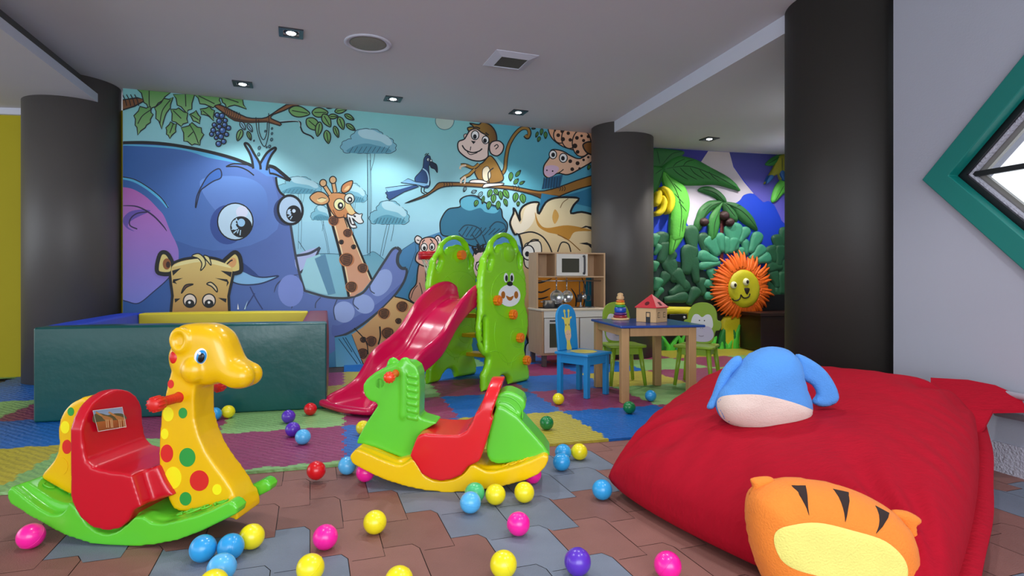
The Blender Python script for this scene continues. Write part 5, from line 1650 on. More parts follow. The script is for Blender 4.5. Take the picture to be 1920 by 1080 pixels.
def on_roof(side, u, w, r, n=20, sq=False):
    """hole marks lying on a roof slope: side 0 front (-y), 1 right (+x)"""
    A0 = Vector((-e, -e, HH + .006)) if side == 0 else Vector((HW + e, -e, HH + .006))
    A1 = Vector((HW + e, -e, HH + .006)) if side == 0 else Vector((HW + e, HD + e, HH + .006))
    P = Vector(ap); U = (A1 - A0).normalized(); mid = (A0 + A1) / 2; Vv = (P - mid).normalized(); Nn = U.cross(Vv).normalized()
    c = mid + U * u + Vv * w + Nn * .0008
    if sq: q = [c + U * x * r + Vv * y * r for x, y in ((-1, -1), (1, -1), (1, 1), (-1, 1))]
    else: q = [c + U * math.cos(a) * r + Vv * math.sin(a) * r for a in [2 * math.pi * k / n for k in range(n)]]
    return q, Nn
for args in ((0, 0, .032, .0165), (1, 0, .030, .0150, 20, True)):
    q, Nn = on_roof(*args)
    b.add([tuple(p) for p in q] + [tuple(p - Nn * .002) for p in q], [tuple(range(len(q)))] + [(i, (i + 1) % len(q), (i + 1) % len(q) + len(q), i + len(q)) for i in range(len(q))])
b.build('shape_hole', mat('hole_dark_red', '#5c0d14', .8), rf)
b = MB(); b.box(.075, .108, -.0012, 0.0, .001, .068); d = b.build('door', M['black'], t)
b = MB()
b.box(.080, .103, -.0018, -.0012, .036, .062); b.build('door_window', M['housewood'], d)
for fx in (.022, .090):
    b = MB(); b.box(HW, HW + .0012, fx, fx + .026, .032, .066); w = b.build('window', M['black'], t)
    b = MB()
    for a in (0, 1):
        for c in (0, 1): b.box(HW + .0012, HW + .0018, fx + .0025 + a * .011, fx + .0125 + a * .011, .035 + c * .0145, .0475 + c * .0145)
    b.build('pane', M['housewood'], w)

# ------------------------------------------------------------------ children's chairs
M['cblue'] = mat('blue_chair_paint', '#1a86c4', 0.4, noise=0.06, nscale=5, coat=.15)
M['cyel'] = mat('yellow_chair_print', '#d9c85a', 0.45)
M['cgreen'] = mat('green_chair_paint', '#8fb02a', 0.4, noise=0.07, nscale=5, coat=.15)
M['mface'] = mat('monkey_face_white', '#e4e4e8', 0.5)
M['mmuz'] = mat('monkey_muzzle_lilac', '#c8bdd6', 0.5)
M['ink'] = mat('black_print', '#101014', 0.6)
M['muzz'] = mat('giraffe_muzzle_print', '#d8b49a', .5)
def flatpiece(name, pts, y, m, parent, sm=5, th=.0012):
    q = cr(pts, sm) if sm else pts
    return MB().prism(q, y - th, y).build(name, m, parent)
# blue giraffe chair: local x to the right when looking at its front, y back
CF = Frame(.478, 3.725, math.radians(45))
# corners: near N at origin, seat runs along +x (to R) and +y (to L); the back stands on the far-left side x = 0..., y = max
t = thing('giraffe_chair', 'blue wooden child chair with a yellow giraffe printed on its back', 'chair', CF.world(0, 0, FZ), CF.rot)
SX, SY, SH = .235, .255, .265
b = MB(); b.prism_z(cr([(-.012, -.012), (SX + .012, -.016), (SX + .014, SY + .012), (-.014, SY + .010)], 1), SH, SH + .018); b.build('seat', M['cblue'], t, bevel=.006)
b = MB()
b.prism_z([(x * SX / 200, y * SY / 200) for x, y in ((40, 40), (90, 22), (150, 40), (178, 90), (160, 150), (100, 172), (50, 150), (24, 90))], SH + .0182, SH + .019); b.build('seat_print', M['cyel'], t)
b = MB()
b.box(.02, SX - .02, .004, .020, SH - .055, SH - .0005); b.box(.02, SX - .02, SY - .020, SY - .004, SH - .055, SH - .0005)
b.box(.004, .020, .02, SY - .02, SH - .055, SH - .0005); b.box(SX - .020, SX - .004, .02, SY - .02, SH - .055, SH - .0005)
b.build('apron', M['cblue'], t, bevel=.002)
for x in (0, SX - .032):
    for y in (0, SY - .032):
        b = MB(); b.box(x, x + .032, y, y + .032, 0, SH - .0005); b.build('leg', M['cblue'], t, bevel=.003)
# backrest: upright arched board on the side y = SY, tilted slightly back
bw = .205
arch = [(SX / 2 - bw / 2, 0)] + [(SX / 2 - bw / 2 * math.cos(a), .215 + .095 * math.sin(a)) for a in [math.pi * k / 16 for k in range(17)]] + [(SX / 2 + bw / 2, 0)]
arch = [(x + (.0 if z > .01 else 0), z) for x, z in arch]
br = MB().prism(arch, 0, .018).build('backrest', M['cblue'], t, bevel=.005, loc=(0, SY - .008, SH + .019), rot=(math.radians(-5), 0, 0))
cxx = SX / 2
gp = [(-.016, .0), (-.013, .05), (-.020, .085), (-.026, .13), (-.020, .165), (-.026, .21), (-.012, .215), (.012, .215), (.026, .21), (.020, .165), (.026, .13), (.020, .085), (.013, .05), (.022, .0)]
for nm, pts, mm, yy in (('giraffe_print', gp, M['cyel'], -.0002), ):
    g = flatpiece(nm, [(cxx + x * 1.25, z) for x, z in pts], yy, mm, br)
b = MB()
for s in (-1, 1):
    b.prism([(cxx + s * .012, .21), (cxx + s * .022, .21), (cxx + s * .028, .255), (cxx + s * .016, .255)], -.0016, -.0003)
    b.prism(ell(cxx + s * .022, .262, .011), -.0016, -.0003)
    b.prism(ell(cxx + s * .040, .215, .013, .007, s * 25), -.0016, -.0003)
b.build('horn_print', M['cyel'], br)
flatpiece('muzzle_print', ell(cxx, .098, .030, .036), -.0016, M['muzz'], br, 0)
b = MB()
for s in (-1, 1):
    b.prism(ell(cxx + s * .017, .168, .0035, .007), -.0022, -.0016); b.prism(ell(cxx + s * .010, .104, .002, .003), -.0032, -.0029)
b.build('eye_print', M['ink'], br)

def monkey_chair(label, x, y, rot):
    fr = Frame(x, y, rot)
    t = thing('monkey_chair', label, 'chair', fr.world(0, 0, FZ), rot, 'green monkey chairs')
    SH = .275
    # seat slab, saddle outline; front is -y
    b = MB(); b.prism_z(cr([(-.135, -.13), (0, -.142), (.135, -.13), (.13, 0), (.12, .12), (0, .125), (-.12, .12), (-.13, 0)], 4), SH, SH + .018); b.build('seat', M['cgreen'], t, bevel=.006)
    b = MB(); b.box(-.095, .095, -.105, -.09, SH - .05, SH - .0005); b.box(-.095, .095, .085, .10, SH - .05, SH - .0005)
    b.box(-.10, -.085, -.09, .085, SH - .05, SH - .0005); b.box(.085, .10, -.09, .085, SH - .05, SH - .0005); b.build('apron', M['cgreen'], t, bevel=.002)
    for sx in (-1, 1):
        for sy in (-1, 1):
            b = MB(); b.tube([(sx * .128, sy * .125, .006), (sx * .097, sy * .095, SH - .0008)], [.012, .018], 14); b.build('leg', M['cgreen'], t, True)
    head = [(-.055, 0), (.055, 0), (.085, .03), (.098, .09), (.124, .10), (.138, .13), (.130, .165), (.108, .175), (.10, .23), (.075, .275), (.03, .298), (-.03, .298), (-.075, .275), (-.10, .23), (-.108, .175), (-.130, .165), (-.138, .13), (-.124, .10), (-.098, .09), (-.085, .03)]
    br = MB().prism(cr(head, 4), 0, .018).build('backrest', M['cgreen'], t, bevel=.005, loc=(0, .098, SH + .0185), rot=(math.radians(-9), 0, 0))
    flatpiece('face_print', [(-.072, .11), (-.078, .16), (-.06, .205), (-.03, .21), (0, .19), (.03, .21), (.06, .205), (.078, .16), (.072, .11), (0, .09)], -.0002, M['mface'], br)
    flatpiece('muzzle_print', [(-.088, .06), (-.07, .11), (-.035, .125), (0, .118), (.035, .125), (.07, .11), (.088, .06), (.06, .018), (0, .008), (-.06, .018)], -.0016, M['mmuz'], br)
    b = MB()
    for s in (-1, 1): b.prism(ell(s * .018, .165, .004, .005), -.0022, -.0014); b.prism(ell(s * .007, .108, .003, .002), -.0034, -.0029)
    b.add(*tube([(x_, -.0032, .048 + 6 * x_ * x_ * 3) for x_ in (-.018, -.012, -.006, 0, .006, .012, .018)], .0014, 6))
    b.build('eye_print', M['ink'], br)
monkey_chair('green wooden child chair with a monkey face, behind the table before the pillar', .803, 4.275, math.radians(9))
monkey_chair('green wooden child chair with a monkey face, right of the table by the lion relief', 1.335, 4.22, math.radians(-32))
# ------------------------------------------------------------------ moulded rocking toys
def plast(name, col, k=1.0, rough=.27):
    return mat(name, col, rough, noise=.035, nscale=4, bump=.03, bscale=25, coat=.25, k=k)
M['pY'] = plast('yellow_moulded_plastic', '#eebb00')
M['pG'] = plast('green_moulded_plastic', '#5ec92f')
M['pR'] = plast('red_moulded_plastic', '#c80a22')
M['pR2'] = plast('bright_red_moulded_plastic', '#da1620')
M['pY2'] = plast('warm_yellow_moulded_plastic', '#f2c400')
M['pO'] = plast('orange_moulded_plastic', '#f07a10')
M['sRed'] = mat('red_sticker', '#d8261f', .35); M['sYel'] = mat('yellow_sticker', '#f6ea12', .35); M['sGrn'] = mat('green_sticker', '#2c9a3e', .35)
M['sWhite'] = mat('white_sticker', '#f4f6f8', .3); M['sBlue'] = mat('blue_sticker', '#1e8fd6', .3); M['sBlack'] = mat('black_sticker', '#0c0c10', .3)
M['sBrown'] = mat('brown_sticker', '#b36a1a', .35)

def arch_slab(s0, s1, y0, y1, zb, zs, zt, shear, n=18):
    """upright rounded back: straight to zs, elliptic up to zt; leans by shear"""
    yc, ry = (y0 + y1) / 2, (y1 - y0) / 2
    pr = [(y0, zb), (y0, zs)] + [(yc - ry * math.cos(a), zs + (zt - zs) * math.sin(a)) for a in [math.pi * k / n for k in range(1, n)]] + [(y1, zs), (y1, zb)]
    v = []
    for s in (s0, s1):
        v += [(s + (z - zb) * shear, y, z) for y, z in pr]
    m = len(pr)
    f = [tuple(range(m)), tuple(range(2 * m - 1, m - 1, -1))] + [(i, (i + 1) % m, (i + 1) % m + m, i + m) for i in range(m)]
    return v, f

def disc(fr, zz, cx, cy, rx, ry, d, th=.0016, rot=0):
    s, ox, oy = zz
    q = [fr.px(ox + x / s, oy + y / s, d) for x, y in ell(cx, cy, rx, ry, rot, 32)]
    v, f = prism_xz(q, d - th, d + th * 2)
    return v, f

def handle(parent, x, z, y0, y1, m, r=.0125):
    for nm, a, b_ in (('handle', y0[0], y0[1]), ('handle', y1[0], y1[1])):
        b = MB()
        sgn = 1 if b_ > a else -1
        L = abs(b_ - a)
        path, rad = [], []
        n = 30
        for i in range(n + 1):
            t = i / n
            path.append((x, a + (b_ - a) * t, z))
            k = 1.3 if t < .08 else (1 + .05 * math.sin(t * 70) if t < .66 else 1.1 + .45 * math.sin((t - .66) / .34 * math.pi) ** .7)
            rad.append(r * k if i < n else r * .5)
        b.tube(path, rad, 16)
        # ribs on the knob end
        yk = a + (b_ - a) * .83
        for q in range(12):
            w = 2 * math.pi * q / 12
            b.ball((x + math.cos(w) * r * 1.42, yk, z + math.sin(w) * r * 1.42), (.0036, L * .15, .0036), 8, 6)
        b.build(nm, m, parent, True)

# ---- giraffe
GF = Frame(-1.125, 1.702, math.radians(-6))
W_ = .235
Z2 = (3, 0, 720); ZH = (3, 220, 600)
t = thing('rocking_giraffe', 'yellow spotted rocking giraffe with red seat and green rockers', 'rocking toy', GF.o, GF.rot)
prof = [(35, 640), (60, 680), (150, 735), (260, 800), (380, 860), (500, 898), (600, 913), (750, 918), (880, 905), (1000, 880), (1130, 832), (1240, 778), (1330, 732),
        (1335, 700), (1310, 668), (1280, 664), (1200, 705), (1100, 742), (1000, 768), (900, 788), (850, 778), (800, 745), (765, 745), (740, 762), (700, 800), (650, 835), (600, 845), (540, 830), (490, 790), (450, 740), (420, 690), (400, 668), (385, 668), (370, 700), (340, 732), (290, 738), (230, 708), (150, 650), (90, 600), (60, 577), (40, 600)]
P0 = GF.pts(prof, 0, *Z2)
b = MB()
b.prism(P0, 0, .052); b.prism(P0, W_ - .052, W_)
mid = GF.pts([(60, 600), (150, 690), (260, 745), (380, 810), (500, 850), (600, 868), (750, 870), (880, 855), (1000, 830), (1130, 790), (1220, 745), (1230, 700), (1200, 700), (1100, 737), (1000, 763), (900, 775), (700, 740), (400, 700), (290, 690), (230, 665), (150, 612), (90, 572), (70, 580)], 0, *Z2)
b.prism(mid, .03, W_ - .03)
mold(b.build('rocker_base', M['pG'], t, True), .0055, 5)
# raised scribble pattern on the foot plates
def scribble(fr, zz, quad, m, parent, d0, d1, n=26, seed=2):
    b = MB(); r_ = random.Random(seed)
    a_, b__ = [fr.px(zz[1] + x / zz[0], zz[2] + y / zz[0], 0) for x, y in quad]
    for k in range(n):
        u = r_.random(); v_ = r_.random()
        x = a_[0] + (b__[0] - a_[0]) * u; z = a_[1] + (b__[1] - a_[1]) * u; y = d0 + (d1 - d0) * v_
        sl = (b__[1] - a_[1]) / (b__[0] - a_[0])
        w = r_.uniform(0, 6.28)
        P = [(x + .010 * math.cos(w + q) * (1 + .3 * q), y + .012 * math.sin(w + q), z + sl * .010 * math.cos(w + q) * (1 + .3 * q) + .001) for q in (0, .8, 1.6, 2.4, 3.2)]
        b.tube(cr(P, 3, False), .0022, 6)
    b.build('tread_pattern', m, parent, True)
scribble(GF, Z2, [(110, 582), (255, 672)], M['pG'], t, .05, W_ - .05)
scribble(GF, Z2, [(960, 762), (1180, 705)], M['pG'], t, .03, .06, 12)
# neck with head
D0, D1 = .064, .168
neckp = [(300, 290), (285, 340), (265, 430), (245, 520), (235, 650), (230, 750), (232, 850), (245, 900), (265, 930), (285, 1010), (310, 1060), (340, 1075), (380, 1080), (560, 1060), (640, 1085), (690, 1120),
         (690, 1080), (670, 1015), (640, 950), (600, 890), (540, 810), (495, 740), (455, 650), (432, 560), (427, 450), (432, 390), (450, 300)]
b = MB()
b.prism(GF.pts(neckp, D0, *ZH), D0, D1)
b.prism(GF.pts([(640, 1000), (600, 1090), (690, 1120), (690, 1080), (670, 1015)], D0, *ZH), D0 - .012, D1 + .012)
DC = (D0 + D1) / 2
headp = [(300, 300), (282, 250), (278, 200), (290, 160), (306, 110), (310, 75), (330, 42), (380, 30), (430, 28), (490, 30), (540, 45), (580, 78), (605, 120), (625, 175), (650, 225), (690, 250), (715, 285), (722, 335), (705, 375), (670, 390), (625, 390), (585, 372), (555, 360), (530, 365), (480, 372), (420, 372), (370, 362), (330, 340)]
hp = GF.pts(cr(headp, 3), D0 + .01, *ZH)
hcx = sum(p[0] for p in hp) / len(hp); hcz = sum(p[1] for p in hp) / len(hp)
hp = [(hcx + (x - hcx) * 1.03, hcz + (z - hcz) * 1.03) for x, z in hp]
v, f = puff(hp, .058, .045, .008, flat=.018)
b.add([(x, y + DC, z) for x, y, z in v], f)
def gball(bb, fr, zz, cx, cy, d, rad):
    x, z = fr.px(zz[1] + cx / zz[0], zz[2] + cy / zz[0], d)
    bb.ball((x, d, z), rad, 18, 12)
for s, d in ((-1, D0), (1, D1)):
    gball(b, GF, ZH, 428, 285, d if s < 0 else d, (.036, .028, .038)) if s < 0 else b.ball((GF.px(220 + 428 / 3, 600 + 285 / 3, D0)[0], d, GF.px(220 + 428 / 3, 600 + 285 / 3, D0)[1]), (.036, .020, .038))
    ex, ez = GF.px(220 + 360 / 3, 600 + 112 / 3, D0)
    b.tube([(ex + .024 * math.cos(a), d + s * .006, ez + .030 * math.sin(a)) for a in [2 * math.pi * k / 20 for k in range(20)]], .010, 8, True)
    mx, mz = GF.px(220 + 672 / 3, 600 + 325 / 3, D0)
    b.ball((mx, DC + s * .022, mz), (.036, .034, .036))
mold(b.build('neck_and_head', M['pY'], t, True), .0048, 5, .5)
for m, L_ in (('sRed', ((302, 360, 17, 24), (280, 750, 35, 50), (462, 903, 53, 58))), ('sYel', ((288, 530, 30, 40), (268, 640, 21, 30), (315, 887, 47, 62), (562, 953, 26, 30))), ('sGrn', ((370, 523, 24, 30), (395, 772, 45, 53), (385, 1005, 33, 38)))):
    for q in L_:
        MB().add(*disc(GF, ZH, *q, D0 + .0005)).build('spot', M[m], t, label={'sRed': 'red round spot', 'sYel': 'lemon yellow round spot', 'sGrn': 'green round spot'}[m])
MB().add(*disc(GF, ZH, 358, 645, 46, 56, D0 + .001, .0012)).build('spot', M['pY'], t)
# cheek spot and eye sit on the swollen head: thin ellipsoids
def lens(name, fr, zz, cx, cy, rx, ry, d, m, parent, th=.006, tilt=0, label=None):
    x, z = fr.px(zz[1] + cx / zz[0], zz[2] + cy / zz[0], d)
    x2, z2 = fr.px(zz[1] + (cx + rx) / zz[0], zz[2] + cy / zz[0], d); x3, z3 = fr.px(zz[1] + cx / zz[0], zz[2] + (cy - ry) / zz[0], d)
    b = MB(); b.ball((0, 0, 0), (x2 - x, th, z3 - z), 24, 12)
    return b.build(name, m, parent, True, loc=(x, d, z), rot=(0, math.radians(tilt), 0), label=label)
lens('spot', GF, ZH, 327, 210, 30, 41, D0 + .004, M['sRed'], t, .014, 0, 'red round spot')
e_ = lens('eye', GF, ZH, 470, 205, 36, 48, D0 - .005, M['sWhite'], t, .010, 20)
lens('eye_iris', GF, ZH, 472, 207, 28, 40, D0 - .0095, M['sBlue'], t, .0075, 20)
lens('eye_pupil', GF, ZH, 472, 212, 19, 30, D0 - .013, M['sBlack'], t, .0055, 20)
lens('eye_glint', GF, ZH, 463, 188, 8, 9, D0 - .016, M['sWhite'], t, .004)
hx, hz = GF.px(220 + 345 / 3, 600 + 435 / 3, D0)
handle(t, hx, hz, (D0 + .01, -.050), (D1 - .01, .285), M['sRed'], .0140)
# tail part
b = MB(); b.prism(cr(GF.pts([(490, 85), (440, 88), (395, 112), (360, 150), (335, 200), (325, 260), (328, 330), (322, 380), (300, 430), (262, 478), (228, 520), (250, 545), (330, 590), (400, 625), (500, 640), (520, 300)], D0 + .01, *Z2), 2), D0 + .01, D1 - .01)
mold(b.build('rear_body', M['pY'], t, True), .0055, 5, .5)
for m, q in (('sGrn', (400, 155, 18, 24)), ('sYel', (368, 243, 25, 35)), ('sRed', (378, 353, 26, 40)), ('pY', (345, 462, 38, 50))):
    MB().add(*disc(GF, Z2, *q, D0 + .0105)).build('spot', M[m], t)
# seat
sa = [(395, 640), (402, 668), (450, 755), (520, 812), (600, 828), (670, 815), (720, 772), (745, 718), (770, 700), (795, 693), (765, 600), (738, 512), (600, 492), (520, 472), (478, 430), (462, 340), (455, 250), (398, 250)]
b = MB(); b.prism(GF.pts(sa, -.006, *Z2), -.006, W_ + .006)
sx0 = GF.px(395 / 3, 720 + 300 / 3, -.006)[0]; sx1 = GF.px(455 / 3, 720 + 300 / 3, -.006)[0]
b.add(*arch_slab(sx0, sx1 + .004, -.006, W_ + .006, .20, .325, .432, -.02))
# front block joining the seat to the neck
b.prism(GF.pts([(738, 520), (765, 600), (795, 690), (950, 640), (900, 560), (860, 470)], .03, *Z2), .045, W_ - .045)
mold(b.build('seat', M['pR'], t, True), .0055, 7, .6)
# photo sticker on the seat back: two giraffes on a dry plain
so = GF.world(sx1 + .0075, 0)
SFm = Frame(so.x, so.y, GF.rot + math.pi / 2)
S_ = Art(SFm, -.0035, .00006); S_.t(3, 0, 720)
S_.fill('#7f9fc4', [(515, 150), (680, 130), (703, 240), (545, 267)], 0, '#b9c4cc')
S_.fill('#5c5a3a', [(520, 175), (560, 165), (600, 175), (640, 165), (690, 170), (696, 205), (532, 222)], 3)
S_.fill('#b36a32', [(533, 215), (600, 205), (694, 200), (702, 240), (545, 266)], 0, '#8a4a22')
for dx in (0, 72):
    S_.line([(532 + dx, 158), (570 + dx, 180), (590 + dx, 190)], 9, '#c08a4c', 3)
    S_.fill('#b57d42', [(565 + dx, 178), (600 + dx, 182), (628 + dx, 196), (615 + dx, 206), (585 + dx, 204)], 3)
    for lx in (590, 600, 616, 624): S_.line([(lx + dx, 200), (lx + dx + 4, 245)], 4, '#d8b07c', 0)
S_.line([(515, 150), (680, 130), (703, 240), (545, 267)], 3, '#e8e8e8', 0, True)
st = S_.build('photo_sticker', M['print'], t)
st.location = (sx1 + .0075, 0, 0); st.rotation_euler = (0, 0, math.pi / 2); st['label'] = 'small photo sticker of two giraffes on the seat back'

# ---- horse
HF2 = Frame(-.20, 2.135, math.radians(-3.5))
Z3 = (4, 620, 660)
t = thing('rocking_horse', 'light green rocking horse with red seat and yellow rockers', 'rocking toy', HF2.o, HF2.rot)
prof = [(143, 775), (150, 830), (250, 890), (400, 960), (560, 1010), (700, 1040), (850, 1056), (1000, 1054), (1150, 1035), (1300, 1008), (1450, 968), (1560, 920), (1615, 860), (1638, 800), (1625, 775), (1590, 772), (1500, 815), (1400, 852), (1300, 880), (1230, 895), (1160, 893), (1110, 868), (1075, 845), (1045, 852), (1000, 915), (930, 955), (830, 972), (760, 960), (700, 925), (660, 860), (630, 812), (600, 803), (575, 825), (530, 850), (480, 845), (400, 815), (300, 770), (220, 735), (180, 735)]
P0 = HF2.pts(prof, 0, *Z3)
b = MB(); b.prism(P0, 0, .052); b.prism(P0, W_ - .052, W_)
b.prism(HF2.pts([(170, 745), (250, 840), (400, 915), (560, 965), (700, 990), (850, 1000), (1000, 1000), (1150, 985), (1300, 960), (1450, 925), (1560, 880), (1590, 790), (1500, 805), (1300, 870), (1160, 880), (1045, 845), (600, 800), (480, 830), (300, 755), (200, 722)], 0, *Z3), .03, W_ - .03)
mold(b.build('rocker_base', M['pY2'], t, True), .0055, 5)
scribble(HF2, Z3, [(260, 742), (430, 815)], M['pY2'], t, .05, W_ - .05, 26)
scribble(HF2, Z3, [(1300, 870), (1480, 815)], M['pY2'], t, .02, .05, 14)
b = MB()
fb = [(242, 250), (270, 205), (330, 155), (400, 122), (470, 95), (540, 75), (600, 82), (645, 115), (664, 170), (668, 300), (662, 480), (680, 497), (800, 532), (745, 562), (690, 595), (650, 650), (625, 715), (605, 795), (560, 805), (450, 762), (330, 716), (240, 692), (192, 690), (205, 645), (265, 535), (335, 430), (355, 398), (335, 378), (290, 365), (255, 325), (242, 285)]
b.prism(HF2.pts(fb, D0, *Z3), D0, D1)
for s, d in ((-1, D0 + .012), (1, D1 - .012)):
    ex, ez = HF2.px(620 + (560 if s < 0 else 470) / 4, 660 + 95 / 4, d)
    b.ball((ex, d, ez), (.026, .014, .030))
# cheek of the mane: raised outer band
hm = HF2.pts([(540, 100), (560, 150), (560, 480), (540, 505), (525, 490), (528, 180), (505, 110)], D0, *Z3)
b.prism(hm, D0 - .007, D1 + .007)
mold(b.build('front_body', M['pG'], t, True), .005, 4, .5)
b = MB()
for k in range(7):
    y0 = 150 + k * 52
    q = HF2.pts(cr([(568, y0), (600, y0 + 8), (652, y0 + 16), (655, y0 + 58), (610, y0 + 52), (570, y0 + 42)], 4), D0, *Z3)
    v, f = puff(q, .008, .01, .006, back=False)
    b.add([(x, y + D0 + .001, z) for x, y, z in v], f)
b.build('mane', M['pG'], t, True)
MB().add(*disc(HF2, Z3, 368, 235, 34, 36, D0 + .001, .001)).build('cheek', M['pG'], t)
hx, hz = HF2.px(620 + 490 / 4, 660 + 160 / 4, D0)
handle(t, hx, hz, (D0 + .01, -.045), (D1 - .01, .28), plast('orange_red_handle_plastic', '#e8421a'), .0130)
b = MB()
b.prism(HF2.pts([(1245, 402), (1300, 415), (1400, 480), (1500, 590), (1600, 705), (1648, 778), (1600, 795), (1400, 830), (1250, 842), (1200, 825), (1172, 785), (1165, 720), (1190, 600), (1220, 480)], D0 - .03, *Z3), D0 - .03, D1 + .03)
b.prism(HF2.pts(cr([(1235, 420), (1240, 350), (1265, 315), (1320, 295), (1385, 312), (1445, 350), (1462, 395), (1455, 430), (1435, 455), (1425, 490), (1400, 500), (1330, 450)], 3), D0 - .012, *Z3), D0 - .012, D1 + .012)
mold(b.build('rear_body', M['pG'], t, True), .0055, 4, .5)
b = MB()
for r1, r2 in ((60, 50), (105, 95), (150, 140)):
    P = HF2.pts([(1290 + r1 * math.cos(a), 470 - r2 * math.sin(a)) for a in [math.radians(x) for x in range(-15, 112, 8)]], D0 - .012, *Z3)
    b.tube([(x, D0 - .011, z) for x, z in P], .0032, 6)
b.build('tail_groove', M['pG'], t, True)
b = MB()
sa = [(700, 612), (650, 630), (625, 690), (592, 782), (640, 845), (680, 915), (760, 960), (830, 970), (900, 960), (980, 925), (1030, 860), (1110, 825), (1130, 790), (1180, 640), (1220, 500), (1150, 450), (1090, 450), (1060, 530), (1020, 595), (960, 625), (850, 625)]
b.prism(HF2.pts(sa, -.006, *Z3), -.006, W_ + .006)
z1 = HF2.px(620 + 1160 / 4, 660 + 560 / 4, 0)
zt = HF2.px(620 + 1290 / 4, 660 + 185 / 4, W_ / 2)
xb0 = HF2.px(620 + 1075 / 4, 660 + 560 / 4, 0); xb1 = HF2.px(620 + 1185 / 4, 660 + 560 / 4, 0)
shear = (HF2.px(620 + 1265 / 4, 660 + 250 / 4, .05)[0] - xb0[0] - .02) / (zt[1] - xb0[1])
b.add(*arch_slab(xb0[0], xb1[0] - .004, -.006, W_ + .006, xb0[1], xb0[1] + .06, zt[1], shear * .80))
mold(b.build('seat', M['pR2'], t, True), .0055, 7, .6)

# ---- slide
SK_ = .983
SF = Frame(-.408 * SK_, 4.19 * SK_, math.radians(54.6))
ZS = (2.919, 600, 420)
M['sG'] = plast('lime_moulded_plastic', '#8adb14')
M['sPink'] = plast('crimson_slide_plastic', '#c60a48', rough=.22)
M['sYstep'] = plast('yellow_step_plastic', '#e0b41a')
t = thing('toddler_slide', 'lime green toddler slide with a crimson wavy chute and bear face panel', 'slide', SF.world(0, 0, FZ), SF.rot)
def sloc(pts, d):   # local coordinates measured from the mat surface
    return [(x, z - FZ) for x, z in SF.pts(pts, d, *ZS)]
YP = .27
face = [(903, 921), (902, 915), (902, 835), (904, 826), (922, 785), (930, 735), (905, 712), (885, 650), (876, 570), (884, 500), (886, 400), (885, 330), (893, 250), (905, 185), (930, 140), (945, 95), (980, 58), (1020, 45), (1060, 60), (1087, 100), (1096, 140), (1118, 180), (1118, 240), (1130, 290), (1135, 380), (1126, 425), (1140, 480), (1145, 560), (1130, 640), (1125, 700), (1145, 780), (1149, 800), (1150, 858), (1145, 861), (1052, 876), (1047, 874), (1042, 845), (1017, 828), (990, 842), (968, 880), (957, 911), (952, 916)]
hole1 = [(958, 118), (978, 86), (1018, 70), (1052, 84), (1072, 118), (1072, 150), (1050, 118), (1020, 108), (985, 115), (966, 150)]
hole2 = [(922, 205), (932, 172), (945, 190), (938, 225), (925, 245)]
hole3 = [(1086, 165), (1098, 178), (1102, 225), (1094, 245), (1086, 205)]
hole4 = [(897, 520), (910, 515), (914, 600), (912, 690), (902, 665), (893, 590)]
O_ = [(x, max(z, .0005)) for x, z in sloc(cr(face, 3), -YP)]
HO = [sloc(cr(h, 3), -YP) for h in (hole1, hole2, hole3, hole4)]
cxm = (min(p[0] for p in O_) + max(p[0] for p in O_)) / 2
def panel(y, inner):
    v, f = puff(O_, .03, .018, .016, HO, flat=.006)
    o = MB().add([(a, b_ + y, c) for a, b_, c in v], f).build('side_panel', M['sG'], t, True)
    # embossed rings and outline ridges
    b = MB()
    for sy in (-1, 1):
        yy = y + sy * .0295
        for cx, cy, r1, r2, a0, a1 in ((1037, 385, 100, 130, 0, 360), (940, 350, 62, 80, -90, 60), (1090, 350, 60, 80, 120, 270), (955, 790, 75, 95, 10, 170), (1105, 790, 60, 80, 20, 180), (1035, 600, 80, 160, 150, 390), (1037, 190, 45, 70, 0, 180), (1086, 622, 42, 52, 0, 360)):
            P = sloc([(cx + r1 * math.cos(math.radians(a)), cy - r2 * math.sin(math.radians(a))) for a in range(a0, a1 + 1, 10)], -YP)
            X = np.array([p[0] for p in P]); Zz = np.array([p[1] for p in P])
            ins = inside(O_, X, Zz) & (edge_dist([O_] + HO, X, Zz) > .018)
            run = []
            for p, k in zip(P, ins):
                if k: run.append((p[0], yy, p[1]))
                else:
                    if len(run) > 2: b.tube(run, .0026, 6)
                    run = []
            if len(run) > 2: b.tube(run, .0026, 6)
    b.build('embossed_lines', M['sG'], o, True)
    return o
pn = panel(-YP + .03, False)
pf_ = panel(YP, True)
# head bulge above each panel face
for y, par in ((-YP + .03, pn), (YP, pf_)):
    c = sloc([(1037, 165)], -YP)[0]
    b = MB(); b.ball((c[0], y, c[1]), (.10, .042, .085), 24, 14); b.build('head_bulge', M['sG'], par, True)
def gear(cx, cy, y, sgn, par):
    x, z = sloc([(cx, cy)], y)[0]
    b = MB(); n = 40
    R90 = Matrix.Rotation(math.radians(90), 4, 'X')
    P = []
    for k in range(n):
        a = 2 * math.pi * k / n
        r = .034 * (1 + .09 * math.copysign(1, math.sin(a * 10)) * min(1, abs(math.sin(a * 10)) * 2))
        P.append((x + r * math.cos(a), z + r * math.sin(a)))
    b.prism(P, y, y + sgn * .036)
    b.add(*prism_xz(ell(x, z, .018, .018), y + sgn * .036, y + sgn * .044))
    b.build('knob', M['pO'], par, bevel=.004)
for q in ((962, 418), (1047, 495), (1086, 622), (1122, 745)): gear(*q, -YP, -1, t)
x, z = sloc([(768, 170)], YP - .09)[0]
b = MB(); b.prism([(x + .034 * (1 + .08 * math.sin(a * 10)) * math.cos(a), z + .034 * (1 + .08 * math.sin(a * 10)) * math.sin(a)) for a in [2 * math.pi * k / 60 for k in range(60)]], YP - .125, YP - .065); b.build('knob', M['pO'], t, bevel=.004)
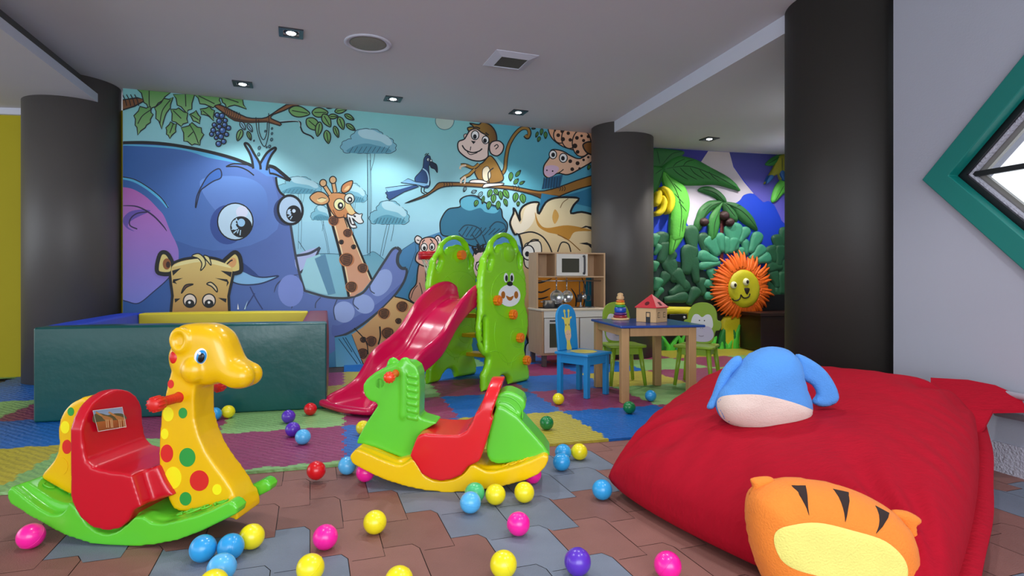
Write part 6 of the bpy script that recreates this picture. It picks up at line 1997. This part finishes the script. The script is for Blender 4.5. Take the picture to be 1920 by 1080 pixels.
# bear sticker
yS = -YP - .0035
def sd_(pts, lift, m, parent, name, sm=0):
    q = sloc(cr(pts, sm) if sm else pts, -YP)
    return MB().prism(q, yS - lift, yS - lift + .0012).build(name, m, parent)
bs_ = sd_(ell(1035, 392, 60, 60), 0, M['sWhite'], t, 'bear_sticker'); bs_['label'] = 'white round bear muzzle sticker'
sd_(ell(1016, 294, 11, 26), 0, M['sWhite'], bs_, 'eye'); sd_(ell(1049, 294, 11, 26), 0, M['sWhite'], bs_, 'eye')
sd_(ell(1018, 297, 7, 17), .0013, M['sBlack'], bs_, 'pupil'); sd_(ell(1047, 297, 7, 17), .0013, M['sBlack'], bs_, 'pupil')
sd_(ell(1037, 327, 16, 13), .0013, M['sBlack'], bs_, 'nose')
sd_(ell(1000, 388, 11, 20), .0013, M['sBrown'], bs_, 'cheek'); sd_(ell(1071, 388, 11, 20), .0013, M['sBrown'], bs_, 'cheek')
sd_([(1016, 392), (1037, 400), (1057, 392), (1050, 412), (1037, 420), (1024, 412)], .0013, M['sBrown'], bs_, 'mouth', 3)
# the far panel leans in a little over the ladder
for _p in [pf_] + list(pf_.children_recursive) + [t.children[-1]] * 0:
    for _v in _p.data.vertices: _v.co.y -= .05 * _v.co.z
# steps and platform
for k, (x0, z) in enumerate(((.40, .19), (.34, .345), (.28, .50))):
    b = MB(); b.box(x0, x0 + .12, -YP + .058, YP - .028, z - .03, z); b.build('step', M['sYstep'], t, bevel=.008)
b = MB(); b.box(.06, .34, -YP + .058, YP - .028, .585, .62); b.build('platform', M['sPink'], t, bevel=.008)
# chute
RW = .212
rail = [(735, 335), (700, 314), (650, 318), (600, 345), (555, 385), (510, 440), (470, 505), (430, 568), (380, 615), (320, 660), (270, 712), (230, 785), (190, 845), (130, 890), (60, 925), (22, 955)]
RL = cr(sloc(rail, RW - .01), 4, False)
sec = [(-.205, -.15), (-.214, -.05), (-.214, -.016), (-.204, 0), (-.182, 0), (-.168, -.016), (-.158, -.06), (-.146, -.10), (-.118, -.122), (0, -.126)]
sec = sec + [(-a, b_) for a, b_ in reversed(sec[:-1])]
sec2 = [(a * .965, b_ - .016 if abs(a) < .15 else b_ + .002) for a, b_ in reversed(sec[1:-1])]
def chute_mesh():
    V, F = [], []
    n = len(RL)
    ring = sec + [(.192, -.15), (.155, -.138), (0, -.145), (-.155, -.138), (-.192, -.15)]
    m = len(ring)
    for i, (x, z) in enumerate(RL):
        k = min(1.0, (z - .012) / .148)
        for y, dz in ring: V.append((x, y, max(z + dz * k, .004)))
    for i in range(n - 1):
        for j in range(m):
            F.append((i * m + j, i * m + (j + 1) % m, (i + 1) * m + (j + 1) % m, (i + 1) * m + j))
    F.append(tuple(range(m))); F.append(tuple(range((n - 1) * m + m - 1, (n - 1) * m - 1, -1)))
    return V, F
b = MB().add(*chute_mesh())
xe, ze = RL[-1]
b.tube(cr([(xe + .01, -.202, ze * .6), (xe - .02, -.185, .035), (xe - .035, 0, .028), (xe - .02, .185, .035), (xe + .01, .202, ze * .6)], 5, False), .022, 12)
mold(b.build('chute', M['sPink'], t, True), .008, 4, .5)
# hoop on the outside of the far panel
M['hoopred'] = plast('hoop_red', '#c1121c'); M['net'] = mat('net_cord', '#e9e6d8', .8)
hc = (.25, YP + .16, .955)
b = MB(); b.tube([(hc[0] + .115 * math.cos(a), hc[1] + .115 * math.sin(a), hc[2]) for a in [2 * math.pi * k / 36 for k in range(36)]], .012, 10, True)
b.lathe([(.110, -.042), (.123, -.042), (.123, .018), (.110, .018)], hc, 36)
b.box(hc[0] - .03, hc[0] + .03, YP + .02, YP + .06, .92, .975)
hp_ = b.build('basketball_hoop', M['hoopred'], t, True)
b = MB()
for k in range(12):
    for s in (-1, 1):
        P = []
        for i in range(7):
            u = i / 6
            a = 2 * math.pi * k / 12 + s * u * .9
            r = .108 - .05 * u ** .7
            P.append((hc[0] + r * math.cos(a), hc[1] + r * math.sin(a), hc[2] - .02 - .13 * u))
        b.tube(P, .0042, 5)
b.build('net', M['net'], hp_, True)
# ------------------------------------------------------------------ red beanbag cushion
from mathutils import noise as mnoise
def fabric(name, col, sheen=.05, bump=.35, bs=220, noise=.10, wr=0):
    m = mat(name, col, .85, noise=noise, nscale=14, bump=bump, bscale=bs, sheen=sheen)
    return m
M['bag'] = mat('red_canvas_fabric', '#a60320', .85, noise=.12, nscale=18, bump=.35, bscale=45, spec=.2, sheen=0.0, stretch=(1, 2.2, 1))
QA, QB, QC, QD = Vector((.345, 2.10, 0)), Vector((.885, 1.21, 0)), Vector((1.775, 2.25, 0)), Vector((1.12, 3.03, 0))
RIM = {'A': .07, 'B': .06, 'C': .24, 'D': .24}
BC = (QA + QB + QC + QD) / 4
t = thing('beanbag', 'large square red fabric floor cushion with the plush toys, beside the near pillar', 'beanbag', (BC.x, BC.y, 0))
NU = 90
def bil(u, v):
    a, b_ = (u + 1) / 2, (v + 1) / 2      # u: A->B, v: A->D
    return QA * (1 - a) * (1 - b_) + QB * a * (1 - b_) + QC * a * b_ + QD * (1 - a) * b_
def rimz(u, v):
    a, b_ = (u + 1) / 2, (v + 1) / 2
    return RIM['A'] * (1 - a) * (1 - b_) + RIM['B'] * a * (1 - b_) + RIM['C'] * a * b_ + RIM['D'] * (1 - a) * b_
def bagpt(u, v, top):
    p = bil(u, v)
    r = rimz(u, v)
    # the filling pushes the sides outwards between the corners
    e = max(abs(u), abs(v))
    f = ((1 - abs(u) ** 3.2) * (1 - abs(v) ** 3.2)) ** .5
    pinch = 1 - .05 * (1 - min(abs(u), abs(v)) ** 2) * 0
    hump = .370 + .09 * v - .004 * u
    if top:
        z = r + (hump - r) * f ** .78
        q = mnoise.noise(Vector((p.x * 3.1, p.y * 2.2, .3))) * .018 * f
        # wrinkles radiating from corners and along the rim
        d = p - BC
        ang = math.atan2(d.y, d.x)
        w = math.sin(ang * 34 + 3 * mnoise.noise(p * 4)) * .0075 * (e ** 5) * (1 - e ** 14) * (1 + 1.2 * mnoise.noise(Vector((ang * 3, 0, 0))))
        for cu, cv, s in ((-1, -1, 1.0), (1, 1, 1.1), (1, -1, .8), (-1, 1, .6)):
            dd = math.hypot(u - cu, v - cv)
            aa = math.atan2(v - cv, u - cu)
            w += s * .021 * math.sin(aa * 15 + cu + 2 * mnoise.noise(p * 3)) * math.exp(-((dd - .33) / .24) ** 2) * (1 - e ** 10)
        w += (.008 * mnoise.noise(Vector((p.x * 12, p.y * 5, 2.2))) + .018 * abs(mnoise.noise(Vector((p.x * 4 + p.y * 2, p.y * 1.6, 7.2))))) * f
        z += q + w
    else:
        z = r - (r - .004) * min(1, f * 2.2) ** .6
    k = .055 * (1 - min(1, (abs(z - r * .9) / .30)) ** 2)
    out = Vector((0, 0, 0))
    if abs(v) <= abs(u): s_ = (1 - v * v) * abs(u) ** 6 * math.copysign(1, u); out = (bil(1, v) - bil(-1, v)).normalized() * s_
    else: s_ = (1 - u * u) * abs(v) ** 6 * math.copysign(1, v); out = (bil(u, 1) - bil(u, -1)).normalized() * s_
    p = p + out * (.055 if v < 0 and abs(v) > abs(u) else .035)
    return Vector((p.x, p.y, max(z, .004))) - Vector((BC.x, BC.y, 0))
def g(i):
    x = -1 + 2 * i / NU
    return math.copysign(1 - (1 - abs(x)) ** 1.25, x)
V, F = [], []
for i in range(NU + 1):
    for j in range(NU + 1): V.append(bagpt(g(i), g(j), True))
nt = len(V)
idx = {}
for i in range(NU + 1):
    for j in range(NU + 1):
        if i in (0, NU) or j in (0, NU): idx[(i, j)] = i * (NU + 1) + j
        else: idx[(i, j)] = len(V); V.append(bagpt(g(i), g(j), False))
I = lambda i, j: i * (NU + 1) + j
for i in range(NU):
    for j in range(NU):
        F.append((I(i, j), I(i + 1, j), I(i + 1, j + 1), I(i, j + 1)))
        F.append((idx[(i, j)], idx[(i, j + 1)], idx[(i + 1, j + 1)], idx[(i + 1, j)]))
obj('cushion', V, F, M['bag'], t, True)
fix_normals(t.children[0].data)
# flat sewn flange on the right side and its loose corner
b = MB()
n = 60
path = []
for k in range(n + 1):
    j = k / n
    v_ = -1 + 2 * j
    p = bagpt(1, v_, True)
    path.append(p)
outd = Vector((.77, -.64, 0))
top, bot = [], []
fw = lambda k: .036 + .002 * math.sin(k * .3)
for k, p in enumerate(path):
    o_ = outd * fw(k)
    zz = -.012
    e_ = p + o_ + Vector((0, 0, zz)); e_.z = max(e_.z, .012)
    top.append((p - outd * .01 + Vector((0, 0, .008)), e_))
vv = []
for a, c in top: vv += [a, c, c - Vector((0, 0, .007)), a - Vector((0, 0, .007))]
ff = []
for k in range(n):
    for q in range(4): ff.append((k * 4 + q, k * 4 + (q + 1) % 4, k * 4 + 4 + (q + 1) % 4, k * 4 + 4 + q))
ff += [(0, 1, 2, 3), (n * 4 + 3, n * 4 + 2, n * 4 + 1, n * 4)]
b.add(vv, ff)
b.build('seam_flange', M['bag'], t, True)
# loose pointed corner of the flange lying against the wall
b = MB()
P = [at(*q) - Vector((BC.x, BC.y, 0)) for q in ((1745, 708, 2.44), (1815, 712, 2.40), (1866, 722, 2.34), (1912, 742, 2.27), (1925, 768, 2.20), (1862, 769, 2.20), (1846, 800, 2.14), (1788, 838, 2.08), (1745, 800, 2.10))]
n = len(P); cc = at(1800, 768, 2.22) - Vector((BC.x, BC.y, 0))
vv = [tuple(p) for p in P] + [tuple(cc)] + [tuple(p - Vector((0, 0, .012))) for p in P] + [tuple(cc - Vector((0, 0, .014)))]
ff = [(i, (i + 1) % n, n) for i in range(n)] + [((i + 1) % n + n + 1, i + n + 1, 2 * n + 1) for i in range(n)] + [(i, i + n + 1, (i + 1) % n + n + 1, (i + 1) % n) for i in range(n)]
b.add(vv, ff)
b.build('seam_corner', M['bag'], t, False)

# ------------------------------------------------------------------ plush cushions (plain, faceless)
M['plB'] = fabric('blue_plush', '#4e90d8'); M['plC'] = fabric('cream_plush', '#d9c3b8'); M['plL'] = fabric('lilac_plush', '#7a74c8')
M['plO'] = fabric('orange_plush', '#ee8428'); M['plY'] = fabric('pale_yellow_plush', '#ece278'); M['plBr'] = mat('dark_felt', '#2c1c18', .9)
def plush(fr, outline, T, R, m, name, parent, tilt=0, hinge=0, step=.009, low=None, low_m=None):
    q = [fr.px(x, y, 0) for x, y in cr(outline, 5)]
    v, f = puff(q, T, R, step)
    mb = MB().add(v, f)
    o = mb.build(name, m, parent, True)
    return o, q
def on_front(fr, pts, T, R, q, lift, m, name, parent, sm=5, step=.008):
    """felt or cloth panel sewn on the front of a plush body, following its swell"""
    w = [fr.px(x, y, 0) for x, y in (cr(pts, sm) if sm else pts)]
    v, f = puff(w, .001, .003, step, back=False)
    X = np.array([p[0] for p in v]); Z = np.array([p[2] for p in v])
    tt = np.clip(edge_dist([q], X, Z) / R, 0, 1)
    hh = T * np.sqrt(np.clip(1 - (1 - tt) ** 2, 0, 1))
    vv = [(x, -h - lift + (y), z) for (x, y, z), h in zip(v, hh)]
    return MB().add(vv, f).build(name, m, parent, True)
BF = Frame(.80, 1.93, math.radians(-4))
base = BF.world(0, 0, .0)
t = thing('plush_cushion', 'blue plush cushion with cream lower half lying on top of the red beanbag', 'cushion', base, BF.rot)
out_ = [(1382, 690), (1405, 664), (1440, 650), (1478, 656), (1500, 680), (1508, 715), (1521, 762), (1505, 792), (1460, 807), (1405, 806), (1360, 790), (1342, 765), (1345, 738), (1362, 715)]
o, q = plush(BF, out_, .085, .10, [M['plB'], M['plC']], 'body', t)
# the lower part is cream with an arched seam
on_front(BF, [(1346, 742), (1370, 733), (1410, 731), (1460, 742), (1500, 757), (1520, 770), (1505, 792), (1460, 806.5), (1405, 805.5), (1360, 789.5), (1343, 765)], .085, .10, q, .0012, M['plC'], 'lower_panel', t)
for pts, d in (([(1388, 668), (1372, 672), (1350, 700), (1335, 740), (1325, 764), (1338, 766), (1350, 745), (1372, 705), (1392, 684)], .01), ([(1492, 664), (1530, 680), (1556, 705), (1573, 740), (1566, 757), (1542, 763), (1522, 754), (1530, 738), (1522, 722), (1500, 706)], .02)):
    qq = [BF.px(x, y, d) for x, y in cr(pts, 4)]
    v, f = puff(qq, .016, .02, .008)
    MB().add([(a, b_ + d, c_) for a, b_, c_ in v], f).build('side_flap', [M['plB'], M['plL']][0], t, True)
OF = Frame(.71, 1.36, math.radians(-2))
t2 = thing('plush_cushion', 'orange plush cushion with a pale yellow oval panel leaning on the beanbag front', 'cushion', OF.world(0, 0, 0), OF.rot)
out2 = [(1404, 935), (1425, 912), (1470, 899), (1530, 901), (1590, 915), (1645, 940), (1688, 972), (1708, 1010), (1712, 1060), (1700, 1110), (1650, 1150), (1560, 1165), (1490, 1150), (1445, 1110), (1415, 1050), (1401, 985)]
o2, q2 = plush(OF, out2, .085, .085, M['plO'], 'body', t2)
on_front(OF, [(1430, 975), (1450, 958), (1500, 952), (1560, 965), (1620, 985), (1655, 1020), (1655, 1055), (1615, 1075), (1560, 1062), (1500, 1045), (1450, 1030), (1432, 1005)], .085, .085, q2, .001, M['plY'], 'oval_panel', t2)
for w in ([(1474, 902), (1500, 902), (1487, 941)], [(1550, 908), (1580, 915), (1550, 952)], [(1624, 936), (1650, 950), (1604, 972)]):
    on_front(OF, w, .085, .085, q2, .0012, M['plBr'], 'felt_wedge', t2, 0, .006)
for pts in ([(1408, 897), (1440, 893), (1452, 902), (1432, 915), (1415, 925), (1404, 928), (1410, 912)], [(1668, 958), (1700, 958), (1728, 975), (1718, 988), (1724, 1012), (1708, 1012), (1690, 985)]):
    qq = [OF.px(x, y, .01) for x, y in cr(pts, 4)]
    v, f = puff(qq, .012, .014, .006)
    MB().add([(a, b_ + .01, c_) for a, b_, c_ in v], f).build('corner_tab', M['plO'], t2, True)

# ------------------------------------------------------------------ play balls
BR = .035
BCOL = {'Y': ('#f2e21a', 'yellow'), 'B': ('#2f9fdc', 'blue'), 'L': ('#58b6ec', 'light blue'), 'G': ('#0f7a3c', 'green'), 'M': ('#4cc07c', 'mint green'), 'P': ('#ff1fa0', 'pink'), 'V': ('#5a30b8', 'purple'), 'R': ('#d8101c', 'red')}
for k, (h_, n_) in BCOL.items():
    M['ball' + k] = mat(n_.replace(' ', '_') + '_ball_plastic', h_, .28, coat=.2, bump=.02, bscale=30)
BALLS = [(1047, 748, 'Y', 'in front of the blue chair leg', 1), (1220, 742, 'B', 'on the green mat under the table', 1), (1180, 764, 'G', 'by the foot of the near table leg', 1), (1025, 793, 'G', 'dark, alone on the yellow mat', 1),
         (1083, 847, 'Y', 'at the front edge of the yellow mat', 0), (1059, 848, 'B', 'behind another blue ball right of the horse rocker', 0), (1053, 866, 'B', 'in front of another blue ball right of the horse rocker', 0),
         (1129, 918, 'B', 'tucked against the left corner of the beanbag', 0), (998, 889, 'P', 'half hidden behind the right end of the yellow rocker', 0), (983, 923, 'Y', 'right of the two under the right end of the horse rocker', 0),
         (929, 927, 'Y', 'left of the two under the right end of the horse rocker', 0), (890, 924, 'M', 'behind a light blue ball under the horse rocker', 0), (882, 942, 'L', 'in front of the mint green ball', 0), (972, 982, 'P', 'alone on grey tiles in front of the horse rocker', 0),
         (703, 979, 'Y', 'alone on a red tile left of centre in the foreground', 0), (610, 1007, 'P', 'on the red tiles left of the single yellow ball', 0), (582, 1065, 'Y', 'below the pink ball near the bottom photo edge', 0), (748, 1089, 'Y', 'cut by the bottom photo edge left of centre', 0),
         (944, 1058, 'Y', 'in the foreground below the single pink ball', 0), (1083, 1053, 'V', 'alone in the foreground on grey tiles', 0), (1252, 1060, 'P', 'in the foreground in front of the beanbag', 0), (651, 873, 'L', 'at the left tip of the yellow horse rocker', 0),
         (685, 886, 'P', 'hidden mostly behind the left end of the horse rocker', 0), (593, 882, 'R', 'at the front edge of the plum mat', 1), (568, 819, 'L', 'touching a purple ball on the plum mat', 1), (549, 805, 'V', 'touching the light blue ball on the plum mat', 1),
         (541, 781, 'V', 'on the green mat before the pit, left of the red one', 1), (582, 767, 'R', 'on the green mat beside the slide end', 1), (427, 772, 'Y', 'at the foot of the pit under the giraffe muzzle', 1), (404, 776, 'B', 'beside the giraffe neck at the foot of the pit', 1),
         (681, 802, 'Y', 'partly hidden by the horse rocker chest', 1), (381, 1028, 'B', 'leftmost of the cluster under the giraffe rocker', 0), (433, 1025, 'B', 'in the middle of the cluster under the giraffe rocker', 0), (472, 1006, 'Y', 'at the back of the cluster under the giraffe rocker', 0),
         (416, 1064, 'L', 'at the front of the cluster under the giraffe rocker', 0), (400, 1096, 'Y', 'cut by the bottom photo edge under the giraffe rocker', 0), (58, 1005, 'P', 'in the lower left corner of the photo by the rocker tip', 0)]
pos = []
for px_, py_, c_, w_, om in BALLS:
    z = BR + (FZ if om else .0005)
    Y = (H - z) * FPX / (py_ - CY)
    pos.append([(px_ - CX) / FPX * Y, Y, z])
for it in range(60):
    for i in range(len(pos)):
        for j in range(i):
            dx, dy, dz = pos[i][0] - pos[j][0], pos[i][1] - pos[j][1], pos[i][2] - pos[j][2]
            L_ = math.sqrt(dx * dx + dy * dy + dz * dz)
            if L_ < 2 * BR + .0008:
                s = (2 * BR + .001 - L_) / 2 / max(L_, 1e-6)
                pos[i][0] += dx * s; pos[i][1] += dy * s; pos[j][0] -= dx * s; pos[j][1] -= dy * s
bv, bf = sphere(36, 20)
base_me = {}
rb = random.Random(11)
for (px_, py_, c_, w_, om), p in zip(BALLS, pos):
    if c_ not in base_me:
        # thin moulding seam around the equator
        mb = MB().ball((0, 0, 0), BR, 36, 20)
        mb.tube([(BR * .9985 * math.cos(a), BR * .9985 * math.sin(a), 0) for a in [2 * math.pi * k / 40 for k in range(40)]], .0006, 5, True)
        o = mb.build('play_ball', M['ball' + c_], None, True)
        base_me[c_] = o.data
    else:
        o = bpy.data.objects.new('play_ball', base_me[c_]); COL.objects.link(o)
    o.location = p
    o.rotation_euler = (rb.uniform(0, 3), rb.uniform(0, 3), rb.uniform(0, 3))
    tag(o, BCOL[c_][1] + ' plastic ball ' + w_, 'ball', 'plastic play balls')
